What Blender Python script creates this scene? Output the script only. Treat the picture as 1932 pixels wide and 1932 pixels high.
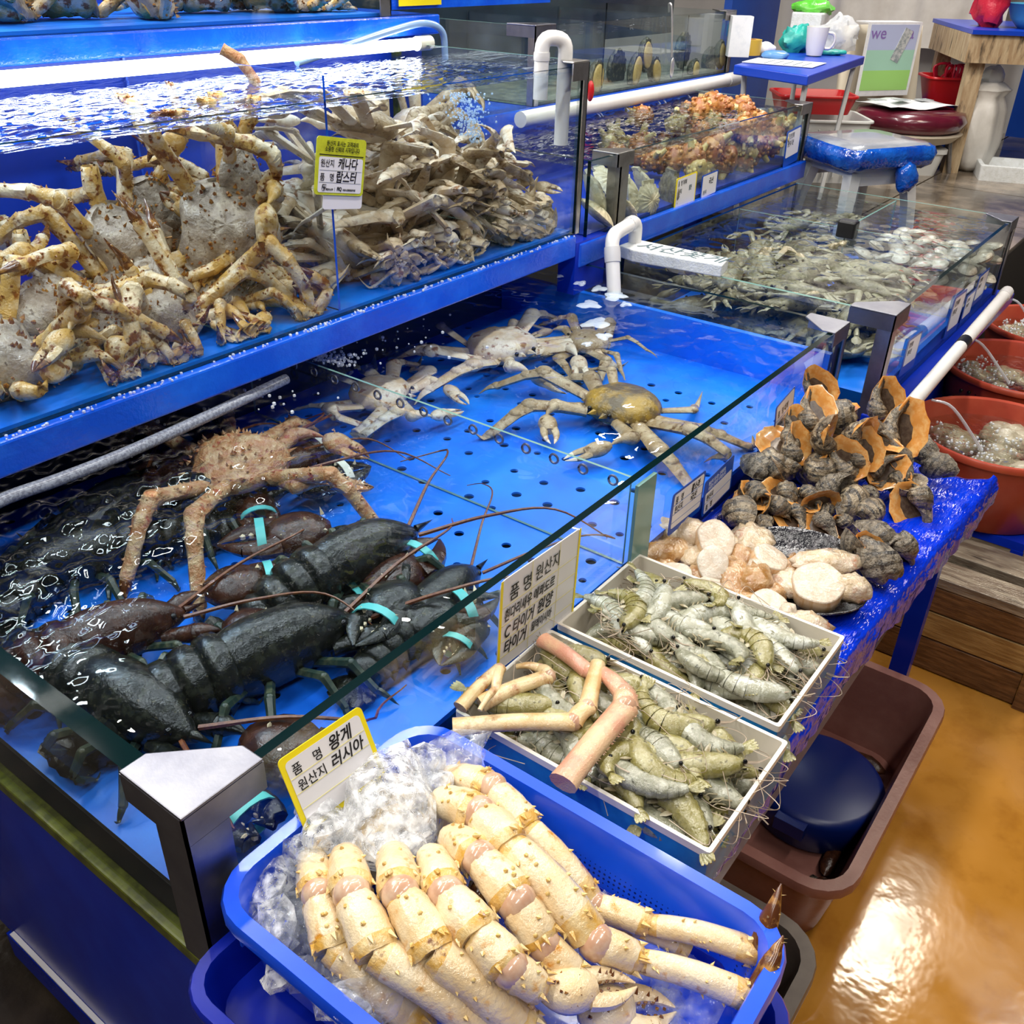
import bpy, math, random
import numpy as np
from mathutils import Vector, Matrix, Euler

for _o in list(bpy.data.objects):
    bpy.data.objects.remove(_o)
scene = bpy.context.scene
COL = scene.collection
PI = math.pi
RAD = math.radians

# ------------------------------------------------------------------ camera
CAM = np.array([-0.3101, -0.5888, 1.5605])
YAW, PITCH, ROLL, FPX = RAD(35.979), RAD(-31.043), RAD(1.641), 1786.4
_f = np.array([math.cos(PITCH) * math.cos(YAW), math.cos(PITCH) * math.sin(YAW), math.sin(PITCH)])
_r = np.cross(_f, [0, 0, 1.0]); _r /= np.linalg.norm(_r)
_u = np.cross(_r, _f)
_cr, _sr = math.cos(ROLL), math.sin(ROLL)
CR, CU = _cr * _r + _sr * _u, -_sr * _r + _cr * _u
cam_data = bpy.data.cameras.new('camera')
cam_data.sensor_width = 36
cam_data.lens = FPX / 1932 * 36
cam_data.clip_start = 0.02
cam_data.clip_end = 60
cam = bpy.data.objects.new('camera', cam_data)
COL.objects.link(cam)
_m = Matrix.Identity(4)
for _i in range(3):
    _m[_i][0], _m[_i][1], _m[_i][2], _m[_i][3] = CR[_i], CU[_i], -_f[_i], CAM[_i]
cam.matrix_world = _m
scene.camera = cam

# ------------------------------------------------------------------ world, lamps, exposure
world = bpy.data.worlds.new('market_hall_air')
scene.world = world
world.use_nodes = True
world.node_tree.nodes['Background'].inputs[0].default_value = (0.95, 0.97, 1.0, 1)
world.node_tree.nodes['Background'].inputs[1].default_value = 0.07
scene.view_settings.view_transform = 'Standard'
scene.view_settings.look = 'None'
scene.view_settings.gamma = 1.0
scene.view_settings.use_curve_mapping = False
scene.view_settings.exposure = -0.32
scene.cycles.transparent_max_bounces = 28
scene.cycles.max_bounces = 7
scene.cycles.diffuse_bounces = 3
scene.cycles.glossy_bounces = 3
scene.cycles.caustics_reflective = False
scene.cycles.caustics_refractive = False
scene.cycles.sample_clamp_indirect = 6.0


def add_lamp(x, y, z, sx, sy, watts, col, rz=0.0):
    ld = bpy.data.lights.new('unseen_lamp', 'AREA')
    ld.shape = 'RECTANGLE'
    ld.size, ld.size_y = sx, sy
    ld.energy = watts
    ld.color = col
    o = bpy.data.objects.new('unseen_lamp', ld)
    COL.objects.link(o)
    o.location = (x, y, z)
    o.rotation_euler = (0, 0, rz)
    return o


WARM, COOL = (1.0, 0.86, 0.68), (1.0, 0.965, 0.91)
# LED tubes hung in rows above the tanks, panel lamps above the aisle
for _x in (-0.7, 0.9, 2.5):
    add_lamp(_x, 0.25, 2.75, 1.3, 0.10, 26, COOL)
for _x in (-0.4, 1.2, 2.8):
    add_lamp(_x, 1.38, 2.75, 1.3, 0.10, 28, COOL)
for _x in (0.9, 2.5):
    add_lamp(_x, 3.10, 2.75, 1.3, 0.10, 24, COOL)
for _x in (-0.9, 0.9, 2.7):
    add_lamp(_x, -1.15, 2.80, 1.3, 0.14, 24, COOL)
add_lamp(0.30, 2.10, 2.75, 1.0, 0.12, 38, COOL)  # added unseen lamp, placed so the lobster tank ripples catch glints
add_lamp(0.35, 2.60, 2.75, 1.0, 0.12, 42, COOL)  # second added lamp for the same ripple glints
add_lamp(3.25, -0.36, 2.7, 0.55, 0.30, 22, WARM)
add_lamp(4.60, 0.9, 2.75, 1.2, 0.2, 40, COOL)


# ------------------------------------------------------------------ measuring helpers (photo bearing -> point on a real plane)
def _ray(px, py):
    return _f + CR * ((px - 966) / FPX) - CU * ((py - 966) / FPX)


def zp(px, py, z):
    d = _ray(px, py)
    return CAM + d * ((z - CAM[2]) / d[2])


def yp(px, py, y):
    d = _ray(px, py)
    return CAM + d * ((y - CAM[1]) / d[1])


def xp(px, py, x):
    d = _ray(px, py)
    return CAM + d * ((x - CAM[0]) / d[0])


def dp(px, py, dist):
    return CAM + _ray(px, py) * dist
# ------------------------------------------------------------------ geometry helpers
def A(*p):
    return np.array(p, float)


def unit(v):
    v = np.asarray(v, float)
    return v / max(1e-9, np.linalg.norm(v))


def rot_to(d, up=(0, 0, 1)):
    """3x3 whose x axis is d and z axis lies near up."""
    x = unit(d)
    z = np.asarray(up, float) - x * np.dot(up, x)
    if np.linalg.norm(z) < 1e-6:
        z = np.cross(x, [0, 1, 0.1])
    z = unit(z)
    return np.array([x, np.cross(z, x), z]).T


def rz(a):
    c, s = math.cos(a), math.sin(a)
    return np.array([[c, -s, 0], [s, c, 0], [0, 0, 1.0]])


def wob(P, f, seed=0):
    """smooth pseudo noise in -1..1 for an array of points."""
    P = np.asarray(P, float) * f
    a = seed * 1.7
    x, y, z = P[..., 0], P[..., 1], P[..., 2]
    return (np.sin(x * 1.3 + y * 2.1 + a) * np.cos(y * 1.7 - z * 1.9 + a * 2) + np.sin(z * 2.3 + x * 1.1 - a)
            * np.cos(x * 2.7 + y * .6 + a * .7) + .5 * np.sin(x * 4.1 - y * 3.7 + z * 4.5 + a)) / 2.1


class G:
    def __init__(s):
        s.v, s.f, s.m, s.n = [], [], [], 0

    def add(s, V, F, mi=0):
        V = np.asarray(V, float).reshape(-1, 3)
        s.v.append(V)
        o = s.n
        for q in F:
            s.f.append(tuple(i + o for i in q))
            s.m.append(mi)
        s.n += len(V)
        return s

    def sheet(s, P, mi=0, cu=False, cv=False, flip=False):
        P = np.asarray(P, float)
        a, b = P.shape[:2]
        F = []
        for i in range(a if cu else a - 1):
            i2 = (i + 1) % a
            for j in range(b if cv else b - 1):
                j2 = (j + 1) % b
                q = (i * b + j, i2 * b + j, i2 * b + j2, i * b + j2)
                F.append(q[::-1] if flip else q)
        return s.add(P, F, mi)

    def rings(s, R, mi=0, cap0=True, cap1=True):
        """loft closed rings (k, n, 3)."""
        R = np.asarray(R, float)
        k, n = R.shape[:2]
        F = []
        for i in range(k - 1):
            for j in range(n):
                j2 = (j + 1) % n
                F.append((i * n + j, i * n + j2, (i + 1) * n + j2, (i + 1) * n + j))
        if cap0:
            F.append(tuple(range(n))[::-1])
        if cap1:
            F.append(tuple(range((k - 1) * n, k * n)))
        return s.add(R, F, mi)

    def tube(s, path, rad, n=8, mi=0, up=(0, 0, 1), cap=True):
        P = np.asarray(path, float)
        k = len(P)
        rad = np.asarray(rad, float)
        if rad.ndim == 0:
            rad = np.full(k, float(rad))
        if rad.ndim == 1:
            rad = np.stack([rad, rad], 1)
        T = np.gradient(P, axis=0)
        T /= np.maximum(1e-9, np.linalg.norm(T, axis=1))[:, None]
        u = np.asarray(up, float)
        R = []
        th = np.arange(n) * 2 * PI / n
        for i in range(k):
            z = u - T[i] * np.dot(u, T[i])
            if np.linalg.norm(z) < 1e-4:
                z = np.cross(T[i], [0.3, 1, 0.2])
            z = unit(z)
            u = .5 * u + .5 * z if np.dot(u, z) > .2 else z
            y = np.cross(z, T[i])
            R.append(P[i] + np.outer(np.cos(th), y) * rad[i, 0] + np.outer(np.sin(th), z) * rad[i, 1])
        return s.rings(R, mi, cap, cap)

    def ball(s, c, r, seg=(12, 8), mi=0, rot=None, dis=0, freq=30, seed=0, cut=None):
        r = np.broadcast_to(np.asarray(r, float), (3,))
        n, k = seg
        ph = np.linspace(-PI / 2 if cut is None else cut, PI / 2, k)
        th = np.arange(n) * 2 * PI / n
        U = np.stack([np.outer(np.cos(ph), np.cos(th)), np.outer(np.cos(ph), np.sin(th)), np.repeat(np.sin(ph)[:, None], n, 1)], -1)
        if dis:
            U = U * (1 + dis * wob(U * r + np.asarray(c) * .0, freq, seed))[..., None]
        P = U * r
        if rot is not None:
            P = P @ np.asarray(rot).T
        return s.rings(P + np.asarray(c, float), mi, True, True)

    def box(s, c, d, rot=None, mi=0):
        d = np.asarray(d, float) / 2
        V = np.array([[x, y, z] for z in (-1, 1) for y in (-1, 1) for x in (-1, 1)]) * d
        if rot is not None:
            V = V @ np.asarray(rot).T
        return s.add(V + np.asarray(c, float), [(0, 2, 3, 1), (4, 5, 7, 6), (0, 1, 5, 4), (2, 6, 7, 3), (0, 4, 6, 2), (1, 3, 7, 5)], mi)

    def bar(s, lo, hi, mi=0):
        lo, hi = np.asarray(lo, float), np.asarray(hi, float)
        return s.box((lo + hi) / 2, hi - lo, None, mi)

    def cone(s, c, d, r, h, n=5, mi=0):
        R = rot_to(d, (0.2, 0.3, 1))
        th = np.arange(n) * 2 * PI / n
        V = [np.asarray(c, float) + R @ A(0, r * math.cos(t), r * math.sin(t)) for t in th]
        V.append(np.asarray(c, float) + R @ A(h, 0, 0))
        return s.add(V, [(i, (i + 1) % n, n) for i in range(n)], mi)

    def prism(s, pts, z0, z1, mi=0):
        """closed outline (n,2) from z0 to z1."""
        p = np.asarray(pts, float)
        n = len(p)
        lo = np.c_[p, np.full(n, z0)]
        hi = np.c_[p, np.full(n, z1)]
        return s.rings([lo, hi], mi)

    def lathe(s, prof, c=(0, 0, 0), n=32, mi=0, cap0=False, cap1=False):
        th = np.arange(n) * 2 * PI / n
        R = [np.stack([r * np.cos(th), r * np.sin(th), np.full(n, z)], 1) + np.asarray(c, float) for r, z in prof]
        return s.rings(R, mi, cap0, cap1)

    def V(s):
        return np.concatenate(s.v) if s.v else np.zeros((0, 3))

    def build(s, name, mats, parent=None, loc=None, rot=None, smooth=45, bevel=0, solid=0, subd=0):
        me = bpy.data.meshes.new(name)
        me.from_pydata(s.V().tolist(), [], s.f)
        if not isinstance(mats, (list, tuple)):
            mats = [mats]
        for m in mats:
            me.materials.append(m)
        if len(mats) > 1:
            me.polygons.foreach_set('material_index', s.m)
        if smooth:
            me.polygons.foreach_set('use_smooth', [True] * len(s.f))
            if smooth < 170:
                me.set_sharp_from_angle(angle=RAD(smooth))
        me.update()
        o = bpy.data.objects.new(name, me)
        COL.objects.link(o)
        if parent is not None:
            o.parent = parent
        if loc is not None:
            o.location = loc
        if rot is not None:
            set_rot(o, rot)
        if solid:
            md = o.modifiers.new('wall', 'SOLIDIFY'); md.thickness = solid; md.offset = 0
        if bevel:
            md = o.modifiers.new('edge', 'BEVEL'); md.width = bevel; md.segments = 2; md.limit_method = 'ANGLE'
        if subd:
            md = o.modifiers.new('round', 'SUBSURF'); md.levels = subd; md.render_levels = subd
        return o


def set_rot(o, rot):
    r = np.asarray(rot, float)
    if r.shape == (3, 3):
        o.rotation_euler = Matrix(r.tolist()).to_euler()
    elif r.ndim == 0:
        o.rotation_euler = (0, 0, float(r))
    else:
        o.rotation_euler = tuple(r)


def tag(o, label, cat, group=None, kind=None):
    if label:
        o['label'] = label
    if cat:
        o['category'] = cat
    if group:
        o['group'] = group
    if kind:
        o['kind'] = kind
    return o


def thing(name, label, cat, loc=(0, 0, 0), rot=None, group=None, scale=None):
    o = bpy.data.objects.new(name, None)
    o.empty_display_size = .05
    COL.objects.link(o)
    o.location = tuple(float(x) for x in loc)
    if rot is not None:
        set_rot(o, rot)
    if scale is not None:
        o.scale = (scale, scale, scale) if np.isscalar(scale) else tuple(scale)
    return tag(o, label, cat, group)


KIDS = {}


def copy_tree(o, parent=None):
    c = o.copy()
    COL.objects.link(c)
    c.parent = parent
    for ch in list(o.children):
        copy_tree(ch, c)
    return c


def clone(proto, loc, rot, label, group=None, scale=1.0):
    c = copy_tree(proto)
    c.location = tuple(float(x) for x in loc)
    set_rot(c, rot)
    c.scale = (scale, scale, scale) if np.isscalar(scale) else tuple(scale)
    c['label'] = label
    if group:
        c['group'] = group
    return c


def drop(o):
    for ch in list(o.children):
        drop(ch)
    bpy.data.objects.remove(o)


def rrect(w, d, r, z=0.0, n=5):
    r = min(r, w / 2 - 1e-4, d / 2 - 1e-4)
    P = []
    for k, (cx, cy) in enumerate(((w / 2 - r, d / 2 - r), (-w / 2 + r, d / 2 - r), (-w / 2 + r, -d / 2 + r), (w / 2 - r, -d / 2 + r))):
        for i in range(n + 1):
            a = PI / 2 * (k + i / n)
            P.append((cx + r * math.cos(a), cy + r * math.sin(a), z))
    return np.array(P)


def tray(g, w, d, h, t=.006, rim=.012, r=.03, taper=.02, rimh=.008, mi=0, zf=None):
    """open container with flared walls and an outward lip; rim top at z=h, base at z=0."""
    zf = t if zf is None else zf
    L = [rrect(w - 2 * taper, d - 2 * taper, r, 0), rrect(w, d, r, h - rimh * 1.2), rrect(w + 2 * rim, d + 2 * rim, r + rim, h - rimh * 1.2),
         rrect(w + 2 * rim, d + 2 * rim, r + rim, h - rimh * .4), rrect(w + 2 * rim - .004, d + 2 * rim - .004, r + rim, h),
         rrect(w - 2 * t + .004, d - 2 * t + .004, r, h), rrect(w - 2 * t, d - 2 * t, r, h - rimh * .5),
         rrect(w - 2 * t - 2 * taper, d - 2 * t - 2 * taper, r, zf)]
    g.rings(L, mi)
    return g


def arc(a, b, bulge, n=8, up=(0, 0, 1)):
    a, b = np.asarray(a, float), np.asarray(b, float)
    t = np.linspace(0, 1, n)[:, None]
    return a + (b - a) * t + np.asarray(up, float) * (bulge * np.sin(PI * t))


def curve(pts, n=8):
    """Catmull-Rom through pts."""
    P = np.asarray(pts, float)
    Q = np.vstack([2 * P[0] - P[1], P, 2 * P[-1] - P[-2]])
    out = []
    for i in range(1, len(Q) - 2):
        for t in np.linspace(0, 1, n, endpoint=False):
            a, b, c, d = Q[i - 1], Q[i], Q[i + 1], Q[i + 2]
            out.append(.5 * (2 * b + (c - a) * t + (2 * a - 5 * b + 4 * c - d) * t * t + (3 * b - 3 * c + d - a) * t ** 3))
    out.append(P[-1])
    return np.array(out)
# ------------------------------------------------------------------ materials
def _nodes(name):
    m = bpy.data.materials.new(name)
    m.use_nodes = True
    nt = m.node_tree
    return m, nt, nt.nodes, nt.links


SCL = 1.0


def mat(name, col, rough=.4, c2=None, scale=20, mix=(.4, .65), c3=None, scale3=60, mix3=(.55, .7), bump=0, bscale=80, metal=0, coat=0, sss=0,
        trans=0, alpha=1, k=None, emit=0, stretch=None, bdist=.004, spec=.5, detail=4, gen=False, rough2=None):
    k = SCL if k is None else k
    scale, scale3, bscale = scale * k, scale3 * k, bscale * k
    m, nt, N, L = _nodes(name)
    b = N['Principled BSDF']
    b.inputs['Roughness'].default_value = rough
    b.inputs['Metallic'].default_value = metal
    b.inputs['Specular IOR Level'].default_value = spec
    b.inputs['Coat Weight'].default_value = coat
    b.inputs['Coat Roughness'].default_value = .06
    b.inputs['Alpha'].default_value = alpha
    b.inputs['Transmission Weight'].default_value = trans
    if sss:
        b.inputs['Subsurface Weight'].default_value = sss
        b.inputs['Subsurface Radius'].default_value = (.01, .006, .004)
        b.inputs['Subsurface Scale'].default_value = .6
    col = tuple(col) + (1,)
    b.inputs['Base Color'].default_value = col
    if emit:
        b.inputs['Emission Color'].default_value = col
        b.inputs['Emission Strength'].default_value = emit
    if c2 or bump or rough2 is not None:
        tc = N.new('ShaderNodeTexCoord')
        src = tc.outputs['Object']
        if stretch:
            mp = N.new('ShaderNodeMapping')
            mp.inputs['Scale'].default_value = stretch
            L.new(src, mp.inputs[0]); src = mp.outputs[0]

    def noise(sc, det=detail):
        n = N.new('ShaderNodeTexNoise')
        n.inputs['Scale'].default_value = sc
        n.inputs['Detail'].default_value = det
        n.inputs['Roughness'].default_value = .6
        L.new(src, n.inputs['Vector'])
        return n.outputs[0]

    def ramp(fac, lo, hi):
        r = N.new('ShaderNodeMapRange')
        r.inputs['From Min'].default_value = lo
        r.inputs['From Max'].default_value = hi
        L.new(fac, r.inputs['Value'])
        return r.outputs[0]

    out = None
    for c, sc, mx in ((c2, scale, mix), (c3, scale3, mix3)):
        if c:
            x = N.new('ShaderNodeMix'); x.data_type = 'RGBA'
            L.new(ramp(noise(sc), *mx), x.inputs[0])
            if out is None:
                x.inputs[6].default_value = col
            else:
                L.new(out, x.inputs[6])
            x.inputs[7].default_value = tuple(c) + (1,)
            out = x.outputs[2]
    if out is not None:
        L.new(out, b.inputs['Base Color'])
    if rough2 is not None:
        r = N.new('ShaderNodeMapRange')
        r.inputs['From Min'].default_value = .4; r.inputs['From Max'].default_value = .6
        r.inputs['To Min'].default_value = rough; r.inputs['To Max'].default_value = rough2
        L.new(noise(scale * .6), r.inputs['Value']); L.new(r.outputs[0], b.inputs['Roughness'])
    if bump:
        bp = N.new('ShaderNodeBump')
        bp.inputs['Strength'].default_value = bump
        bp.inputs['Distance'].default_value = bdist
        L.new(noise(bscale, 3), bp.inputs['Height'])
        L.new(bp.outputs[0], b.inputs['Normal'])
        if coat:
            L.new(bp.outputs[0], b.inputs['Coat Normal'])
    return m


def clear(name, tint, ior=1.45, rough=.01, bump=0, bscale=20, stretch=None, gloss=(1, 1, 1), haze=0, hcol=(.8, .9, .95), hscale=9, bdet=3, dist=.6):
    """thin clear sheet: tinted transmission, Fresnel mirror on top, optional milky film."""
    m, nt, N, L = _nodes(name)
    N.remove(N['Principled BSDF'])
    out = N['Material Output']
    tr = N.new('ShaderNodeBsdfTransparent'); tr.inputs[0].default_value = tuple(tint) + (1,)
    gl = N.new('ShaderNodeBsdfGlossy'); gl.inputs['Roughness'].default_value = rough; gl.inputs['Color'].default_value = tuple(gloss) + (1,)
    lw = N.new('ShaderNodeLayerWeight'); lw.inputs[0].default_value = .5
    f0 = ((ior - 1) / (ior + 1)) ** 2
    pw = N.new('ShaderNodeMath'); pw.operation = 'POWER'; pw.inputs[1].default_value = 5
    L.new(lw.outputs['Facing'], pw.inputs[0])
    fr = N.new('ShaderNodeMapRange'); fr.inputs['To Min'].default_value = f0; fr.inputs['To Max'].default_value = 1
    L.new(pw.outputs[0], fr.inputs['Value'])
    base = tr.outputs[0]
    if haze:
        df = N.new('ShaderNodeBsdfDiffuse'); df.inputs[0].default_value = tuple(hcol) + (1,)
        hm = N.new('ShaderNodeMixShader')
        tc = N.new('ShaderNodeTexCoord'); nz = N.new('ShaderNodeTexNoise'); nz.inputs['Scale'].default_value = hscale; nz.inputs['Detail'].default_value = 5
        mr = N.new('ShaderNodeMapRange'); mr.inputs['From Min'].default_value = .35; mr.inputs['From Max'].default_value = .75; mr.inputs['To Max'].default_value = haze
        L.new(tc.outputs['Object'], nz.inputs['Vector']); L.new(nz.outputs[0], mr.inputs['Value']); L.new(mr.outputs[0], hm.inputs[0])
        L.new(base, hm.inputs[1]); L.new(df.outputs[0], hm.inputs[2]); base = hm.outputs[0]
    mx = N.new('ShaderNodeMixShader')
    L.new(fr.outputs[0], mx.inputs[0]); L.new(base, mx.inputs[1]); L.new(gl.outputs[0], mx.inputs[2])
    L.new(mx.outputs[0], out.inputs[0])
    if bump:
        tc = N.new('ShaderNodeTexCoord'); mp = N.new('ShaderNodeMapping')
        mp.inputs['Scale'].default_value = stretch or (1, 1, 1)
        n1 = N.new('ShaderNodeTexNoise'); n1.inputs['Scale'].default_value = bscale; n1.inputs['Detail'].default_value = bdet; n1.inputs['Distortion'].default_value = dist
        bp = N.new('ShaderNodeBump'); bp.inputs['Strength'].default_value = bump; bp.inputs['Distance'].default_value = .02
        L.new(tc.outputs['Object'], mp.inputs[0]); L.new(mp.outputs[0], n1.inputs['Vector']); L.new(n1.outputs[0], bp.inputs['Height'])
        L.new(bp.outputs[0], gl.inputs['Normal']); L.new(bp.outputs[0], lw.inputs['Normal'])
    return m


M = {}
M['glass'] = clear('tank_glass', (.965, .985, .985))
M['glass_wet'] = clear('wet_tank_glass', (.93, .965, .96), haze=.025)
M['glass_edge'] = mat('glass_edge', (.001, .010, .011), .05, spec=.7)
M['glass_edge_pale'] = mat('pale_glass_edge', (.16, .30, .27), .15)
M['acrylic'] = clear('acrylic', (.96, .98, 1.0), 1.4, haze=.03, hcol=(.7, .85, 1))
M['water'] = clear('water_calm', (.90, .965, 1.0), 1.34, .006, bump=.13, bscale=9, bdet=1.5)
M['water_rough'] = clear('water_rippled', (.84, .92, .98), 1.42, .006, bump=.09, bscale=9, bdet=1.2, dist=1.5, stretch=(1.7, 1.0, 1))
M['water_up'] = clear('water_upper', (.74, .85, .97), 1.40, .05, bump=.34, bscale=26, bdet=2, stretch=(.6, 1.7, 1))
M['water_basin'] = clear('water_basin', (.85, .85, .8), 1.4, .01, bump=.8, bscale=30)
M['liner'] = mat('blue_liner', (.005, .14, .80), .35, (.01, .25, .95), 6, (.35, .75))
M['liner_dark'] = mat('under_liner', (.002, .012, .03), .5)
M['blue_panel'] = mat('blue_panel', (.002, .022, .42), .25, (.004, .035, .55), 5, (.4, .7), spec=.4)
M['blue_paint'] = mat('blue_painted_ledge', (.003, .085, .72), .22, (.01, .16, .9), 9, (.45, .75), bump=.25, bscale=90, coat=.6)
M['blue_back'] = mat('blue_back_panel', (.002, .030, .34), .4, (.004, .05, .46), 3, (.3, .7))
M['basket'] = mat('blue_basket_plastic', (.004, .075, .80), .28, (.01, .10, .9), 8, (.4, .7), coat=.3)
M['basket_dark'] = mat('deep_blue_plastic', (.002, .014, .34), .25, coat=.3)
M['film'] = mat('blue_plastic_film', (.001, .022, .50), .14, (.002, .045, .75), 10, (.4, .7), bump=1.0, bscale=15, stretch=(1, 3.0, 1), coat=.25, bdist=.012, spec=.4)
M['steel'] = mat('stainless', (.28, .28, .31), .42, (.20, .20, .24), 14, (.4, .7), metal=1, bump=.05, bscale=160)
M['steel_dull'] = mat('dull_steel', (.50, .47, .45), .30, (.32, .28, .25), 16, (.4, .7), metal=.95)
M['algae'] = mat('algae_seal', (.05, .06, .008), .3, (.12, .14, .015), 40, (.4, .6), coat=.5)
M['black'] = mat('black_rubber', (.006, .006, .008), .35)
M['pvc'] = mat('white_pvc', (.82, .80, .78), .28, (.70, .66, .62), 7, (.45, .8))
M['pvc_joint'] = mat('pvc_joint', (.72, .70, .69), .3)
M['white'] = mat('white_card', (.80, .78, .80), .3)
M['yellow'] = mat('yellow_print', (.90, .72, .01), .35)
M['lime'] = mat('lime_print', (.58, .62, .03), .4, (.45, .46, .02), 60, (.45, .7))
M['blue_print'] = mat('blue_print', (.005, .07, .45), .3)
M['line'] = mat('pale_yellow_line', (.80, .72, .25), .4)
M['line_blue'] = mat('blue_line', (.05, .16, .5), .4)
M['ink'] = mat('black_ink', (.006, .005, .008), .4)
M['ink_white'] = mat('white_ink', (.75, .8, .9), .4)
M['ink_grey'] = mat('grey_ink', (.10, .15, .17), .5)
M['foam_board'] = mat('styrofoam', (.80, .83, .84), .6, (.68, .70, .68), 60, (.4, .7), bump=.5, bscale=200)
M['box_white'] = mat('box_inside', (.82, .76, .66), .45, (.72, .66, .56), 8, (.5, .8))
M['box_blue'] = mat('box_outside', (.02, .22, .50), .3, (.01, .12, .35), 20, (.4, .7))
SCL = 2.2
M['shrimp'] = mat('shrimp_shell', (.20, .20, .13), .15, (.40, .40, .31), 38, (.42, .66), (.06, .06, .035), 60, (.58, .70), bump=.3, bscale=150, coat=.8, sss=.1)
M['shrimp_y'] = mat('shrimp_shell_olive', (.22, .19, .05), .15, (.38, .35, .17), 32, (.42, .66), (.08, .065, .02), 60, (.58, .70), bump=.3, bscale=150, coat=.8, sss=.1)
M['shrimp_ice'] = mat('shrimp_shell_frosted', (.33, .33, .24), .18, (.56, .57, .50), 28, (.44, .6), (.15, .14, .06), 50, (.58, .70), bump=.3, bscale=140, coat=.7)
M['whisker'] = mat('shrimp_whisker', (.42, .33, .24), .4)
M['swimmeret'] = mat('shrimp_legs', (.24, .19, .10), .25, (.40, .36, .24), 60, (.4, .6))
M['eye'] = mat('eye_black', (.004, .004, .005), .08)
M['kc'] = mat('king_crab_shell', (.70, .50, .26), .20, (.76, .63, .42), 12, (.35, .62), (.58, .25, .03), 18, (.60, .72), bump=.3, bscale=110, coat=.45)
M['kc_stain'] = mat('king_crab_ochre', (.62, .34, .06), .22, (.74, .56, .28), 20, (.4, .62), (.16, .05, .012), 26, (.62, .70), bump=.3, bscale=110, coat=.4)
M['kc_joint'] = mat('king_crab_joint', (.52, .30, .19), .2, (.64, .46, .33), 22, (.4, .65), coat=.6)
M['kc_spine'] = mat('king_crab_spine', (.55, .33, .08), .3, (.75, .55, .22), 60, (.4, .6))
M['kc_tip'] = mat('crab_dark_tip', (.10, .03, .008), .25, (.45, .22, .05), 40, (.5, .7), coat=.4)
M['kl'] = mat('live_king_crab', (.26, .205, .155), .28, (.46, .39, .30), 20, (.42, .62), (.10, .06, .03), 40, (.58, .68), bump=.8, bscale=70)
M['kl_leg'] = mat('live_king_crab_leg', (.56, .34, .09), .26, (.72, .60, .40), 12, (.44, .58), (.22, .065, .007), 20, (.54, .62), bump=.6, bscale=80)
M['kl_spine'] = mat('live_crab_spine', (.42, .20, .03), .35, (.16, .04, .01), 80, (.4, .6))
M['ko'] = mat('orange_king_crab', (.44, .20, .08), .32, (.62, .42, .22), 26, (.42, .62), (.36, .08, .03), 34, (.56, .68), bump=.9, bscale=80)
M['sc'] = mat('snow_crab_shell', (.32, .22, .115), .24, (.50, .40, .26), 14, (.42, .66), (.15, .08, .03), 26, (.56, .66), bump=.5, bscale=90)
M['sc_pale'] = mat('snow_crab_pale', (.60, .45, .29), .22, (.78, .70, .57), 10, (.42, .60), (.28, .13, .05), 20, (.56, .66), bump=.4, bscale=90)
M['sc_gold'] = mat('snow_crab_gold', (.12, .085, .045), .28, (.40, .24, .035), 10, (.45, .62), bump=.8, bscale=60)
M['sc_pink'] = mat('cooked_leg', (.62, .28, .18), .22, (.70, .46, .27), 10, (.4, .62), bump=.25, bscale=180, coat=.5)
M['sc_tan'] = mat('tan_leg', (.58, .36, .14), .22, (.70, .54, .30), 12, (.4, .6), (.36, .15, .05), 16, (.58, .72), bump=.2, bscale=180, coat=.5)
M['lob'] = mat('lobster_shell', (.007, .008, .006), .24, (.026, .028, .018), 40, (.48, .66), (.085, .070, .036), 70, (.62, .74), bump=.25, bscale=100)
M['lob_red'] = mat('lobster_red_shell', (.030, .010, .005), .24, (.065, .022, .010), 26, (.45, .65), (.13, .10, .05), 80, (.64, .76), bump=.25, bscale=100)
M['lob_leg'] = mat('lobster_leg', (.018, .035, .026), .3, (.08, .09, .05), 40, (.45, .7))
M['lob_pale'] = mat('lobster_pale', (.16, .15, .09), .35, (.30, .28, .17), 50, (.4, .6))
M['tooth'] = mat('cream_tooth', (.75, .62, .40), .3)
M['antenna'] = mat('antenna', (.12, .03, .012), .35, (.20, .07, .02), 90, (.4, .6))
M['band_teal'] = mat('teal_band', (.10, .50, .48), .4)
M['band_white'] = mat('white_band', (.75, .75, .62), .4)
M['whelk'] = mat('whelk_shell', (.13, .095, .058), .35, (.36, .285, .185), 18, (.44, .62), (.035, .026, .017), 24, (.54, .64), bump=.9, bscale=90, coat=.4)
M['whelk_dark'] = mat('whelk_shell_dark', (.05, .04, .03), .35, (.22, .18, .12), 30, (.45, .66), (.012, .010, .010), 40, (.5, .62), bump=.8, bscale=110, coat=.45)
M['whelk_bump'] = mat('whelk_shell_barnacled', (.16, .125, .085), .5, (.30, .26, .20), 50, (.4, .6), (.045, .035, .024), 60, (.5, .64), bump=1.0, bscale=160, coat=.2)
M['lip'] = mat('whelk_lip', (.66, .27, .055), .22, (.76, .48, .19), 26, (.44, .68), (.42, .12, .02), 30, (.60, .74), coat=.6)
M['operculum'] = mat('operculum', (.055, .03, .018), .3, (.10, .065, .04), 70, (.4, .6), coat=.4)
M['meat'] = mat('scallop_meat', (.52, .41, .30), .13, (.60, .52, .42), 24, (.4, .6), coat=.6, sss=.12, bump=.4, bscale=80)
M['meat_side'] = mat('scallop_meat_side', (.64, .38, .17), .2, (.74, .54, .34), 40, (.4, .6), coat=.8, stretch=(1, 1, .15))
M['mantle'] = mat('mantle_flesh', (.36, .17, .045), .10, (.56, .36, .18), 18, (.42, .62), (.64, .52, .38), 14, (.58, .70), bump=.7, bscale=50, coat=1.0)
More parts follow.
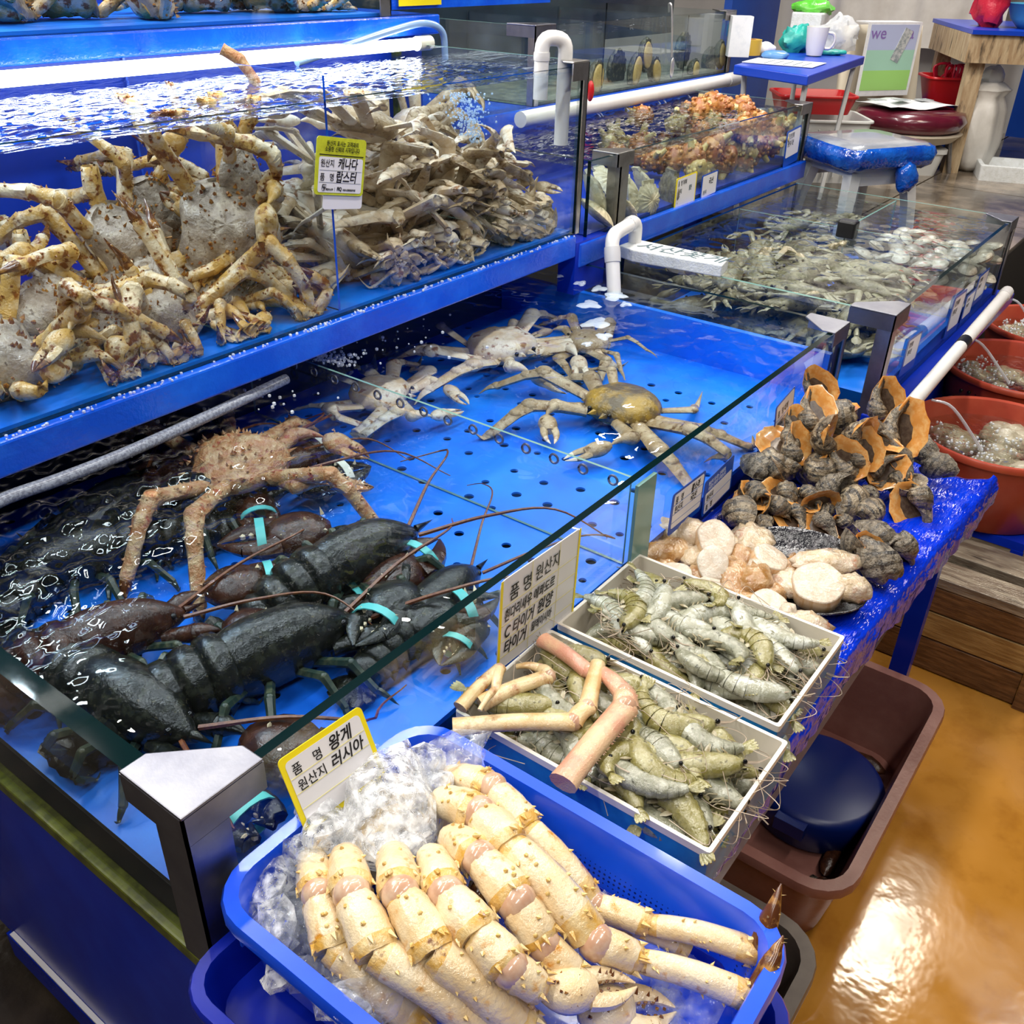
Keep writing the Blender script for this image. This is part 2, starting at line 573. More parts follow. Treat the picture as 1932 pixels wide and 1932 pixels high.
M['mantle_pale'] = mat('pale_flesh', (.50, .37, .22), .10, (.64, .54, .42), 18, (.42, .62), (.36, .13, .05), 16, (.58, .72), bump=.7, bscale=60, coat=1.0)
M['penshell'] = mat('pen_shell', (.010, .010, .014), .15, (.16, .15, .16), 30, (.52, .75), (.30, .34, .32), 40, (.66, .8), coat=.8, bump=.4, bscale=60)
SCL = 1.0
M['ice'] = clear('ice', (.975, .985, 1.0), 1.50, .03, bump=.6, bscale=70, haze=.30, hcol=(.95, .97, 1.0), hscale=70)
M['ice_white'] = clear('white_ice', (.98, .99, 1.0), 1.55, .05, bump=.9, bscale=80, haze=.95, hcol=(.97, .98, 1.0), hscale=80)
M['bin_brown'] = mat('brown_bin', (.24, .095, .075), .35, (.33, .15, .12), 9, (.4, .7), bump=.15, bscale=60)
M['bin_grey'] = mat('grey_bin', (.11, .085, .07), .4, (.17, .135, .11), 12, (.4, .7))
M['tub_red'] = mat('red_rubber_tub', (.40, .055, .028), .3, (.52, .10, .05), 6, (.4, .7))
M['tub_inside'] = mat('grey_seafood', (.30, .26, .18), .3, (.52, .47, .36), 18, (.4, .62), (.16, .13, .09), 30, (.56, .7), bump=.7, bscale=50)
M['wood_dark'] = mat('dark_wood', (.10, .045, .018), .45, (.22, .11, .045), 12, (.4, .65), bump=.4, bscale=40, stretch=(9, 1, 9), rough2=.25)
M['wood_mid'] = mat('mid_wood', (.26, .145, .045), .45, (.42, .27, .10), 12, (.4, .65), bump=.4, bscale=40, stretch=(9, 1, 9))
M['wood_grey'] = mat('wet_grey_wood', (.16, .12, .085), .3, (.36, .30, .22), 9, (.4, .65), (.05, .04, .03), 12, (.58, .75), bump=.4, bscale=40, stretch=(6, 1, 6), coat=.4)
M['wood_table'] = mat('worn_table_wood', (.40, .27, .15), .5, (.58, .45, .28), 9, (.4, .65), (.06, .045, .03), 8, (.56, .70), bump=.3, bscale=40, stretch=(5, 5, 1))
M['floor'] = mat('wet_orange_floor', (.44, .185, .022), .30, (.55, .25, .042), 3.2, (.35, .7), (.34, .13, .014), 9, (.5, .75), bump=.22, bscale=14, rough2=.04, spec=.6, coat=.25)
M['floor_dark'] = mat('dark_wet_shaded_floor', (.022, .016, .011), .3, (.055, .04, .028), 8, (.4, .7), bump=.3, bscale=60)
M['platform'] = mat('wet_stone_tile', (.10, .08, .06), .22, (.30, .24, .18), 3.5, (.42, .62), (.035, .028, .022), 5, (.56, .7), rough2=.06, bump=.08, bscale=30)
M['grout'] = mat('tile_joint', (.03, .025, .02), .6)
M['wall'] = mat('white_wall', (.66, .62, .58), .5, (.56, .53, .50), 3, (.4, .7), bump=.2, bscale=8)
M['wall_blue'] = mat('blue_board', (.004, .05, .35), .35, (.006, .075, .45), 2.5, (.4, .7))
M['tile_white'] = mat('white_wall_tile', (.62, .62, .60), .25)
M['curtain'] = mat('plastic_curtain', (.66, .62, .58), .3, (.54, .50, .46), 6, (.4, .7), bump=.8, bscale=9)
M['vinyl'] = mat('burgundy_vinyl', (.10, .008, .022), .22, (.14, .014, .03), 8, (.4, .7), coat=.4)
M['cream'] = mat('cream_plastic', (.72, .64, .50), .35)
M['sack'] = mat('white_sack', (.72, .69, .64), .45, (.60, .57, .52), 8, (.4, .7), bump=.6, bscale=18)
M['wrap'] = mat('blue_film_wrap', (.003, .05, .36), .14, (.01, .12, .55), 14, (.4, .7), bump=1.0, bscale=20, coat=.9, bdist=.012)
M['wrap_top'] = mat('grey_cushion_top', (.20, .22, .27), .2, (.32, .34, .38), 9, (.4, .7), coat=.6)
M['stool'] = mat('white_stool', (.68, .68, .66), .35)
M['red'] = mat('red_plastic', (.52, .012, .014), .3)
M['red_bag'] = mat('red_bag', (.60, .02, .05), .3, bump=.8, bscale=30)
M['aqua'] = mat('aqua_plastic', (.08, .33, .50), .3)
M['teal_glove'] = mat('teal_glove', (.03, .42, .36), .35, (.02, .30, .27), 20, (.4, .7), bump=.6, bscale=30)
M['green_bag'] = mat('green_bag', (.10, .52, .04), .25, (.22, .66, .12), 18, (.4, .7), bump=.9, bscale=24, alpha=.92)
M['clear_bag'] = mat('clear_bag', (.80, .82, .84), .15, bump=1.0, bscale=22, alpha=.5)
M['tape'] = mat('yellow_tape', (.78, .50, .06), .3)
M['tape_core'] = mat('cardboard_core', (.42, .20, .07), .6)
M['paper'] = mat('paper', (.76, .77, .79), .5, (.66, .68, .72), 40, (.5, .7))
M['paper_grey'] = mat('paper_picture', (.22, .26, .28), .5, (.5, .52, .52), 60, (.4, .6))
M['paper_green'] = mat('poster_green', (.32, .60, .16), .45)
M['paper_mid'] = mat('poster_mid', (.34, .58, .46), .45)
M['paper_violet'] = mat('poster_violet', (.42, .47, .68), .45)
M['purple'] = mat('purple_print', (.22, .14, .40), .45)
M['blue_leaflet'] = mat('blue_leaflet', (.10, .26, .55), .3)
M['mug'] = mat('white_mug', (.78, .76, .72), .2)
M['tablecloth_blue'] = mat('blue_tabletop', (.005, .05, .50), .3)
M['steel_tray'] = mat('aluminium_tray', (.62, .61, .60), .35, metal=.7)
M['board'] = mat('cutting_board', (.66, .58, .44), .5)
M['hose'] = mat('braided_hose', (.30, .34, .42), .25, (.17, .19, .25), 220, (.45, .55))
M['hose_clear'] = mat('clear_blue_hose', (.30, .48, .80), .15, coat=.6)
M['led'] = mat('led_tube', (.86, .93, 1.0), .3, emit=11)
M['led_cap'] = mat('led_end_cap', (.80, .80, .70), .35)
SCL = 2.0
M['squirt'] = mat('sea_squirt', (.34, .10, .025), .25, (.60, .30, .08), 16, (.4, .62), (.16, .045, .012), 24, (.55, .68), bump=.6, bscale=70, coat=.4)
M['squirt_y'] = mat('sea_squirt_yellow', (.52, .36, .10), .25, (.68, .54, .24), 18, (.4, .62), (.30, .14, .04), 24, (.56, .7), bump=.6, bscale=70, coat=.4)
M['scallop'] = mat('scallop_shell', (.62, .54, .36), .4, (.44, .36, .20), 14, (.45, .66), (.74, .68, .52), 20, (.55, .7), bump=.5, bscale=60)
M['scallop_dark'] = mat('dark_scallop', (.12, .10, .075), .45, (.26, .22, .16), 40, (.4, .65), bump=.6, bscale=60)
M['abalone_foot'] = mat('abalone_foot', (.52, .38, .14), .35, (.42, .29, .09), 50, (.4, .65), bump=.2, bscale=60)
M['abalone_shell'] = mat('abalone_shell', (.035, .04, .03), .4, (.20, .18, .12), 34, (.5, .7), bump=.7, bscale=80)
M['rock'] = mat('murky_shells', (.06, .07, .06), .5, (.16, .17, .13), 16, (.4, .65), bump=.8, bscale=40)
M['swim'] = mat('swimming_crab_shell', (.12, .105, .052), .26, (.28, .25, .15), 22, (.42, .64), (.045, .038, .02), 36, (.56, .68), bump=.6, bscale=80)
M['swim_pale'] = mat('swimming_crab_leg', (.22, .19, .11), .26, (.36, .33, .22), 26, (.4, .65), (.09, .075, .04), 34, (.56, .7), bump=.4, bscale=80)
M['clam'] = mat('clam_shell', (.46, .40, .30), .3, (.62, .57, .47), 30, (.4, .6), (.20, .16, .11), 44, (.58, .7), bump=.4, bscale=70, coat=.3)
M['clam_dark'] = mat('clam_shell_dark', (.22, .19, .14), .3, (.38, .33, .26), 30, (.4, .6), bump=.4, bscale=70, coat=.3)
SCL = 1.0
M['foam'] = mat('white_foam', (.75, .87, 1.0), .2, alpha=.5, bump=.8, bscale=80)
M['drop'] = mat('water_drop', (.86, .93, 1.0), .05, alpha=.55, coat=1.0)
M['bubble'] = mat('air_bubble', (.55, .75, 1.0), .1, alpha=.5, coat=1.0)
M['film_white'] = mat('white_film_scrap', (.85, .88, .92), .2, alpha=.85)
M['bead'] = mat('foam_strip', (.74, .60, .45), .6)
M['greytable'] = mat('steel_rail', (.02, .07, .20), .3)
M['perf'] = mat('dark_panel', (.006, .012, .020), .25, (.014, .028, .040), 5, (.4, .7), coat=.2)
M['tub_navy'] = mat('navy_tub', (.001, .012, .12), .35)


def dotted(m, cell=.0062, z0=.018, z1=.078):
    """rows of tiny round perforations in the side walls, in the thing's own coordinates."""
    nt = m.node_tree; N, L = nt.nodes, nt.links
    b = N['Principled BSDF']
    tc = N.new('ShaderNodeTexCoord'); v = N.new('ShaderNodeTexVoronoi')
    v.inputs['Scale'].default_value = 1 / cell; v.inputs['Randomness'].default_value = 0
    L.new(tc.outputs['Object'], v.inputs['Vector'])
    lt = N.new('ShaderNodeMath'); lt.operation = 'LESS_THAN'; lt.inputs[1].default_value = .24
    L.new(v.outputs['Distance'], lt.inputs[0])
    sx = N.new('ShaderNodeSeparateXYZ'); L.new(tc.outputs['Object'], sx.inputs[0])
    a = N.new('ShaderNodeMath'); a.operation = 'GREATER_THAN'; a.inputs[1].default_value = z0
    c = N.new('ShaderNodeMath'); c.operation = 'LESS_THAN'; c.inputs[1].default_value = z1
    L.new(sx.outputs[2], a.inputs[0]); L.new(sx.outputs[2], c.inputs[0])
    p = N.new('ShaderNodeMath'); p.operation = 'MULTIPLY'; L.new(a.outputs[0], p.inputs[0]); L.new(c.outputs[0], p.inputs[1])
    q = N.new('ShaderNodeMath'); q.operation = 'MULTIPLY'; L.new(p.outputs[0], q.inputs[0]); L.new(lt.outputs[0], q.inputs[1])
    x = N.new('ShaderNodeMix'); x.data_type = 'RGBA'
    src = b.inputs['Base Color'].links[0].from_socket
    L.new(q.outputs[0], x.inputs[0]); L.new(src, x.inputs[6]); x.inputs[7].default_value = (.001, .012, .16, 1)
    L.new(x.outputs[2], b.inputs['Base Color'])


dotted(M['basket'])
M['ceiling'] = mat('dark_hall_ceiling', (.10, .10, .11), .7, (.07, .07, .08), 2, (.4, .7))
# ------------------------------------------------------------------ the setting
def structure(g, name, m, parent=None, **k):
    o = g.build(name, m, parent, **k)
    if parent is None:
        o['kind'] = 'structure'
    return o


PLAT = 0.65
g = G(); g.bar((-4, -4, -.1), (3.3, 0.0, 0)); structure(g, 'floor', M['floor'], smooth=0)
g = G(); g.bar((-4, 0.0, -.1), (3.3, 4, -.002)); structure(g, 'floor_back', M['floor_dark'], smooth=0)  # dark colour here stands in for the shade under and beside the tanks
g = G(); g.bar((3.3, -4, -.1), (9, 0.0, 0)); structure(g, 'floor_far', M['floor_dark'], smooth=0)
plat = structure(G().bar((3.3, 0.0, -.1), (9, 4.5, PLAT - .012)), 'floor_platform', M['grout'], smooth=0)
for i in range(9):
    for j in range(7):
        x0, y0 = 3.3 + i * .6, j * .6
        G().bar((x0 + .004, y0 + .004, PLAT - .012), (x0 + .596, y0 + .596, PLAT)).build('floor_tile', M['platform'], plat, smooth=0)
structure(G().bar((6.3, -1.5, -.1), (6.42, 4.6, 3.3)), 'wall_back', M['wall'], smooth=0)
structure(G().bar((-3.5, 3.6, -.1), (6.4, 3.7, 3.3)), 'wall_rear', M['wall'], smooth=0)
structure(G().bar((-4, -4, 3.3), (9, 4.6, 3.4)), 'ceiling', M['ceiling'], smooth=0)


# ------------------------------------------------------------------ tank building blocks
def pane(parent, lo, hi, name='glass_pane', m='glass', edge='glass_edge'):
    lo, hi = np.asarray(lo, float), np.asarray(hi, float)
    d = hi - lo
    thin = int(np.argmin(d))
    g = G().bar(lo, hi)
    ax = [2, 2, 1, 1, 0, 0]
    g.m = [0 if ax[i] == thin else 1 for i in range(6)]
    return g.build(name, [M[m], M[edge]], parent, smooth=0)


def corner_cap(parent, x, y, z, sx, sy, leg=.11, h=.034, m='steel'):
    """stainless three-sided cap over a tank corner at (x, y); sx, sy point into the tank."""
    e = .006
    c = .024
    P = [(-e, -e), (leg, -e), (leg, c), (c, leg), (-e, leg)]
    P = [(x + sx * a, y + sy * b) for a, b in P]
    if sx * sy < 0:
        P = P[::-1]
    o = G().prism(P, z, z + .004).build('corner_cap', M[m], parent, smooth=0, bevel=.0015)
    s = G()
    s.bar((min(x - sx * e, x + sx * leg), min(y - sy * e, y - sy * (e - .003)), z - h), (max(x - sx * e, x + sx * leg), max(y - sy * e, y - sy * (e - .003)), z))
    s.bar((min(x - sx * e, x - sx * (e - .003)), min(y - sy * e, y + sy * leg), z - h), (max(x - sx * e, x - sx * (e - .003)), max(y - sy * e, y + sy * leg), z))
    s.build('cap_skirt', M[m], o, smooth=0)
    return o


def corner_post(parent, x, y, z0, z1, sx, sy, w=.04, m='steel'):
    e = .0055
    s = G()
    xs = sorted((x - sx * e, x + sx * w)); ys = sorted((y - sy * e, y - sy * (e - .003)))
    s.bar((xs[0], ys[0], z0), (xs[1], ys[1], z1))
    xs = sorted((x - sx * e, x - sx * (e - .003))); ys = sorted((y - sy * e, y + sy * w))
    s.bar((xs[0], ys[0], z0), (xs[1], ys[1], z1))
    return s.build('corner_post', M[m], parent, smooth=0)


def perforated(parent, x0, x1, y0, y1, z, cell=.074, r=.0088, xh=None, seed=1, name='perforated_liner', m='liner'):
    rnd = random.Random(seed)
    nx, ny = int((x1 - x0) / cell), int((y1 - y0) / cell)
    cx, cy = (x1 - x0) / nx, (y1 - y0) / ny
    g = G()
    n = 16
    for i in range(nx):
        for j in range(ny):
            ax, ay = x0 + i * cx, y0 + j * cy
            if xh is not None and ax > xh or rnd.random() < .12:
                g.add([(ax, ay, z), (ax + cx, ay, z), (ax + cx, ay + cy, z), (ax, ay + cy, z)], [(0, 1, 2, 3)])
                continue
            hx, hy = ax + cx * (.5 + rnd.uniform(-.27, .27)), ay + cy * (.5 + rnd.uniform(-.27, .27))
            rr = r * rnd.uniform(.75, 1.15)
            ring, outer = [], []
            for k in range(n):
                a = 2 * PI * k / n
                c, s = math.cos(a), math.sin(a)
                ring.append((hx + rr * c, hy + rr * s, z))
                q = max(abs(c), abs(s))
                outer.append((ax + cx / 2 + cx / 2 * c / q, ay + cy / 2 + cy / 2 * s / q, z))
            low = [(a, b, z - .004) for a, b, _ in ring]
            F = [(k, (k + 1) % n, n + (k + 1) % n, n + k) for k in range(n)] + [(n + k, n + (k + 1) % n, 2 * n + (k + 1) % n, 2 * n + k) for k in range(n)]
            g.add(outer + ring + low, F)
    return g.build(name, M[m], parent, smooth=0)


def water(name, label, x0, x1, y0, y1, z, m, amp=.003, fr=26, seed=0, n=90, mask=None):
    xs, ys = np.linspace(x0, x1, n), np.linspace(y0, y1, max(20, int(n * (y1 - y0) / (x1 - x0))))
    X, Y = np.meshgrid(xs, ys, indexing='ij')
    P = np.stack([X, Y, np.zeros_like(X)], -1)
    edge = np.minimum.reduce([(X - x0), (x1 - X), (Y - y0), (y1 - Y)]) / .04
    P[..., 2] = z + amp * (wob(P, fr, seed) + .5 * wob(P[..., [1, 0, 2]], fr * 2.2, seed + 3)) * np.clip(edge, 0, 1)
    if mask is not None:
        P[..., 2] = z + (P[..., 2] - z) * mask(X, Y)
    o = G().sheet(P, flip=False).build(name, M[m], smooth=180)
    return tag(o, label, 'water', kind='stuff')


# ------------------------------------------------------------------ long low tank in front (lobsters, crabs)
TX, TY, TZ0, TZ1, TW = 1.722, .95, .632, .865, .012
tank = thing('low_glass_tank', 'long low glass tank of lobsters and snow crabs behind the shrimp boxes', 'fish tank', (0, 0, 0))
pane(tank, (0, 0, TZ0), (TX, TW, TZ1))
pane(tank, (0, TW, TZ0), (TW, TY, TZ1))
pane(tank, (TX - TW, TW, TZ0), (TX, TY, TZ1))
pane(tank, (TW, TY - TW, TZ0), (TX - TW, TY, TZ1))
G().bar((TW, TW, TZ1 - .012), (TW + .013, TY - TW, TZ1 - .002)).build('edge_brace', M['glass_edge'], tank, smooth=0)
perforated(tank, TW, TX - TW, TW, TY - TW, .700, xh=1.50)
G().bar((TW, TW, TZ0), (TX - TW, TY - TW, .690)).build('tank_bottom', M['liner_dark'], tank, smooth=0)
G().bar((TW, TW + .0005, TZ0), (TX - TW, TW + .0025, .699)).build('liner_skirt', M['liner'], tank, smooth=0)
G().bar((TW + .0005, TW + .003, TZ0), (TW + .0025, TY - TW, .699)).build('liner_skirt', M['liner_dark'], tank, smooth=0)
G().bar((-.004, -.004, TZ0 - .012), (TX, .02, TZ0 + .012)).build('bottom_seal', M['blue_panel'], tank, smooth=0)
G().bar((-.006, 0, TZ0 - .016), (.014, TY, TZ0 + .006)).build('bottom_seal', M['algae'], tank, smooth=0, bevel=.003)
G().bar((TX - .03, .012, TZ0), (TX - TW - .001, TY - TW, .80)).build('end_board', M['liner'], tank, smooth=0)
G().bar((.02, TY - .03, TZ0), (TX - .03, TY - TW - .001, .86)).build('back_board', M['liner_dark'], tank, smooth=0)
corner_cap(tank, 0, 0, TZ1 + .001, 1, 1, leg=.09, h=.036)
corner_post(tank, 0, 0, TZ0 - .01, TZ1 - .036, 1, 1, w=.043)
corner_cap(tank, TX, 0, TZ1 + .001, -1, 1, leg=.085, h=.03)
corner_post(tank, TX, 0, TZ0, TZ1 - .03, -1, 1, w=.012)
# glass tab stuck over the rim near the divider
tb = yp(1195, 905, -.004)
G().bar((.815, -.008, .70), (.872, -.002, .858)).build('glass_tab', M['glass_edge_pale'], tank, smooth=0)
dv = pane(tank, (.826, TW + .001, .702), (.831, TY - .04, .862), name='acrylic_divider', m='acrylic', edge='glass_edge_pale')
for k in range(15):
    y = .045 + k * .056
    t = np.linspace(0, 2 * PI, 13)
    ring = np.stack([np.full(13, .8285), y + .008 * np.cos(t), .845 + .008 * np.sin(t)], 1)
    G().tube(np.vstack([ring, ring[1:2]]), .0022, 5, cap=False).build('drain_hole_rim', M['steel'], dv)
base = thing('tank_base', 'glossy dark blue base panel carrying the low lobster tank', 'tank base', (0, 0, 0))
G().bar((.002, .004, .139), (.014, 1.0, TZ0 - .017)).build('side_panel', M['blue_panel'], base, smooth=0)
G().bar((.014, .004, .139), (1.70, .016, TZ0 - .017)).build('front_panel', M['blue_panel'], base, smooth=0)
G().bar((.03, .03, .13), (1.69, .94, TZ0 - .018)).build('core', M['liner_dark'], base, smooth=0)
G().bar((-.006, .30, .150), (.0015, .62, .154)).build('edge_trim', M['pvc'], base, smooth=0)
G().bar((.0, .02, .055), (.10, .66, .115)).build('foot_rail', M['blue_panel'], base, smooth=0)
for y in (.06, .60):
    G().bar((.02, y, 0), (.08, y + .05, .139)).build('foot_block', M['black'], base, smooth=0)
    G().bar((1.6, y, 0), (1.66, y + .05, .139)).build('foot_block', M['black'], base, smooth=0)
water('lobster_water', 'dark rippling water over the lobsters in the low tank', TW + .001, .825, TW + .001, TY - .031, .836, 'water_rough', .0052, 26, 1, 150, lambda X, Y: np.clip((Y - .24) * 4.2, .12, 1.35) * np.clip((.80 - X) * 2.4, .22, 1))
water('crab_water', 'clear blue water over the snow crabs in the low tank', .832, TX - .031, TW + .001, TY - .031, .836, 'water', .002, 22, 2, 110)

# ------------------------------------------------------------------ blue ledges (racks that carry the upper tanks)
ledge = thing('rack_ledge', 'wet bright blue ledge under the big king crab tank', 'ledge', (0, 0, 0))
G().bar((-.35, .666, .898), (1.655, .70, .950)).build('front_rail', M['blue_paint'], ledge, smooth=0, bevel=.004)
G().bar((-.35, .70, .925), (1.655, 1.30, .949)).build('deck', M['blue_paint'], ledge, smooth=0)
ledge2 = thing('rack_ledge', 'blue ledge below the scallop and sea squirt tank', 'ledge', (0, 0, 0))
G().bar((1.675, .666, .866), (3.13, .70, .925)).build('front_rail', M['blue_paint'], ledge2, smooth=0, bevel=.004)
G().bar((1.675, .70, .89), (3.13, 1.20, .924)).build('deck', M['blue_paint'], ledge2, smooth=0)
G().bar((1.66, .67, .80), (1.80, .72, .93)).build('end_block', M['blue_panel'], ledge2, smooth=0)
for x in (.2, 1.2, 2.4, 3.0):
    G().bar((x, 1.0, 0), (x + .05, 1.05, .88)).build('rack_leg', M['blue_panel'], ledge2 if x > 1.6 else ledge, smooth=0)
ledge3 = thing('rack_ledge', 'blue ledge with the LED tube under it behind the king crab tank', 'ledge', (0, 0, 0))
G().bar((-.35, 1.20, 1.352), (1.777, 1.25, 1.397)).build('front_rail', M['blue_paint'], ledge3, smooth=0, bevel=.004)
G().bar((-.35, 1.25, 1.372), (1.777, 1.85, 1.396)).build('deck', M['blue_paint'], ledge3, smooth=0)
ledge4 = thing('rack_ledge', 'blue ledge under the abalone tank above the long white pipe', 'ledge', (0, 0, 0))
G().bar((1.9, 1.185, 1.085), (3.585, 1.24, 1.136)).build('front_rail', M['blue_paint'], ledge4, smooth=0, bevel=.004)
G().bar((1.9, 1.24, 1.10), (3.585, 1.85, 1.135)).build('deck', M['blue_paint'], ledge4, smooth=0)
G().bar((1.87, 1.20, .925), (3.3, 1.23, 1.085)).build('back_board', M['blue_back'], ledge4, smooth=0)
for x in (2.0, 3.45):
    G().bar((x, 1.5, 0), (x + .05, 1.55, 1.10)).build('rack_leg', M['blue_panel'], ledge4, smooth=0)
for x in (.0, 1.6):
    G().bar((x, 1.6, 0), (x + .05, 1.65, 1.372)).build('rack_leg', M['blue_panel'], ledge3, smooth=0)

# ------------------------------------------------------------------ big upper tank (king crabs and snow crabs)
UX0, UX1, UY0, UY1, UZ0, UZ1 = -.30, 1.676, .682, 1.265, .951, 1.325
up = thing('upper_glass_tank', 'tall glass tank crowded with king crabs and snow crabs on the middle ledge', 'fish tank', (0, 0, 0))
pane(up, (UX0, UY0, UZ0), (UX1, UY0 + .012, UZ1))
pane(up, (UX1 - .012, UY0 + .012, UZ0), (UX1, UY1, UZ1 + .01), edge='glass_edge_pale', m='glass_wet')
pane(up, (UX0, UY0 + .012, UZ0), (UX0 + .012, UY1, UZ1))
G().bar((UX0, UY1, UZ0), (UX1 + .1, UY1 + .012, UZ1 + .03)).build('back_panel', M['blue_back'], up, smooth=0)
G().bar((UX0 + .012, UY0 + .012, UZ0), (UX1 - .012, UY1, UZ0 + .006)).build('tank_bottom', M['liner'], up, smooth=0)
pane(up, (.884, UY0 + .013, UZ0 + .006), (.889, UY1 - .005, 1.362), name='acrylic_divider', m='acrylic', edge='blue_paint')
corner_cap(up, UX1, UY0, UZ1 + .008, -1, 1, leg=.06, h=.036, m='steel_dull')
corner_post(up, UX1, UY0, UZ0, UZ1 - .028, -1, 1, w=.012, m='steel_dull')
G().bar((UX1 - .02, UY1 - .02, UZ0), (UX1, UY1 - .003, UZ1)).build('seam', M['algae'], up, smooth=0)
water('upper_water', 'choppy blue water in the big king crab tank', UX0 + .012, UX1 - .013, UY0 + .0125, UY1 - .001, 1.312, 'water_up', .0028, 38, 5, 150)

# ------------------------------------------------------------------ scallop and sea squirt tank
SX0, SX1, SY0, SY1, SZ0, SZ1 = 1.845, 3.115, .682, 1.185, .926, 1.112
sq = thing('scallop_tank', 'shallow glass tank of scallops and orange sea squirts beside the king crab tank', 'fish tank', (0, 0, 0))
pane(sq, (SX0 - .12, SY0, SZ0), (SX1, SY0 + .01, SZ1), m='glass_wet')
pane(sq, (SX1 - .01, SY0 + .01, SZ0), (SX1, SY1, SZ1), m='glass_wet', edge='glass_edge_pale')
pane(sq, (SX0 - .12, SY0 + .01, SZ0), (SX0 - .11, SY1, SZ1))
G().bar((SX0 - .11, SY0 + .01, SZ0), (SX1 - .01, SY1, SZ0 + .006)).build('tank_bottom', M['blue_back'], sq, smooth=0)
corner_cap(sq, 1.845, SY0 - .002, SZ1, 1, 1, leg=.072, h=.03, m='steel_dull')
corner_post(sq, 1.862, SY0 - .002, SZ0, SZ1 - .03, 1, 1, w=.034, m='steel_dull')
corner_cap(sq, SX1, SY0, SZ1, -1, 1, leg=.085, h=.03, m='steel_dull')
corner_post(sq, SX1, SY0, SZ0, SZ1 - .03, -1, 1, w=.012, m='steel_dull')
water('scallop_water', 'foaming water over the scallops and sea squirts', SX0 - .109, SX1 - .011, SY0 + .011, SY1 - .001, 1.092, 'water_up', .004, 40, 7, 110)

# ------------------------------------------------------------------ abalone tank, upper back
AX0, AX1, AY0, AY1, AZ0, AZ1 = 2.20, 3.53, 1.20, 1.78, 1.137, 1.352
ab = thing('abalone_tank', 'glass tank with abalones clinging to the front pane on the top ledge', 'fish tank', (0, 0, 0))
pane(ab, (AX0, AY0, AZ0), (AX1, AY0 + .01, AZ1), m='glass_wet')
pane(ab, (AX1 - .01, AY0 + .01, AZ0), (AX1, AY1, AZ1), m='glass_wet')
pane(ab, (AX0, AY0 + .01, AZ0), (AX0 + .01, AY1, AZ1), m='glass_wet', edge='glass_edge_pale')
G().bar((AX0 + .01, AY0 + .01, AZ0), (AX1 - .01, AY1, AZ0 + .006)).build('tank_bottom', M['rock'], ab, smooth=0)
G().bar((AX0, AY1, AZ0), (AX1, AY1 + .012, AZ1 + .05)).build('back_panel', M['perf'], ab, smooth=0)
for x in (2.60, 3.17):
    pane(ab, (x, AY0 + .011, AZ0 + .006), (x + .005, AY1 - .005, AZ1 - .004), name='acrylic_divider', m='acrylic')
corner_cap(ab, AX0, AY0, AZ1, 1, 1, leg=.10, h=.03, m='steel')
corner_post(ab, AX0, AY0, AZ0, AZ1 - .03, 1, 1, w=.02, m='steel_dull')
corner_cap(ab, AX1, AY0, AZ1, -1, 1, leg=.085, h=.03, m='steel_dull')
corner_post(ab, AX1, AY0, AZ0, AZ1 - .03, -1, 1, w=.02, m='steel_dull')
water('abalone_water', 'still murky water in the abalone tank', AX0 + .011, AX1 - .011, AY0 + .011, AY1 - .001, 1.318, 'water', .002, 22, 9, 60)
pf = tag(G().bar((1.80, 1.88, 1.2), (4.3, 1.90, 1.62)).build('perforated_board', M['perf'], smooth=0), 'dark drilled board standing behind the abalone tank', 'board')
for k in range(17):
    t = np.linspace(0, 2 * PI, 11)
    ring = np.stack([1.95 + k * .14 + .013 * np.cos(t), np.full(11, 1.878), 1.44 + .013 * np.sin(t)], 1)
    G().tube(np.vstack([ring, ring[1:2]]), .004, 5, cap=False).build('drilled_hole_rim', M['steel'], pf)

# ------------------------------------------------------------------ topmost tank, only its foot is in view
top = thing('top_glass_tank', 'topmost tank of king crabs of which only the foot shows', 'fish tank', (0, 0, 0))
pane(top, (-.3, 1.215, 1.398), (1.60, 1.227, 1.78))
pane(top, (1.588, 1.227, 1.398), (1.60, 1.83, 1.78))
G().bar((-.3, 1.83, 1.398), (1.60, 1.842, 1.80)).build('back_panel', M['blue_back'], top, smooth=0)
G().bar((-.28, 1.23, 1.398), (1.585, 1.83, 1.404)).build('tank_bottom', M['liner'], top, smooth=0)
corner_post(top, 1.60, 1.215, 1.398, 1.78, -1, 1, w=.03, m='steel_dull')
G().bar((1.62, 1.22, 1.41), (2.3, 1.26, 1.47)).build('end_rail', M['blue_paint'], top, smooth=0)

# ------------------------------------------------------------------ swimming crab and clam tank
BX0, BX1, BY0, BY1, BZ0, BZ1 = 1.845, 3.03, -.065, .652, .625, .866
tb6 = thing('swimming_crab_tank', 'low glass tank full of swimming crabs and clams beyond the snow crab tank', 'fish tank', (0, 0, 0))
pane(tb6, (BX0, BY0, BZ0), (BX1, BY0 + .01, BZ1), m='glass_wet')
pane(tb6, (BX0, BY0 + .01, BZ0), (BX0 + .01, BY1, BZ1), edge='glass_edge_pale')
pane(tb6, (BX1 - .01, BY0 + .01, BZ0), (BX1, BY1, BZ1), edge='glass_edge_pale')
pane(tb6, (BX0 + .01, BY1 - .01, BZ0), (BX1 - .01, BY1, BZ1))
G().bar((BX0 + .01, BY0 + .01, BZ0), (BX1 - .01, BY1 - .01, .665)).build('tank_bottom', M['liner'], tb6, smooth=0)
corner_cap(tb6, BX0, BY0, BZ1, 1, 1, leg=.10, h=.036)
corner_post(tb6, BX0, BY0, BZ0 - .02, BZ1 - .036, 1, 1, w=.03, m='steel_dull')
corner_cap(tb6, BX1, BY0, BZ1, -1, 1, leg=.085, h=.03)
corner_post(tb6, BX1, BY0, BZ0, BZ1 - .03, -1, 1, w=.012, m='steel_dull')
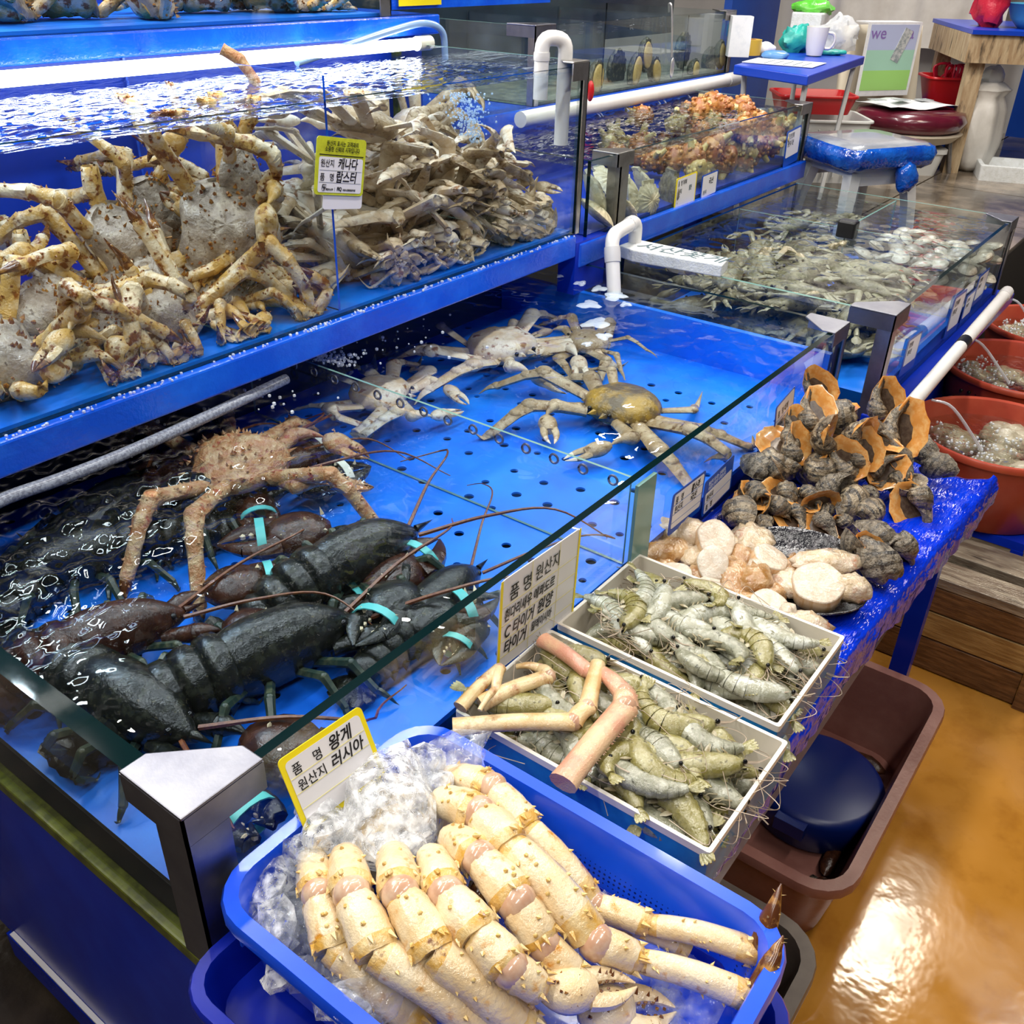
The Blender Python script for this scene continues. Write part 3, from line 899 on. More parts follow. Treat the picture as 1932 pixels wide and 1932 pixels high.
pane(tb6, (2.55, BY0 + .011, .666), (2.555, BY1 - .011, .862), name='acrylic_divider', m='acrylic', edge='glass_edge_pale')
pane(tb6, (2.56, .30, .666), (BX1 - .011, .305, .862), name='acrylic_divider', m='acrylic', edge='glass_edge_pale')
G().bar((2.535, .27, .835), (2.575, .325, .885)).build('clip', M['black'], tb6, smooth=0, bevel=.006)
water('swimming_crab_water', 'clear shallow water over the swimming crabs and clams', BX0 + .011, BX1 - .011, BY0 + .011, BY1 - .011, .848, 'water', .002, 30, 11, 100)
bb = thing('tank_base', 'dark blue metal base and gutter under the swimming crab tank', 'tank base', (0, 0, 0))
G().bar((BX0 - .01, BY0 - .05, BZ0 - .035), (BX1 + .06, BY0 + .02, BZ0 - .002)).build('gutter', M['blue_panel'], bb, smooth=0, bevel=.003)
G().bar((BX0, BY0 + .02, .20), (BX1, BY1, BZ0 - .002)).build('plinth', M['blue_panel'], bb, smooth=0)
for x in (BX0 + .03, BX1 - .08):
    for y in (BY0 + .05, BY1 - .1):
        G().bar((x, y, 0), (x + .05, y + .05, .20)).build('foot_block', M['black'], bb, smooth=0)
def confine(o, lo, hi, shift=(.5, .5, .22)):
    """fold whatever reaches past the glass back into the tank, like a limb bent by the pane."""
    bpy.context.view_layer.update()
    lo, hi = np.asarray(lo, float), np.asarray(hi, float)
    mn, mx = np.full(3, 9.0), np.full(3, -9.0)
    for ch in o.children_recursive:
        if ch.type == 'MESH':
            v = np.empty(len(ch.data.vertices) * 3)
            ch.data.vertices.foreach_get('co', v)
            mw = np.array(ch.matrix_world)
            w = v.reshape(-1, 3) @ mw[:3, :3].T + mw[:3, 3]
            mn, mx = np.minimum(mn, w.min(0)), np.maximum(mx, w.max(0))
    sh = np.where(mn < lo, lo - mn, 0) + np.where(mx > hi, hi - mx, 0)
    sh = np.where((mn < lo) & (mx > hi), ((lo - mn) + (hi - mx)) / 2, sh) * np.asarray(shift, float)
    o.location = tuple(np.array(o.location) + sh)
    bpy.context.view_layer.update()
    for ch in o.children_recursive:
        if ch.type != 'MESH':
            continue
        mw = np.array(ch.matrix_world)
        v = np.empty(len(ch.data.vertices) * 3)
        ch.data.vertices.foreach_get('co', v)
        w = v.reshape(-1, 3) @ mw[:3, :3].T + mw[:3, 3]
        if (w >= lo).all() and (w <= hi).all():
            continue
        w = np.where(w > hi, 2 * hi - w, w)
        w = np.where(w < lo, 2 * lo - w, w)
        w = np.clip(w, lo, hi)
        im = np.linalg.inv(mw)
        v = w @ im[:3, :3].T + im[:3, 3]
        ch.data.vertices.foreach_set('co', v.ravel())
        ch.data.update()
    return o


# ------------------------------------------------------------------ sea life builders (each lies round its own origin, z up, head towards +x)
def seg_rad(n, r0, r1, flare=1.15):
    t = np.linspace(0, 1, n)
    r = r0 + (r1 - r0) * t
    return r * (1 + (flare - 1) * (np.exp(-(t / .10) ** 2) + .9 * np.exp(-((1 - t) / .12) ** 2)))


def crab_leg(parent, pts, rads, m, name='leg', flat=1.0, spines=0, spine_m=None, tip=None, rnd=None, n=8, flare=1.12, srad=.12, up=(0, 0, 1), rough=0):
    """jointed leg: a run of tapering segments through pts; rads[i] = radius at joint i."""
    rnd = rnd or random.Random(1)
    g = G()
    for i in range(len(pts) - 1):
        a, b = np.asarray(pts[i], float), np.asarray(pts[i + 1], float)
        last = i == len(pts) - 2
        k = 7
        t = np.linspace(0, 1, k)
        P = a + (b - a) * t[:, None]
        r = seg_rad(k, rads[i], rads[i + 1] if not last else rads[-1], flare)
        if last:
            r = rads[i] * np.array([.8, .95, .8, .62, .45, .27, .08])
            bend = np.cross(unit(b - a), [0, 0, 1])
            P = P - np.outer(np.sin(PI * t) * np.linalg.norm(b - a) * .10, [0, 0, -1])
        mi = 1 if (last and tip) else 0
        if i:
            g.ball(a, (rads[i] * 1.02, rads[i] * 1.02, rads[i] * 1.02 * max(.6, flat)), (9, 6), 0)
        g.tube(P, np.stack([r, r * flat], 1), n, mi, up)
        if spines:
            L = np.linalg.norm(b - a)
            for _ in range(max(2, int(spines * L / .1))):
                u = rnd.uniform(.06, .95)
                if last:
                    u *= .6
                d = unit(A(rnd.uniform(-1, 1), rnd.uniform(-1, 1), rnd.uniform(-.2, 1)) - unit(b - a) * .0)
                d = unit(d - unit(b - a) * np.dot(d, unit(b - a)))
                rr = np.interp(u, t, r)
                g.cone(a + (b - a) * u + d * rr * .85 * (flat if abs(d[2]) > .7 else 1), d + unit(b - a) * .35, rr * srad * 1.4, rr * rnd.uniform(.28, .55), 4, 2)
    mats = [m, tip or m, spine_m or m]
    if rough:
        off = 0
        for q, V in enumerate(g.v):
            if len(V) > 8:
                g.v[q] = V + rads[0] * rough * np.stack([wob(V, 260, 1), wob(V, 260, 2), wob(V, 260, 3)], -1)
    return g.build(name, mats, parent, smooth=50)


def claw(parent, a, d, L, r, m, name='claw', up=(0, 0, 1), tip=None, spines=0, spine_m=None, rnd=None, gap=.22, flat=.72):
    """pincer: swollen palm with a fixed and a moving finger."""
    rnd = rnd or random.Random(2)
    R = rot_to(d, up)
    a = np.asarray(a, float)
    g = G()
    t = np.linspace(0, 1, 8)
    palm = np.stack([t * L * .56, 0 * t, 0 * t], 1)
    pr = r * np.array([.42, .74, .95, 1.05, 1.06, 1.0, .88, .6])
    g.tube(a + palm @ R.T, np.stack([pr, pr * flat], 1), 10, 0, R[:, 2])
    for s in (-1, 1):
        P = np.stack([L * (.48 + .52 * t), s * r * (.52 + .2 * np.sin(PI * t) - (.52 - gap * .3) * t ** 1.6), 0 * t], 1)
        fr = r * np.array([.50, .46, .42, .37, .31, .24, .15, .04])
        g.tube(a + P[:5] @ R.T, np.stack([fr[:5], fr[:5] * .8], 1), 7, 0, R[:, 2])
        g.tube(a + P[4:] @ R.T, np.stack([fr[4:], fr[4:] * .8], 1), 7, 1, R[:, 2])
        if spines:
            for q in range(3):
                p = P[2 + q] + A(0, -s * fr[2 + q] * .8, 0)
                g.ball(a + R @ p, r * .12, (6, 4), 2)
    for _ in range(int(spines * 14)):
        u = rnd.uniform(.05, .95); th = rnd.uniform(.1, PI - .1)
        c = A(u * L * .9, r * .95 * math.cos(th) * (1 - .45 * u), r * flat * math.sin(th) * (1 - .45 * u))
        g.cone(a + R @ c, R @ A(.2, math.cos(th), math.sin(th)), r * .09, r * rnd.uniform(.14, .3), 4, 2)
    return g.build(name, [m, tip or m, spine_m or m], parent, smooth=55)


def king_crab(label, loc, rot, size=1.0, seed=0, group=None, m='kl', ml='kl_leg', lift=None, spread=1.0, name='king_crab', ms='kl_spine'):
    """spiny crab, shell about 16 cm wide, three pairs of walking legs and two claws."""
    rnd = random.Random(seed)
    o = thing(name, label, 'crab', loc, rot, group, size)
    w, l, h = .078, .074, .040
    g = G()
    n, k = 44, 16
    ph = np.linspace(-.35, PI / 2, k)
    th = np.arange(n) * 2 * PI / n
    lobes = 1 + .10 * np.cos(3 * th) + .05 * np.sin(5 * th + 1)
    P = np.stack([np.outer(np.cos(ph), np.cos(th) * lobes * l), np.outer(np.cos(ph), np.sin(th) * lobes * w), np.repeat((np.sin(ph) * h)[:, None], n, 1)], -1)
    P[..., 2] += (.006 * wob(P, 60, seed) + .0035 * wob(P, 210, seed + 2)) * (P[..., 2] > 0) + .008 * np.cos(P[..., 1] / w * 4) * (P[..., 2] > h * .4)
    g.rings(P)
    for _ in range(90):
        a, e = rnd.uniform(0, 2 * PI), rnd.uniform(0.02, 1.45)
        d = A(math.cos(e) * math.cos(a) / l, math.cos(e) * math.sin(a) / w, math.sin(e) / h)
        c = A(math.cos(e) * math.cos(a) * l, math.cos(e) * math.sin(a) * w, math.sin(e) * h) * (1.02 if e > .3 else 1.06)
        g.cone(c, d, rnd.uniform(.0022, .0042), rnd.uniform(.004, .011), 5, 1)
    for s in (-1, 1):
        g.cone((l * 1.02, s * .012, .006), (1, s * .2, .35), .005, .022, 5, 1)
    g.build('carapace', [M[m], M[ms]], o, smooth=60)
    b = G().ball((-.01, 0, -.012), (.055, .055, .020), (14, 7))
    b.ball((.058, 0, -.012), (.018, .026, .012), (10, 6))
    b.build('underside', M[ml], o)
    for s in (-1, 1):
        for i, (ang, L) in enumerate(((50, 1.0), (92, 1.1), (132, .95))):
            ang = RAD(ang + rnd.uniform(-13, 13))
            d = A(math.cos(ang), s * math.sin(ang), 0)
            p0 = A(d[0] * l * .72, d[1] * w * .74, -.004)
            up1 = (lift if lift is not None else .045) + rnd.uniform(-.03, .04)
            q = [p0, p0 + d * .022 + A(0, 0, .004), p0 + d * .105 * L * spread + A(0, 0, up1)]
            sw = rnd.uniform(-.5, .5)
            d2 = unit(A(math.cos(ang + s * sw), s * math.sin(ang + s * sw), -.35 - rnd.random() * .5))
            q.append(q[-1] + d2 * .035)
            q.append(q[-1] + unit(d2 + A(0, 0, -.5)) * .085 * L)
            q.append(q[-1] + unit(d2 + A(0, 0, -.9)) * .055)
            crab_leg(o, q, [.011, .0125, .0135, .0115, .0095, .002], M[ml], 'leg', .9, 13, M[ms], M['kc_tip'], rnd, rough=.16, srad=.16)
        d = A(.80, s * .6, 0)
        p0 = A(l * .75, s * .035, -.008)
        p1 = p0 + A(.035, s * (.03 + .03 * rnd.random()), .012)
        p2 = p1 + A(.05, -s * .004, -.006)
        crab_leg(o, [p0, p1, p2], [.012, .0135, .013], M[ml], 'claw_arm', .95, 7, M[ms], None, rnd)
        claw(o, p2, A(.8, -s * (.2 + .5 * rnd.random()), -.25), .085 if s > 0 else .07, .021 if s > 0 else .016, M[ml], tip=M['kc_tip'], spines=1, spine_m=M[ms], rnd=rnd)
    return o


def snow_crab(label, loc, rot, size=1.0, seed=0, group=None, m='sc', ml='sc', name='snow_crab', lift=.02, wild=.35):
    """smooth long-legged crab, shell about 12 cm, flat legs."""
    rnd = random.Random(seed)
    o = thing(name, label, 'crab', loc, rot, group, size)
    n, k = 26, 10
    th = np.arange(n) * 2 * PI / n
    ph = np.linspace(-.7, PI / 2, k)
    sh = 1 + .10 * np.cos(th - PI) - .12 * np.exp(-(np.minimum(th, 2 * PI - th) / .5) ** 2)
    P = np.stack([np.outer(np.cos(ph) ** .8, np.cos(th) * sh * .060), np.outer(np.cos(ph) ** .8, np.sin(th) * sh * .064), np.repeat((np.sin(ph) * .026)[:, None], n, 1)], -1)
    P[..., 2] += .0035 * wob(P, 75, seed) * (P[..., 2] > 0)
    g = G().rings(P)
    for s in (-1, 1):
        g.cone((.052, s * .010, .002), (1, s * .1, .15), .006, .016, 5)
        g.ball((.052, s * .020, .006), .0042, (6, 5), 1)
        for q in range(5):
            a = RAD(35 + q * 14)
            g.cone((.056 * math.cos(a), s * .060 * math.sin(a), .0), (math.cos(a), s * math.sin(a), .1), .0035, .006, 4)
    g.build('carapace', [M[m], M['eye']], o, smooth=60)
    G().ball((-.006, 0, -.015), (.045, .045, .012), (12, 6)).build('underside', M['sc_pale'], o)
    for s in (-1, 1):
        for i, (ang, L) in enumerate(((58, 1.1), (85, 1.15), (112, 1.05), (142, .75))):
            a1 = RAD(ang + rnd.uniform(-10, 10))
            d = A(math.cos(a1), s * math.sin(a1), 0)
            p0 = A(d[0] * .046, d[1] * .050, -.006)
            a2 = a1 + rnd.uniform(-wild, wild)
            e2 = A(math.cos(a2), s * math.sin(a2), 0)
            q = [p0, p0 + d * .018, p0 + d * .018 + e2 * .072 * L + A(0, 0, lift + rnd.uniform(-.01, .03))]
            a3 = a2 + rnd.choice((-1, 1)) * rnd.uniform(.3, 1.2)
            e3 = A(math.cos(a3), s * math.sin(a3), -.25)
            q.append(q[-1] + e3 * .028)
            q.append(q[-1] + unit(e3 + A(0, 0, -.2)) * .048 * L)
            q.append(q[-1] + unit(e3 + A(rnd.uniform(-.3, .3), rnd.uniform(-.3, .3), -.35)) * .036)
            r = .0165 if i < 3 else .0095
            crab_leg(o, q, [r * .7, r * .75, r, r * .75, r * .6, .0015], M[ml], 'leg', .50, 0, None, None, rnd, flare=1.04)
        p0 = A(.045, s * .030, -.006)
        p1 = p0 + A(.030, s * (.02 + .04 * rnd.random()), .006)
        p2 = p1 + A(.034, -s * .012, -.004)
        crab_leg(o, [p0, p1, p2], [.009, .0125, .011], M[ml], 'claw_arm', .85, 0, None, None, rnd)
        claw(o, p2, A(.7, -s * rnd.uniform(.1, .9), -.15), .075, .0145, M[ml], tip=M['sc_pale'], rnd=rnd, gap=.6)
    return o


def lobster(label, loc, rot, size=1.0, seed=0, m='lob', ca=(25, -20), cr=(0, 0), band='band_teal', curl=.5, tail_bend=0.0, claws=(1, 1)):
    """clawed lobster about 34 cm from nose to fan; ca = angle of each claw arm, cr = turn of each claw."""
    rnd = random.Random(seed)
    o = thing('lobster', label, 'lobster', loc, rot, None, size)
    t = np.linspace(0, 1, 12)
    P = np.stack([.155 - .155 * t, 0 * t, .002 + .006 * np.sin(PI * t)], 1)
    r = .042 * np.array([.06, .30, .52, .70, .84, .94, 1.0, 1.04, 1.05, 1.05, 1.02, .92])
    g = G().tube(P, np.stack([r * .92, r], 1), 16)
    g.cone((.15, 0, .008), (1, 0, .1), .006, .03, 6)
    for s in (-1, 1):
        g.ball((.130, s * .014, .014), .0055, (8, 6), 1)
    g.build('carapace', [M[m], M['eye']], o, smooth=60)
    x, z, a, yaw = 0.0, .002, 0.0, 0.0
    for k in range(6):
        rr = .0415 - .0026 * k
        dx = A(-math.cos(a) * math.cos(yaw), math.sin(yaw), -math.sin(a))
        c0 = A(x, 0, z) if k == 0 else c1
        c1 = c0 + dx * .026
        seg = G().tube([c0 + dx * -.006, c0 + dx * .004, c0 + dx * .016, c1, c1 + dx * .004], np.array([[.80, .80], [1.04, 1.04], [1.06, 1.06], [.98, .98], [.7, .7]]) * rr, 14)
        for s in (-1, 1):
            seg.cone(c0 + dx * .012 + A(0, s * rr * .95, -rr * .35), (-.3, s * .4, -1), .008, .014, 4)
        seg.build('tail_segment', M[m], o, smooth=60)
        a += curl * .16
        yaw += tail_bend * .16
    dxy = unit(A(dx[0], dx[1], 0))
    fan = G()
    for q in (-58, -30, 0, 30, 58):
        d = rz(RAD(q)) @ dxy
        d = unit(d + A(0, 0, dx[2]))
        s_ = np.cross(d, [0, 0, 1.0])
        L = .052 if abs(q) < 50 else .046
        tt = np.linspace(0, 1, 6)
        fan.tube(c1 + np.outer(tt * L, d), np.stack([.014 * np.array([.35, .75, .95, 1, .9, .45]), .0030 * np.ones(6)], 1), 8, 0, np.cross(s_, d))
    fan.build('tail_fan', M[m], o, smooth=60)
    for s in (-1, 1):
        for i in range(4):
            b = A(.085 - .024 * i, s * .020, -.016)
            ang = RAD(55 + i * 26 + rnd.uniform(-8, 8))
            d = A(math.cos(ang), s * math.sin(ang), 0)
            q = [b, b + d * .055 + A(0, 0, .020), b + d * .085 + A(0, 0, -.006), b + d * .105 + A(rnd.uniform(-.01, .01), 0, -.026)]
            crab_leg(o, q, [.0058, .0055, .0045, .0012], M['lob_leg'], 'leg', 1, 0, None, M['lob_leg'], rnd, n=6)
        ang = RAD(rnd.uniform(-25, 25))
        b = A(.145, s * .012, .006)
        L = .24 + .05 * rnd.random()
        d = A(math.cos(ang), s * abs(math.sin(ang)) + s * .25, .25)
        pts = curve([b, b + d * L * .35, b + d * L * .7 + A(0, 0, -.02), b + d * L + A(-.03, s * .04, -.07)], 6)
        G().tube(pts, np.linspace(.0032, .0008, len(pts)), 5).build('antenna', M['antenna'], o)
    for j, s in enumerate((1, -1)):
        if not claws[j]:
            continue
        ang = RAD(ca[j])
        b = A(.112, s * .022, -.008)
        d = A(math.cos(ang), math.sin(ang), 0)
        p1 = b + d * .042 + A(0, 0, .006)
        p2 = p1 + unit(d + A(.3, 0, 0)) * .036
        crab_leg(o, [b, p1, p2], [.010, .014, .016], M[m], 'claw_arm', .9, 0, None, None, rnd)
        dc = rz(ang + RAD(cr[j])) @ A(1, 0, 0)
        big = 1.0 if j == 0 else .86
        c = claw(o, p2, dc, .150 * big, .040 * big, M['lob_red'] if j == 0 else M[m], spines=.4, spine_m=M['tooth'], rnd=rnd, gap=0.1, flat=.62)
        R = rot_to(dc)
        tt = np.linspace(0, 2 * PI, 17)[:-1]
        ring = lambda off: np.array([p2 + R @ A(.150 * big * .62 + off, .0345 * big * math.cos(q), .0235 * big * math.sin(q)) for q in tt])
        ring2 = lambda off: np.array([p2 + R @ A(.150 * big * .62 + off, .0365 * big * math.cos(q), .0255 * big * math.sin(q)) for q in tt])
        G().rings([ring(-.006), ring2(-.006), ring2(.006), ring(.006)], 0, False, False).build('rubber_band', M[band], c)
    return o


def swimming_crab_proto(seed, m='swim'):
    rnd = random.Random(seed)
    o = thing('swimming_crab', 'greenish brown swimming crab', 'crab')
    w, l = .072, .038
    th = np.arange(32) * 2 * PI / 32
    ph = np.linspace(-.6, PI / 2, 7)
    sp = 1 + .28 * np.exp(-((np.abs(np.sin(th)) - 1) / .02) ** 2)
    fx = np.where(np.cos(th) > 0, 1.0 + .05 * np.cos(th * 9), .85)
    P = np.stack([np.outer(np.cos(ph), np.cos(th) * l * fx), np.outer(np.cos(ph), np.sin(th) * w * sp), np.repeat((np.sin(ph) * .018)[:, None], 32, 1)], -1)
    P[..., 2] += .003 * wob(P, 80, seed) * (P[..., 2] > .004)
    g = G().rings(P)
    for s in (-1, 1):
        for q in range(6):
            a = RAD(25 + q * 10)
            g.cone((l * math.cos(a), s * w * math.sin(a) * 1.0, 0), (math.cos(a), s * math.sin(a) * .6, 0), .003, .007, 4)
        g.ball((l * 1.0, s * .016, .006), .0035, (6, 5), 1)
    g.build('carapace', [M[m], M['eye']], o, smooth=60)
    for s in (-1, 1):
        for i, ang in enumerate((75, 100, 125)):
            a1 = RAD(ang + rnd.uniform(-14, 14))
            d = A(math.cos(a1), s * math.sin(a1), 0)
            p0 = A(d[0] * .02, d[1] * .045, -.006)
            q = [p0, p0 + d * .045 + A(0, 0, .006), p0 + d * .065 + A(.008, 0, -.004), p0 + d * .085 + A(.016, 0, -.008)]
            crab_leg(o, q, [.005, .0055, .0045, .001], M['swim_pale'], 'leg', .6, 0, None, None, rnd, n=6)
        p0 = A(-.02, s * .04, -.006)
        d = unit(A(-.6, s, 0))
        g = G().tube([p0, p0 + d * .02, p0 + d * .035], [.005, .006, .005], 6)
        g.tube([p0 + d * .034, p0 + d * .045, p0 + d * .058, p0 + d * .066], [[.004, .002], [.011, .002], [.010, .002], [.003, .001]], 8)
        g.build('paddle_leg', M['swim_pale'], o)
        p0 = A(.026, s * .035, -.004)
        p1 = p0 + A(.022, s * (.035 + .02 * rnd.random()), .004)
        p2 = p1 + A(.026, -s * .012, -.003)
        crab_leg(o, [p0, p1, p2], [.006, .009, .007], M['swim_pale'], 'claw_arm', .9, 0, None, None, rnd, n=7)
        claw(o, p2, A(.5, -s * 1.0, 0), .06, .010, M['swim_pale'], rnd=rnd, gap=.4)
    return o


def shrimp_proto(seed, bend, m, L=.100, name='shrimp'):
    """raw whole shrimp lying on its side; bend = total turn of the tail in degrees."""
    rnd = random.Random(seed)
    o = thing(name, 'raw grey shrimp', 'shrimp')
    N = 31
    s = np.linspace(0, 1, N)
    ang = RAD(8) - RAD(bend) * np.clip((s - .25) / .75, 0, 1) ** 1.15
    ds = L / (N - 1)
    x = np.concatenate([[0], np.cumsum(-np.cos(ang[:-1]) * ds)])
    y = np.concatenate([[0], np.cumsum(np.sin(ang[:-1]) * ds)])
    P = np.stack([x + L * .42, y, 0 * x], 1)
    P[:, 1] -= P[:, 1].mean()
    R = .0140 * np.interp(s, [0, .06, .16, .34, .42, .6, .8, .93, 1], [.28, .62, .88, 1.05, 1.03, .95, .76, .52, .36])
    rad = np.stack([R, R * .74], 1)
    hc = 12
    G().tube(P[:hc + 1], rad[:hc + 1], 12).build('carapace', M[m], o, smooth=70)
    g = G()
    cuts = [hc - 1, 15, 18, 21, 24, 27, 30]
    for a, b in zip(cuts[:-1], cuts[1:]):
        i = np.arange(a, b + 1)
        k = np.linspace(1.07, .97, len(i))[:, None]
        g.tube(P[i], rad[i] * k, 12)
    g.build('abdomen', M[m], o, smooth=70)
    d = unit(P[-1] - P[-2])
    g = G()
    for q in (-20, -7, 6, 19):
        e = rz(RAD(q)) @ d
        t = np.linspace(0, 1, 5)
        g.tube(P[-1] + np.outer(t * .017, e) + A(0, 0, q * .00006), np.stack([.0034 * np.array([.5, .9, 1, .85, .25]), np.full(5, .0009)], 1), 6)
    g.build('tail_fan', M['shrimp_y'], o)
    f = unit(P[0] - P[1])
    side = A(f[1], -f[0], 0) * -1
    g = G().cone(P[0] + side * .003 - f * .012, f + side * .12, .0026, .024, 5)
    g.build('rostrum', M[m], o)
    g = G()
    for z in (-1, 1):
        g.ball(P[0] + f * .001 + A(0, 0, z * .0052) + side * .0015, .0027, (7, 5))
    g.build('eye', M['eye'], o)
    g = G()
    for k in range(9):
        i = 3 + k if k < 5 else 11 + (k - 5) * 3
        T = unit(P[i + 1] - P[i - 1])
        b = A(-T[1], T[0], 0) * 1
        vent = b if np.dot(b, side) < 0 else -b
        z = (-1) ** k * .003
        ln = .022 if k < 5 else .012
        e = unit(vent + T * (-.7 if k < 5 else .5) * -1 + A(0, 0, rnd.uniform(-.15, .15)))
        p = P[i] + vent * R[i] * .8 + A(0, 0, z)
        if k < 5:
            g.tube([p, p + e * ln * .5, p + e * ln + f * .006], [.0011, .0009, .0004], 4)
        else:
            g.tube([p, p + e * ln * .5, p + e * ln], [[.0028, .0008], [.0032, .0008], [.001, .0004]], 5)
    g.build('legs', M['swimmeret'], o)
    g = G()
    for z in (-1, 1):
        c = curve([P[0] + A(0, 0, z * .003), P[0] + f * .02 + side * .006 * z + A(0, 0, .006), P[0] + f * .026 + side * .016 * z + A(0, 0, .010), P[0] - f * .01 + side * .035 * z + A(0, 0, .008)], 4)
        g.tube(c, .00045, 3)
        g.tube(curve([P[0] + A(0, 0, z * .002), P[0] + f * .014, P[0] + f * .028 - side * .006], 3), .0007, 3)
    g.build('antennae', M['whisker'], o)
    return o


def whelk_proto(seed, m, open_lip=True, knob=.16, L=.085, m2='whelk_dark'):
    """rapa whelk: low spire, big last whorl with raised cords, flared orange mouth (mouth looks along +x)."""
    o = thing('whelk', 'ribbed whelk', 'whelk')
    turns, per, nq = 2.6, 34, 30
    n = int(turns * per)
    t = np.linspace(0, 1, n)
    k = np.exp(-(1 - t) * turns * 1.02)
    th = t * turns * 2 * PI
    S = L * .33
    q = np.arange(nq) * 2 * PI / nq
    rings = []
    for i in range(n):
        rr = S * k[i]
        c = A(rr * .50 * math.cos(th[i]), rr * .50 * math.sin(th[i]), -rr * 1.0)
        u = max(0, (t[i] - .90) / .10)
        fl = 1 + (.26 * u ** 1.6 if open_lip else 0)
        e = A(math.cos(th[i]), math.sin(th[i]), 0)
        kn = 1 + knob * np.exp(-((q - 1.05) / .40) ** 2) * (.5 + .5 * math.cos(th[i] * 6)) + .030 * np.cos(q * 10) + .018 * math.cos(th[i] * 11)
        tail = np.where(np.sin(q) < 0, 1 + .30 * (-np.sin(q)) ** 3 * (t[i] > .55), 1)
        rings.append(c + np.outer(rr * 1.0 * fl * kn * np.cos(q), e) + np.outer(rr * 1.22 * fl * kn * tail * np.sin(q), [0, 0, 1]))
    rings = np.array(rings)
    rings *= 1 + .028 * wob(rings, 150, seed)[..., None]
    rings -= A(0, 0, rings[..., 2].mean())
    nrm = unit((rings[-1] - rings[-3]).mean(0))
    R = rot_to(nrm, (0, 0, 1)).T
    rings = rings @ R.T
    g = G().rings(rings, 0, True, False)
    for i in range(n - 1):
        for j in range(nq):
            if j % 3 == 0 or (i % 9 == 0 and j % 2):
                g.m[i * nq + j] = 1
    g.build('shell', [M[m], M[m2]], o, smooth=80)
    last = rings[-1]
    c = last.mean(0)
    back = rings[-8].mean(0) - c
    rg = lambda s_, d_: c + (last - c) * s_ + back * d_
    out = [rg(1.0, 0), rg(1.02, -.03), rg(.96, -.02), rg(.76, .45), rg(.60, 1.0), rg(.42, 1.5)]
    lip = G().rings(out, 0, False, False)
    lip.build('lip', M['lip'] if open_lip else M[m], o, smooth=80)
    if open_lip:
        # inner column of the mouth
        p = [c + (last[int(nq * .45)] - c) * .78 + back * .2, c + (last[int(nq * .56)] - c) * .60 + back * .0, c + (last[int(nq * .66)] - c) * .80 + back * .02, c + (last[int(nq * .72)] - c) * .98]
        G().tube(curve(p, 5), np.linspace(S * .14, S * .07, 16), 8).build('column', M['lip'], o)
    d = rg(.64, .95)
    G().add(np.vstack([d, d.mean(0)[None] - back * .06]), [(i, (i + 1) % nq, nq) for i in range(nq)]).build('operculum', M['operculum'], o, smooth=80)
    return o


def shell_disc(w, h, t, ribs=18, depth=.06, ear=True):
    """fan shell outline lofted to a shallow dome (scallop)."""
    g = G()
    n = 48
    th = np.arange(n) * 2 * PI / n
    out = []
    for lev in np.linspace(0, 1, 7):
        rr = 1 - lev
        rib = 1 + depth * np.cos(th * ribs) * (rr > .15)
        px = np.sin(th) * w * rr * rib
        py = -np.cos(th) * h * rr * rib * (1 - .10 * np.abs(np.sin(th))) + h * .85 * lev * -.0
        pz = t * (1 - rr ** 2.2) + t * .10 * np.cos(th * ribs) * rr * (1 - rr) * 4
        out.append(np.stack([px, py, pz], 1))
    g.rings(out, 0, False, True)
    lowr = [out[0], out[0] * A(.97, .97, 1) - A(0, 0, t * .18), out[0] * A(.5, .5, 1) - A(0, 0, t * .6), out[0] * A(.05, .05, 1) - A(0, 0, t * .7)]
    g.rings(lowr[::-1], 0, True, False)
    if ear:
        g.box((0, h * .93, 0), (w * .9, h * .22, t * .4))
    return g
# ------------------------------------------------------------------ animals in the tanks
def eul(rx, ry, rzv):
    return np.array(Euler((RAD(rx), RAD(ry), RAD(rzv)), 'XYZ').to_matrix())


UPA, UPB = (UX0 + .014, UY0 + .0135, UZ0 + .007), (.880, UY1 - .004, 1.318)
UPL, UPM = (.880, UY1 - .004, 1.13), (.880, UY1 - .004, 1.22)
UPC, UPD = (.892, UY0 + .014, UZ0 + .008), (UX1 - .015, UY1 - .004, 1.318)
LOA, LOB, LOC, LOD = (TW + .005, TW + .005, .702), (.822, TY - .034, .834), (.835, TW + .005, .702), (TX - .034, TY - .034, .834)
TPA, TPB = (-.28, 1.230, 1.406), (1.58, 1.82, 1.75)
# big upper tank: king crabs on the near side of the divider
KCG = 'king crabs in the big upper tank'
confine(king_crab('grey king crab shell half hidden at the left edge of the big tank', yp(30, 745, .775), eul(38, 8, -60), 1.1, 11, KCG), UPA, UPL)
confine(king_crab('king crab facing the glass with a big pale claw hanging down', yp(415, 545, .86), eul(0, 14, -95), 1.2, 12, KCG, lift=.07), UPA, UPM)
confine(king_crab('large grey king crab with black-tipped spines leaning against the pile', yp(255, 490, .98), eul(58, 0, 20), 1.15, 13, KCG), UPA, UPM)
confine(king_crab('king crab squeezed under the pile with its mouth to the glass', yp(345, 655, .775), eul(10, 10, -85), 1.0, 14, KCG, lift=.02), UPA, UPL)
confine(king_crab('king crab high in the corner by the yellow sticker, belly to the glass', yp(560, 315, .90), eul(100, 0, 30), 1.0, 15, KCG), UPA, UPB)
confine(king_crab('king crab beside the clear divider with its legs down the glass', yp(590, 455, .86), eul(64, 10, -40), 1.2, 16, KCG, lift=.05), UPA, UPB)
confine(king_crab('dark king crab at the back of the big tank near the blue wall', yp(120, 575, 1.02), eul(60, 0, 75), 1.0, 17, KCG), UPA, UPL)
confine(king_crab('king crab with legs stretched straight up in the middle of the pile', yp(345, 420, 1.06), eul(95, 20, 5), .9, 18, KCG), UPA, UPB)
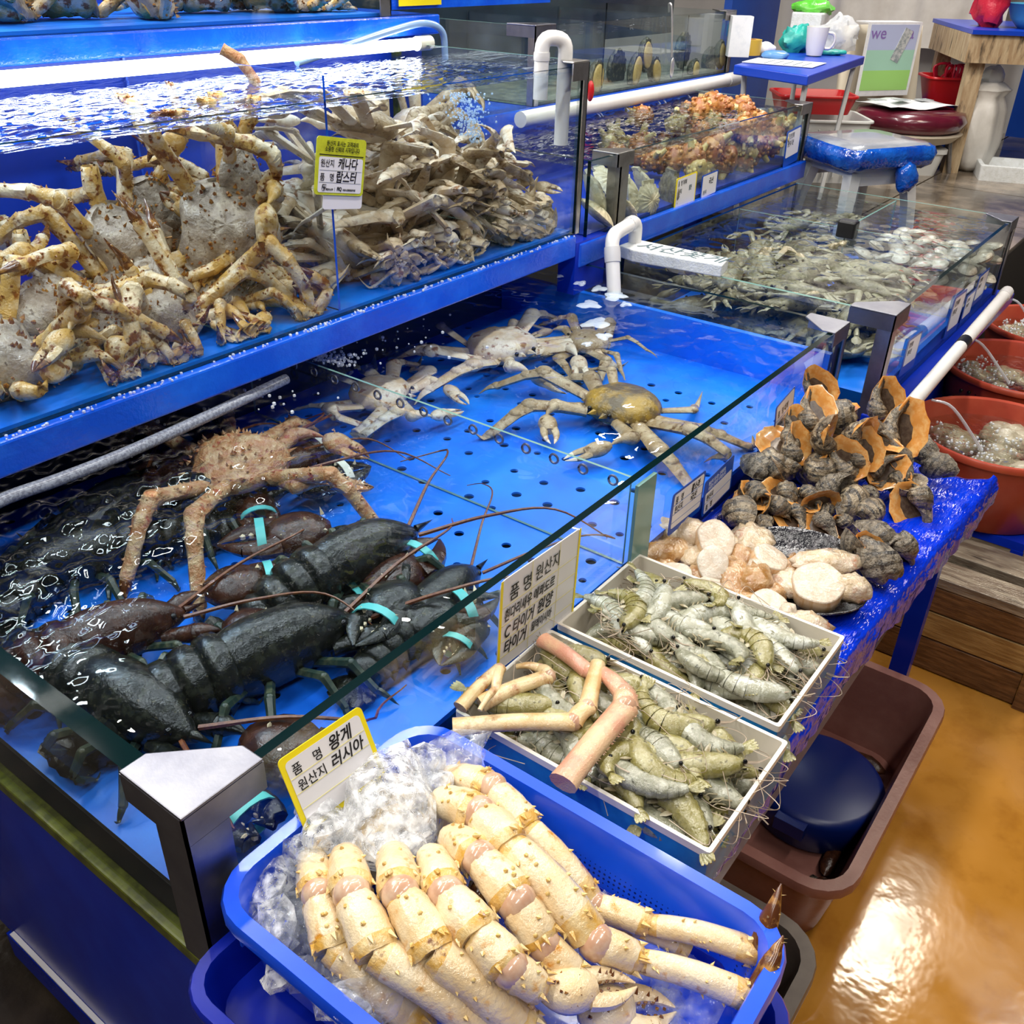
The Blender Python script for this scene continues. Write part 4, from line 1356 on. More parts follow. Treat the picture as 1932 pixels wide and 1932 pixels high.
confine(king_crab('king crab with yellow legs low beside the front rail', yp(170, 655, .79), eul(14, 0, -140), 1.05, 19, KCG, lift=.02), UPA, UPL)
confine(king_crab('king crab deep in the pile behind the facing one', yp(480, 430, 1.08), eul(55, 0, -20), .95, 20, KCG), UPA, UPB)

for i, (px, py, y, a_, sc_, lab) in enumerate(((255, 705, .76, 200, .72, 'small king crab flat behind the front rail, claws out'), (490, 620, .77, 20, .75, 'king crab lying flat under the facing one'), (120, 770, .76, 60, .75, 'king crab low by the left rail end'), (575, 590, .76, 250, .7, 'small king crab at the foot of the clear divider'), (400, 665, .75, 120, .7, 'small king crab close to the rail in the middle'))):
    pp = yp(px, py, y)
    confine(king_crab(lab, (pp[0], pp[1], .985), eul(0, 0, a_), sc_, 220 + i, KCG, lift=.03), UPA, UPL, (.7, .7, 0))

# snow crabs beyond the divider
SCG = 'snow crabs heaped in the big upper tank'
rnd = random.Random(5)
sp = [(705, 572, .80), (800, 545, .80), (880, 505, .80), (955, 470, .80), (1020, 440, .82), (690, 490, .84), (770, 475, .84), (850, 440, .84), (930, 410, .86),
      (1000, 390, .90), (720, 410, .90), (800, 390, .92), (870, 345, .94), (950, 340, .97), (800, 300, .92), (690, 235, .86), (810, 245, 1.12), (670, 330, .90), (740, 330, .98), (900, 290, 1.05),
      (665, 585, .76), (745, 535, .76), (840, 500, .76), (920, 470, .76), (985, 445, .76), (760, 440, .78), (860, 385, .82), (665, 505, .78)]
names = ['at the bottom against the divider', 'low at the front, claws to the glass', 'low in the middle of the heap', 'low near the far end', 'in the far bottom corner', 'leaning on the divider', 'in the middle with folded legs',
         'with raised tan legs', 'with pale belly showing', 'at the far side of the heap', 'behind the sticker', 'with long tan legs stretched down', 'with a white bumpy shell', 'under the bubble stream', 'with a speckled pale shell',
         'clinging at the top by the divider', 'climbing at the back wall', 'right below the sticker', 'hidden behind the tan legs', 'with a claw raised to the bubbles',
         'flat on the floor by the divider', 'with white claw tips at the front', 'with one leg flat along the glass', 'sideways behind the front rail', 'upright in the far corner', 'wedged between two larger ones', 'on top of the white shell', 'pressed against the divider foot']
for i, (px, py, y) in enumerate(sp):
    pp = yp(px, py, y)
    confine(snow_crab('pale snow crab ' + names[i], (pp[0], pp[1], max(pp[2], .99)), eul(rnd.uniform(5, 55) * rnd.choice((1, 1, -.5)), rnd.uniform(-25, 25), rnd.uniform(0, 360)), rnd.uniform(1.1, 1.3), 40 + i, SCG,
              'sc_pale' if i % 3 else 'sc', 'sc_pale' if i % 2 else 'sc', wild=.8), UPC, UPD)

for i, (px, py, y) in enumerate(((670, 615, .765), (740, 580, .765), (815, 545, .765), (885, 510, .765), (955, 478, .765), (1025, 448, .77), (710, 590, .90), (850, 520, .90), (990, 455, .92))):
    pp = yp(px, py, y)
    confine(snow_crab('pale snow crab flat on the tank floor, ' + ['nearest the divider', 'second along the rail', 'third along the rail', 'fourth along the rail', 'fifth along the rail', 'last before the corner post', 'behind the second one', 'behind the fourth one', 'behind the last one'][i],
                      (pp[0], pp[1], .985), eul(rnd.uniform(-12, 12), rnd.uniform(-12, 12), rnd.uniform(0, 360)), rnd.uniform(1.0, 1.15), 140 + i, SCG, 'sc', 'sc_pale' if i % 2 else 'sc', wild=.9, lift=.03), UPC, UPD, (.6, .6, 0))
pp = [yp(418, 92, 1.08), yp(452, 112, 1.06), yp(480, 150, 1.04), yp(500, 190, 1.02)]
o = thing('crab_leg', 'orange crab leg poking out of the water by the clear divider', 'crab leg', pp[0])
crab_leg(o, [q - pp[0] for q in pp], [.012, .013, .011, .009], M['ko'], 'shell', .9, 6, M['ko'])
# topmost tank
for i, (px, py) in enumerate(((35, 22), (165, -8), (300, 5), (440, 0), (545, 8), (660, 0))):
    confine(king_crab('king crab in the topmost tank, ' + ['first from its near end', 'second from its near end', 'third from its near end', 'fourth, behind a pale square', 'fifth along the glass', 'last by the metal post'][i],
              yp(px, py, 1.31), eul(rnd.uniform(20, 60), 0, rnd.uniform(0, 360)), 1.05, 80 + i, 'king crabs in the topmost tank', lift=.0), TPA, TPB, (.5, .5, 0))

# low tank: lobsters and crabs
def head(p, q):
    return math.atan2(q[1] - p[1], q[0] - p[0])


a, b = zp(480, 1190, .735), zp(775, 1050, .735)
c = (a + b) / 2
confine(lobster('large black lobster lying diagonally in the open middle of the low tank', A(c[0] + .03, c[1], .748), head(a, b), 1.15, 1, ca=(128, -132), cr=(25, -25), curl=1.3), LOA, LOB)
a, b = zp(280, 1400, .735), zp(640, 1265, .735)
confine(lobster('black lobster along the front glass with a long brown antenna', A(a[0] + .12, a[1] - .055, .745), head(a, b) + .05, 1.2, 2, ca=(10, -16), cr=(14, 10), curl=.6), LOA, LOB)
confine(lobster('reddish lobster with a teal band on its claw in the near corner', A(.085, .43, .74), RAD(-20), 1.0, 3, 'lob_red', ca=(16, -30), cr=(-28, 12), curl=1.5), LOA, LOB)
confine(lobster('dark lobster pressed along the side glass below the steel cap', A(.060, .27, .738), RAD(-84), 1.15, 4, ca=(12, -12), cr=(-6, 6), curl=.3), LOA, LOB)
confine(lobster('lobster with pale claw by the front glass behind the big price card', A(.50, .085, .735), RAD(4), .90, 5, ca=(140, -150), cr=(20, -20), curl=.3), LOA, LOB)
confine(lobster('lobster under the ripples with white bands round its claws', A(.46, .64, .740), RAD(-14), 1.15, 6, ca=(20, -12), cr=(-15, 10), band='band_white', curl=.4), LOA, LOB)
confine(lobster('dim lobster far under the ripples at the left edge', A(.16, .70, .735), RAD(160), 1.15, 7, ca=(20, -25), cr=(-15, 10), curl=.4), LOA, LOB)
confine(lobster('dim lobster under the ledge at the back of the low tank', A(.30, .78, .735), RAD(20), 1.2, 8, ca=(20, -25), cr=(-15, 10), curl=.4), LOA, LOB)
confine(lobster('lobster beneath the orange crab in the low tank', A(.60, .72, .735), RAD(-20), 1.0, 9, 'lob_red', ca=(100, -110), cr=(-15, 10), curl=.4), LOA, LOB)
confine(king_crab('orange spiny king crab half under the ripples of the low tank', zp(470, 850, .775), eul(0, 0, -40), 1.1, 21, None, 'ko', 'ko', .01, 1.25, ms='ko'), LOA, LOB)
SLG = 'snow crabs spread out in the low tank'
confine(snow_crab('golden brown snow crab spread wide on the blue floor by the divider', A(1.27, .235, .735), eul(0, 0, 172), 1.3, 31, SLG, 'sc_gold', 'sc', lift=.004), LOC, LOD)
confine(snow_crab('pale snow crab near the ledge with legs spread in the low tank', A(1.40, .70, .735), eul(0, 0, -100), 1.35, 33, SLG, 'sc_pale', 'sc_pale', lift=.004), LOC, LOD)
confine(snow_crab('snow crab by the end wall under the foam of the low tank', A(1.63, .56, .73), eul(0, 0, 110), .9, 34, SLG, 'sc', 'sc', lift=.0), LOC, LOD)
confine(snow_crab('faint snow crab just before the clear divider', A(.93, .72, .735), eul(0, 0, -60), 1.1, 36, SLG, 'sc_pale', 'sc_pale', lift=.004), LOC, LOD)

# swimming crabs and clams
swp = [swimming_crab_proto(3), swimming_crab_proto(8)]
SWG = 'swimming crabs lying in the low far tank'
rnd = random.Random(9)
k = 0
for lay, (zl, cnt) in enumerate(((.69, 14), (.735, 15), (.775, 13), (.812, 9))):
    placed = []
    tries = 0
    while len(placed) < cnt and tries < 900:
        tries += 1
        x, y = rnd.uniform(BX0 + .135, 2.43), rnd.uniform(BY0 + .135, BY1 - .135)
        if lay == 3 and y < .05:
            continue
        if all(math.hypot(x - a, y - b) > .088 for a, b in placed):
            placed.append((x, y))
            clone(swp[k % 2], (x, y, zl + rnd.uniform(-.008, .008)), eul(rnd.uniform(-16, 16), rnd.uniform(-12, 12), rnd.uniform(0, 360)), 'greenish brown swimming crab lying in the low far tank', SWG, rnd.uniform(1.1, 1.35))
            k += 1
for i in range(12):
    clone(swp[i % 2], (rnd.uniform(2.67, 2.91), rnd.uniform(.42, .54), .70 + .035 * (i // 3)), eul(rnd.uniform(-14, 14), rnd.uniform(-12, 12), rnd.uniform(0, 360)), 'greenish brown swimming crab lying in the low far tank', SWG, rnd.uniform(.8, 1.0))
for p in swp:
    drop(p)


def clam_proto(m, seed):
    o = thing('clam', 'ridged clam', 'clam')
    for s in (-1, 1):
        th = np.arange(20) * 2 * PI / 20
        R = []
        for q in np.linspace(0, 1, 7):
            rr = math.cos(q * PI / 2)
            R.append(np.stack([.030 * rr * np.cos(th) - .006 * q, .023 * rr * np.sin(th), np.full(20, s * .012 * math.sin(q * PI / 2) + s * .0008 * math.cos(q * 20))], 1))
        if s < 0:
            R = [r[::-1] for r in R]
        G().rings(R, 0, False, True).build('valve', M[m], o, smooth=60)
    return o


clp = [clam_proto('clam', 1), clam_proto('clam_dark', 2)]
for lay in range(3):
    for i in range(5):
        for j in range(6):
            x, y = 2.60 + i * .078 + rnd.uniform(-.02, .02) + .03 * (lay % 2), -.035 + j * .056 + rnd.uniform(-.015, .015)
            if y > .27 or x > 2.99:
                continue
            clone(clp[rnd.random() < .25], (x, y, .70 + lay * .045 + rnd.uniform(-.006, .006)), eul(rnd.uniform(-25, 25), rnd.uniform(-25, 25), rnd.uniform(0, 360)), 'pale ridged clam in the far corner of the swimming crab tank', 'clams in the far corner compartment', rnd.uniform(1.0, 1.3))
for p in clp:
    drop(p)

# scallops
SG = 'scallops in the shallow tank'
lab = ['flat ridged scallop leaning in the near corner of its tank', 'opened scallop shell lying in the near corner', 'round tan scallop behind the steel post', 'white fan-ribbed scallop facing the glass',
       'dark scallop standing on edge beside the yellow card', 'tan scallop lying behind the white one', 'scallop at the back under the falling water', 'tan scallop lowest beside the steel post']
for i, (px, py, y, w, e, m) in enumerate(((1122, 368, .74, .060, (65, 30, 40), 'scallop'), (1125, 402, .71, .055, (35, 20, 30), 'scallop'), (1192, 388, .74, .060, (75, 0, 30), 'scallop'), (1222, 386, .705, .050, (82, 0, -10), 'scallop'),
                                         (1262, 362, .72, .055, (90, 0, 60), 'scallop_dark'), (1215, 365, .80, .058, (60, 10, 50), 'scallop'), (1150, 345, .90, .060, (40, 0, 0), 'scallop'), (1170, 418, .72, .05, (50, 0, 80), 'scallop'))):
    o = shell_disc(w, w * 1.02, w * .34).build('scallop', M[m], smooth=70)
    q = yp(px, py, y)
    o.location = (q[0], q[1], max(q[2], .96))
    set_rot(o, eul(*e))
    tag(o, lab[i], 'scallop', SG)


# sea squirts
def squirt_proto(seed, m):
    rnd = random.Random(seed)
    o = thing('sea_squirt', 'knobbly sea squirt', 'sea squirt')
    g = G().ball((0, 0, 0), (.042, .034, .034), (16, 11), 0, None, .16, 60, seed)
    for _ in range(26):
        d = unit(A(rnd.gauss(0, 1), rnd.gauss(0, 1), rnd.gauss(0, 1)))
        g.ball(d * A(.042, .034, .034), rnd.uniform(.005, .009), (7, 5))
    g.build('body', M[m], o, smooth=70)
    for s in (-1, 1):
        G().tube(curve([(.025, s * .01, .01), (.044, s * .018, .016), (.058, s * .024, .018)], 3), np.linspace(.014, .008, 7), 8).build('siphon', M['squirt_y'], o)
    return o


sqp = [squirt_proto(1, 'squirt'), squirt_proto(2, 'squirt_y'), squirt_proto(3, 'squirt')]
rnd = random.Random(21)
for i in range(64):
    x = 2.38 + (SX1 - .06 - 2.38) * rnd.random() ** .8
    y = SY0 + .045 + (.40 if i > 26 else .05) * rnd.random()
    z = .965 + .11 * rnd.random() * min(1, (x - 2.25) / .4)
    clone(sqp[i % 3], (x, y, z), eul(rnd.uniform(0, 360), rnd.uniform(0, 360), rnd.uniform(0, 360)), 'orange knobbly sea squirt heaped in the shallow tank', 'sea squirts heaped in the shallow tank', rnd.uniform(.8, 1.1))
for px, py, s in ((1320, 205, 1.0), (1345, 196, 1.1), (1370, 200, .9), (1398, 198, .9), (1410, 208, .8)):
    q = zp(px, py, 1.095)
    clone(sqp[0], (q[0], min(q[1], 1.12), 1.095), eul(rnd.uniform(0, 360), 30, rnd.uniform(0, 360)), 'reddish sea squirt breaking the surface under the long pipe', 'sea squirts at the surface', s)
for p in sqp:
    drop(p)

# abalones on the front pane
labs = ['abalone foot behind the steel corner of the crab tank', 'lower of two overlapping yellow abalones', 'upper of two overlapping yellow abalones', 'greyish abalone beside the hanging spoon', 'small abalone low by the second divider', 'abalone high near the far end of its tank',
        'dark abalone behind the clear divider', 'dark abalone shell deeper in the tank', 'dark abalone at the far end floor']
for i, (px, py, w, h, tilt, face) in enumerate(((1126, 148, .036, .052, 10, 1), (1200, 134, .030, .056, 12, 1), (1220, 104, .032, .052, -8, 1), (1237, 134, .030, .046, -20, 1), (1311, 132, .026, .036, 0, 1), (1361, 103, .026, .050, -14, 1),
                                          (1165, 130, .05, .06, 5, 0), (1290, 95, .05, .06, 5, 0), (1340, 115, .05, .05, 9, 0))):
    q = yp(px, py, AY0 + .022 if face else AY0 + .12)
    o = thing('abalone', labs[i], 'abalone', q, eul(0, tilt, 0), 'abalones in the top tank')
    n = 26
    th = np.arange(n) * 2 * PI / n
    rg = lambda k, y, wv=0: np.stack([w * k * np.cos(th) * (1 + wv * np.cos(th * 13)), np.full(n, y), h * k * np.sin(th) * (1 + wv * np.cos(th * 13))], 1)
    if face:
        G().rings([rg(.86, 0), rg(.84, -.006), rg(.74, -.010), rg(.3, -.011)]).build('foot', M['abalone_foot'], o, smooth=60)
    G().rings([rg(1.05, -.004, .06), rg(1.08, .006, .05), rg(.85, .020), rg(.4, .030)][::-1]).build('shell', M['abalone_shell'], o, smooth=60)
# ------------------------------------------------------------------ display table in front of the low tank
TBL = .65
tbl = thing('display_table', 'long display table under blue plastic film in front of the low tank', 'table', (.8, -.18, 0))
def lb(lo, hi, name, m, **k):
    o_ = A(.8, -.18, 0)
    return G().bar(A(*lo) - o_, A(*hi) - o_).build(name, M[m], tbl, smooth=0, **k)
lb((-.03, -.338, .612), (1.60, -.012, .645), 'table_top', 'foam_board')
lb((-.03, -.350, .548), (1.60, -.322, .588), 'front_rail', 'greytable', bevel=.003)
lb((1.56, -.322, .548), (1.60, -.02, .588), 'end_rail', 'greytable')
for x in (.02, 1.56):
    lb((x, -.345, 0), (x + .04, -.305, .56), 'leg', 'blue_panel')
    lb((x, -.06, 0), (x + .04, -.02, .56), 'leg', 'blue_panel')
o_ = A(.8, -.18, 0)
xs = np.linspace(-.03, 1.595, 120)
rnd = random.Random(4)
edge = .586 + .010 * np.sin(xs * 9) * np.sin(xs * 23 + 1) + .004 * np.sin(xs * 61)
S = np.array([[(x, -.3425, .615), (x, -.3435, e)] for x, e in zip(xs, edge)])
G().sheet(S - o_).build('foam_strip', M['bead'], tbl, solid=.003)
# blue film: over the top, down the front, loose hem
nu, prof = 230, []
for v in np.linspace(-.004, -.335, 34):
    prof.append((v, TBL, 0))
for a in np.linspace(0, PI / 2, 6)[1:]:
    prof.append((-.335 - .014 * math.sin(a), TBL - .014 * (1 - math.cos(a)), .3))
for z in np.linspace(.630, .594, 8):
    prof.append((-.3505, z, 1))
P = []
for i, x in enumerate(np.linspace(-.035, 1.65, nu)):
    row = []
    for j, (y, z, f) in enumerate(prof):
        q = A(x, y, z)
        wr = .0016 * math.sin(x * 46 + 9 * math.sin(y * 14)) + .0012 * math.sin(x * 95 + y * 60) + .001 * math.sin(x * 17 - y * 90)
        if f == 0:
            z += max(-.0005, wr) * (.6 + .8 * (x > .85))
            if x > 1.60:
                z -= (x - 1.60) ** 2 * 8
        elif f == 1:
            y -= abs(wr) * 1.6 + .001
            z += (.594 - z) * 0 + ((.010 * math.sin(x * 9) * math.sin(x * 23 + 1) + .006 * math.sin(x * 37)) * (j - len(prof) + 8) / 8)
        y *= 1 + .11 * min(1, max(0, (x - .95) / .6))
        row.append((x + (.018 * math.sin(y * 26) if x > 1.6 else 0), y, z))
    P.append(row)
film = G().sheet(np.array(P)).build('plastic_film', M['film'], smooth=180)
tag(film, 'glossy crumpled blue plastic film stretched over the display table', 'plastic film')


# ------------------------------------------------------------------ shrimp boxes
def shrimp_box(label, cx, cy, w, d, h, z):
    o = thing('shrimp_box', label, 'box', (cx, cy, z))
    t = .0045
    G().rings([rrect(w, d, .004, 0, 2), rrect(w, d, .004, h, 2)], 0, True, False).build('outer_wall', M['box_blue'], o, smooth=30)
    G().rings([rrect(w + .0012, d + .0012, .004, h - .010, 2), rrect(w + .0012, d + .0012, .004, h, 2), rrect(w - 2 * t, d - 2 * t, .003, h, 2), rrect(w - 2 * t, d - 2 * t, .003, .004, 2)], 0, False, True).build('white_lining', M['box_white'], o, smooth=30)
    return o


B1 = (.487, -.186, .212, .358)
B2 = (.727, -.176, .232, .340)
shrimp_box('white lined shrimp box with crab legs laid on top', *B1, .068, TBL + .003)
shrimp_box('white lined shrimp box next to the scallop meat', *B2, .068, TBL + .003)
sprot = [shrimp_proto(1, 55, 'shrimp'), shrimp_proto(2, 100, 'shrimp'), shrimp_proto(3, 35, 'shrimp_y'), shrimp_proto(4, 130, 'shrimp_y'), shrimp_proto(5, 70, 'shrimp_ice')]
rnd = random.Random(31)


def heap(box, label, group, kinds, base, spread, size):
    cx, cy, w, d = box
    for lay, (z, cnt) in enumerate(((.672, 16), (.688, 20), (.703, 22), (.716, 22), (.729, 16))):
        done, tries = [], 0
        while len(done) < cnt and tries < 600:
            tries += 1
            m = .026 if lay < 3 else .034
            x, y = rnd.uniform(cx - w / 2 + m, cx + w / 2 - m), rnd.uniform(cy - d / 2 + .048, cy + d / 2 - .055)
            if all(math.hypot(x - a, y - b) > (.030 - .00001 * tries) for a, b in done):
                done.append((x, y))
                ang = base + rnd.gauss(0, spread) + (180 if rnd.random() < .5 else 0)
                # keep the body inside the side walls
                room = min(x - cx + w / 2, cx + w / 2 - x)
                if abs(math.cos(RAD(ang))) * .066 * size > room - .004:
                    s_ = max(.0, (room - .012)) / (.066 * size)
                    ang = math.copysign(math.degrees(math.acos(min(1, s_))), math.sin(RAD(ang)) or 1)
                clone(sprot[rnd.choice(kinds)], (x, y, z + rnd.uniform(-.004, .004)), eul(rnd.uniform(-22, 22) + (180 if rnd.random() < .5 else 0), rnd.uniform(-9, 9), ang), label, group, size * rnd.uniform(.88, 1.08))


heap(B1, 'grey raw shrimp heaped in the box with crab legs on top', 'shrimp in the box with crab legs', (0, 0, 1, 2, 2, 3), 80, 38, 1.22)
heap(B2, 'frosted raw shrimp heaped in the box next to the scallop meat', 'shrimp in the box next to the scallop meat', (0, 1, 2, 4, 4, 4, 3), 70, 34, 1.16)
for p in sprot:
    drop(p)


# crab legs laid on the first box
def loose_leg(label, pts, r, m, flat=.72, seed=0, spiny=0):
    pts = [np.asarray(p, float) for p in pts]
    c = pts[0]
    o = thing('crab_leg', label, 'crab leg', c, None, 'crab legs on the shrimp box')
    for i in range(len(pts) - 1):
        a, b = pts[i] - c, pts[i + 1] - c
        t = np.linspace(0, 1, 9)
        rr = seg_rad(9, r[i], r[i + 1], 1.10)
        g = G().tube(a + (b - a) * t[:, None] + np.outer(np.sin(PI * t) * .004, [0, 0, 1]), np.stack([rr, rr * flat], 1), 12)
        if spiny:
            rd = random.Random(seed + i)
            for _ in range(spiny):
                u = rd.random()
                s_ = np.cross(unit(b - a), [0, 0, 1])
                g.cone(a + (b - a) * u + s_ * np.interp(u, t, rr) * .95, s_ + A(0, 0, rd.uniform(-.2, .5)), .0012, .0025, 4)
        g.build('leg_segment', M[m], o, smooth=60)
        if i:
            G().ball(a, r[i] * .95, (10, 7)).build('joint', M['kc_joint'], o)
    return o


loose_leg('long pale crab leg with an upright end across the shrimp box', [zp(855, 1372, .742), zp(1082, 1362, .745), zp(1108, 1335, .748), zp(1128, 1252, .752)], [.0125, .0125, .012, .0095], 'sc_tan', .72, 1)
loose_leg('thick pink crab leg hanging over the basket side of the shrimp box', [zp(1062, 1478, .752), zp(1180, 1335, .752), zp(1178, 1310, .752), zp(1130, 1265, .748)], [.0165, .0165, .0145, .010], 'sc_pink', .70, 2, 34)
loose_leg('straight pink crab leg along the far wall of the shrimp box', [zp(1025, 1208, .742), zp(1110, 1268, .744), zp(1122, 1282, .744)], [.0125, .0115, .010], 'sc_pink', .75, 3)
loose_leg('thin brown crab leg folded at the glass corner of the shrimp box', [zp(868, 1335, .742), zp(942, 1262, .748), zp(935, 1300, .748), zp(905, 1340, .745)], [.0095, .0085, .006, .003], 'sc_tan', .8, 4)
loose_leg('short brown crab leg lying under the upright pale one', [zp(905, 1328, .738), zp(1035, 1277, .742), zp(1020, 1262, .742), zp(975, 1258, .740)], [.0125, .0110, .008, .004], 'sc_tan', .75, 5)

# ------------------------------------------------------------------ pen shell scallop meat and flesh
MG = 'scallop meat laid out on the film'
def meat(label, px, py, z, r, h, e, seed):
    q = zp(px, py, z)
    o = thing('scallop_meat', label, 'scallop meat', q, eul(*e), MG)
    n = 30
    th = np.arange(n) * 2 * PI / n
    wv = 1 + .06 * np.sin(2 * th + seed) + .03 * np.sin(5 * th + seed)
    rg = lambda k, z_: np.stack([r * k * wv * np.cos(th), r * k * wv * .88 * np.sin(th), np.full(n, z_)], 1)
    G().rings([rg(.90, -h), rg(1.0, -h * .8), rg(1.02, -h * .3), rg(1.0, -.0015)], 0, True, False).build('side', M['meat_side'], o, smooth=70)
    G().rings([rg(1.0, -.0015), rg(.985, .0), rg(.93, .0008), rg(.5, .0014 + .001 * math.sin(seed)), rg(.1, .0005)], 0, False, True).build('cut_face', M['meat'], o, smooth=70)


meat('large oval scallop meat leaning by the blue price card', 1352, 1015, .700, .040, .026, (14, -16, 20), 1)
meat('thick scallop meat standing tilted in the middle of the flesh', 1345, 1062, .700, .031, .034, (-8, -30, 40), 2)
meat('scallop meat nearest the glass beside the shrimp box', 1272, 1085, .690, .032, .024, (8, -10, 0), 3)
meat('scallop meat in front of the dark pen shell', 1455, 1050, .700, .033, .024, (10, -12, 60), 4)
meat('biggest scallop meat resting in the black pen shell', 1545, 1098, .700, .045, .032, (8, -14, -20), 5)
meat('scallop meat at the near end by the corner of the shrimp box', 1452, 1140, .690, .034, .022, (6, -8, 10), 6)
meat('scallop meat half hidden behind the shrimp box wall', 1345, 1110, .682, .032, .022, (6, -6, 10), 7)

FG = 'loose scallop flesh on the film'
def flesh(label, px, py, z, r, seed, m='mantle', rot=0):
    q = zp(px, py, z)
    g = G()
    n, k = 22, 12
    ph = np.linspace(-PI / 2, PI / 2, k); th = np.arange(n) * 2 * PI / n
    U = np.stack([np.outer(np.cos(ph), np.cos(th)), np.outer(np.cos(ph), np.sin(th)), np.repeat(np.sin(ph)[:, None], n, 1)], -1)
    U *= (1 + .20 * wob(U, 2.4, seed) + .07 * np.sin(U[..., 0] * 16 + seed) * np.cos(U[..., 1] * 7))[..., None]
    g.rings(U * np.asarray(r, float))
    o = g.build('scallop_flesh', M[m], None, q, RAD(rot), smooth=120)
    tag(o, label, 'scallop flesh', FG)


for i, (lab, px, py, z, r, m, rot) in enumerate((
        ('pink and tan flesh lump under the blue price card', 1288, 1005, .685, (.050, .034, .026), 'mantle_pale', -60),
        ('brown flesh fold nearest the glass', 1250, 1045, .676, (.055, .030, .024), 'mantle', -20),
        ('tan flesh between the thick meats', 1385, 1090, .676, (.050, .034, .022), 'mantle', 30),
        ('amber flesh knot in the middle of the scallops', 1425, 1095, .684, (.036, .028, .024), 'mantle', 10),
        ('glistening pale flesh behind the middle meats', 1420, 1020, .676, (.055, .036, .022), 'mantle_pale', 40),
        ('tan mantle frill on the black pen shell', 1560, 1062, .690, (.062, .030, .020), 'mantle_pale', -48),
        ('pale frilled flesh at the tip of the pen shell', 1604, 1110, .690, (.034, .026, .022), 'mantle_pale', -70),
        ('clear jelly flesh beside the biggest meat', 1490, 1100, .676, (.040, .028, .018), 'mantle_pale', 60),
        ('spotted flesh tip beyond the shrimp box corner', 1508, 1178, .676, (.048, .026, .020), 'mantle_pale', -55),
        ('wet tan flesh along the shrimp box wall', 1400, 1140, .672, (.050, .024, .018), 'mantle', -50),
        ('small white roe beside the near meat', 1486, 1152, .690, (.016, .013, .010), 'meat', 0),
        ('small white roe between the upper meats', 1425, 1070, .694, (.024, .014, .010), 'meat', 20))):
    flesh(lab, px, py, z, r, i + 3, m, rot)
for i, (px, py, r, m) in enumerate(((1310, 1050, (.034, .026, .016), 'mantle_pale'), (1400, 1050, (.036, .026, .016), 'mantle'), (1470, 1085, (.034, .026, .014), 'mantle_pale'), (1330, 1085, (.034, .022, .014), 'mantle'), (1450, 1115, (.036, .024, .014), 'mantle'),
                                   (1500, 1070, (.034, .024, .014), 'mantle'), (1380, 1030, (.036, .024, .014), 'mantle_pale'), (1425, 1165, (.030, .020, .012), 'mantle_pale'), (1240, 1065, (.030, .02, .014), 'mantle'), (1580, 1085, (.036, .022, .014), 'mantle'))):
    flesh('thin wet flesh filling between the scallop meats', px, py, .672, r, 60 + i, m, 37 * i)


def pen_shell(label, p, q, w, seed, tilt=0):
    p, q = np.asarray(p, float), np.asarray(q, float)
    L = np.linalg.norm(q - p)
    t = np.linspace(0, 1, 16)
    hw = w * np.sqrt(np.clip(1 - ((t - .42) / .60) ** 2, 0.02, 1)) * np.where(t > .42, 1, .6 + .4 * t / .42)
    v = np.linspace(-1, 1, 9)
    S = np.stack([np.repeat((t * L)[:, None], 9, 1), np.outer(hw, v), np.outer(np.ones(16), v ** 2) * .020 - .012 + np.zeros((16, 9))], -1)
    o = G().sheet(S).build('pen_shell', M['penshell'], None, p, rot_to(q - p, (tilt, 0, 1)), smooth=180, solid=.003)
    return tag(o, label, 'shell')


pen_shell('open black pen shell with pearly inside behind the scallop meat', zp(1400, 1018, .682), zp(1602, 1042, .682), .040, 1, -.2)
pen_shell('black pen shell cradling the biggest scallop meat', zp(1430, 1120, .668), zp(1628, 1128, .668), .062, 2)

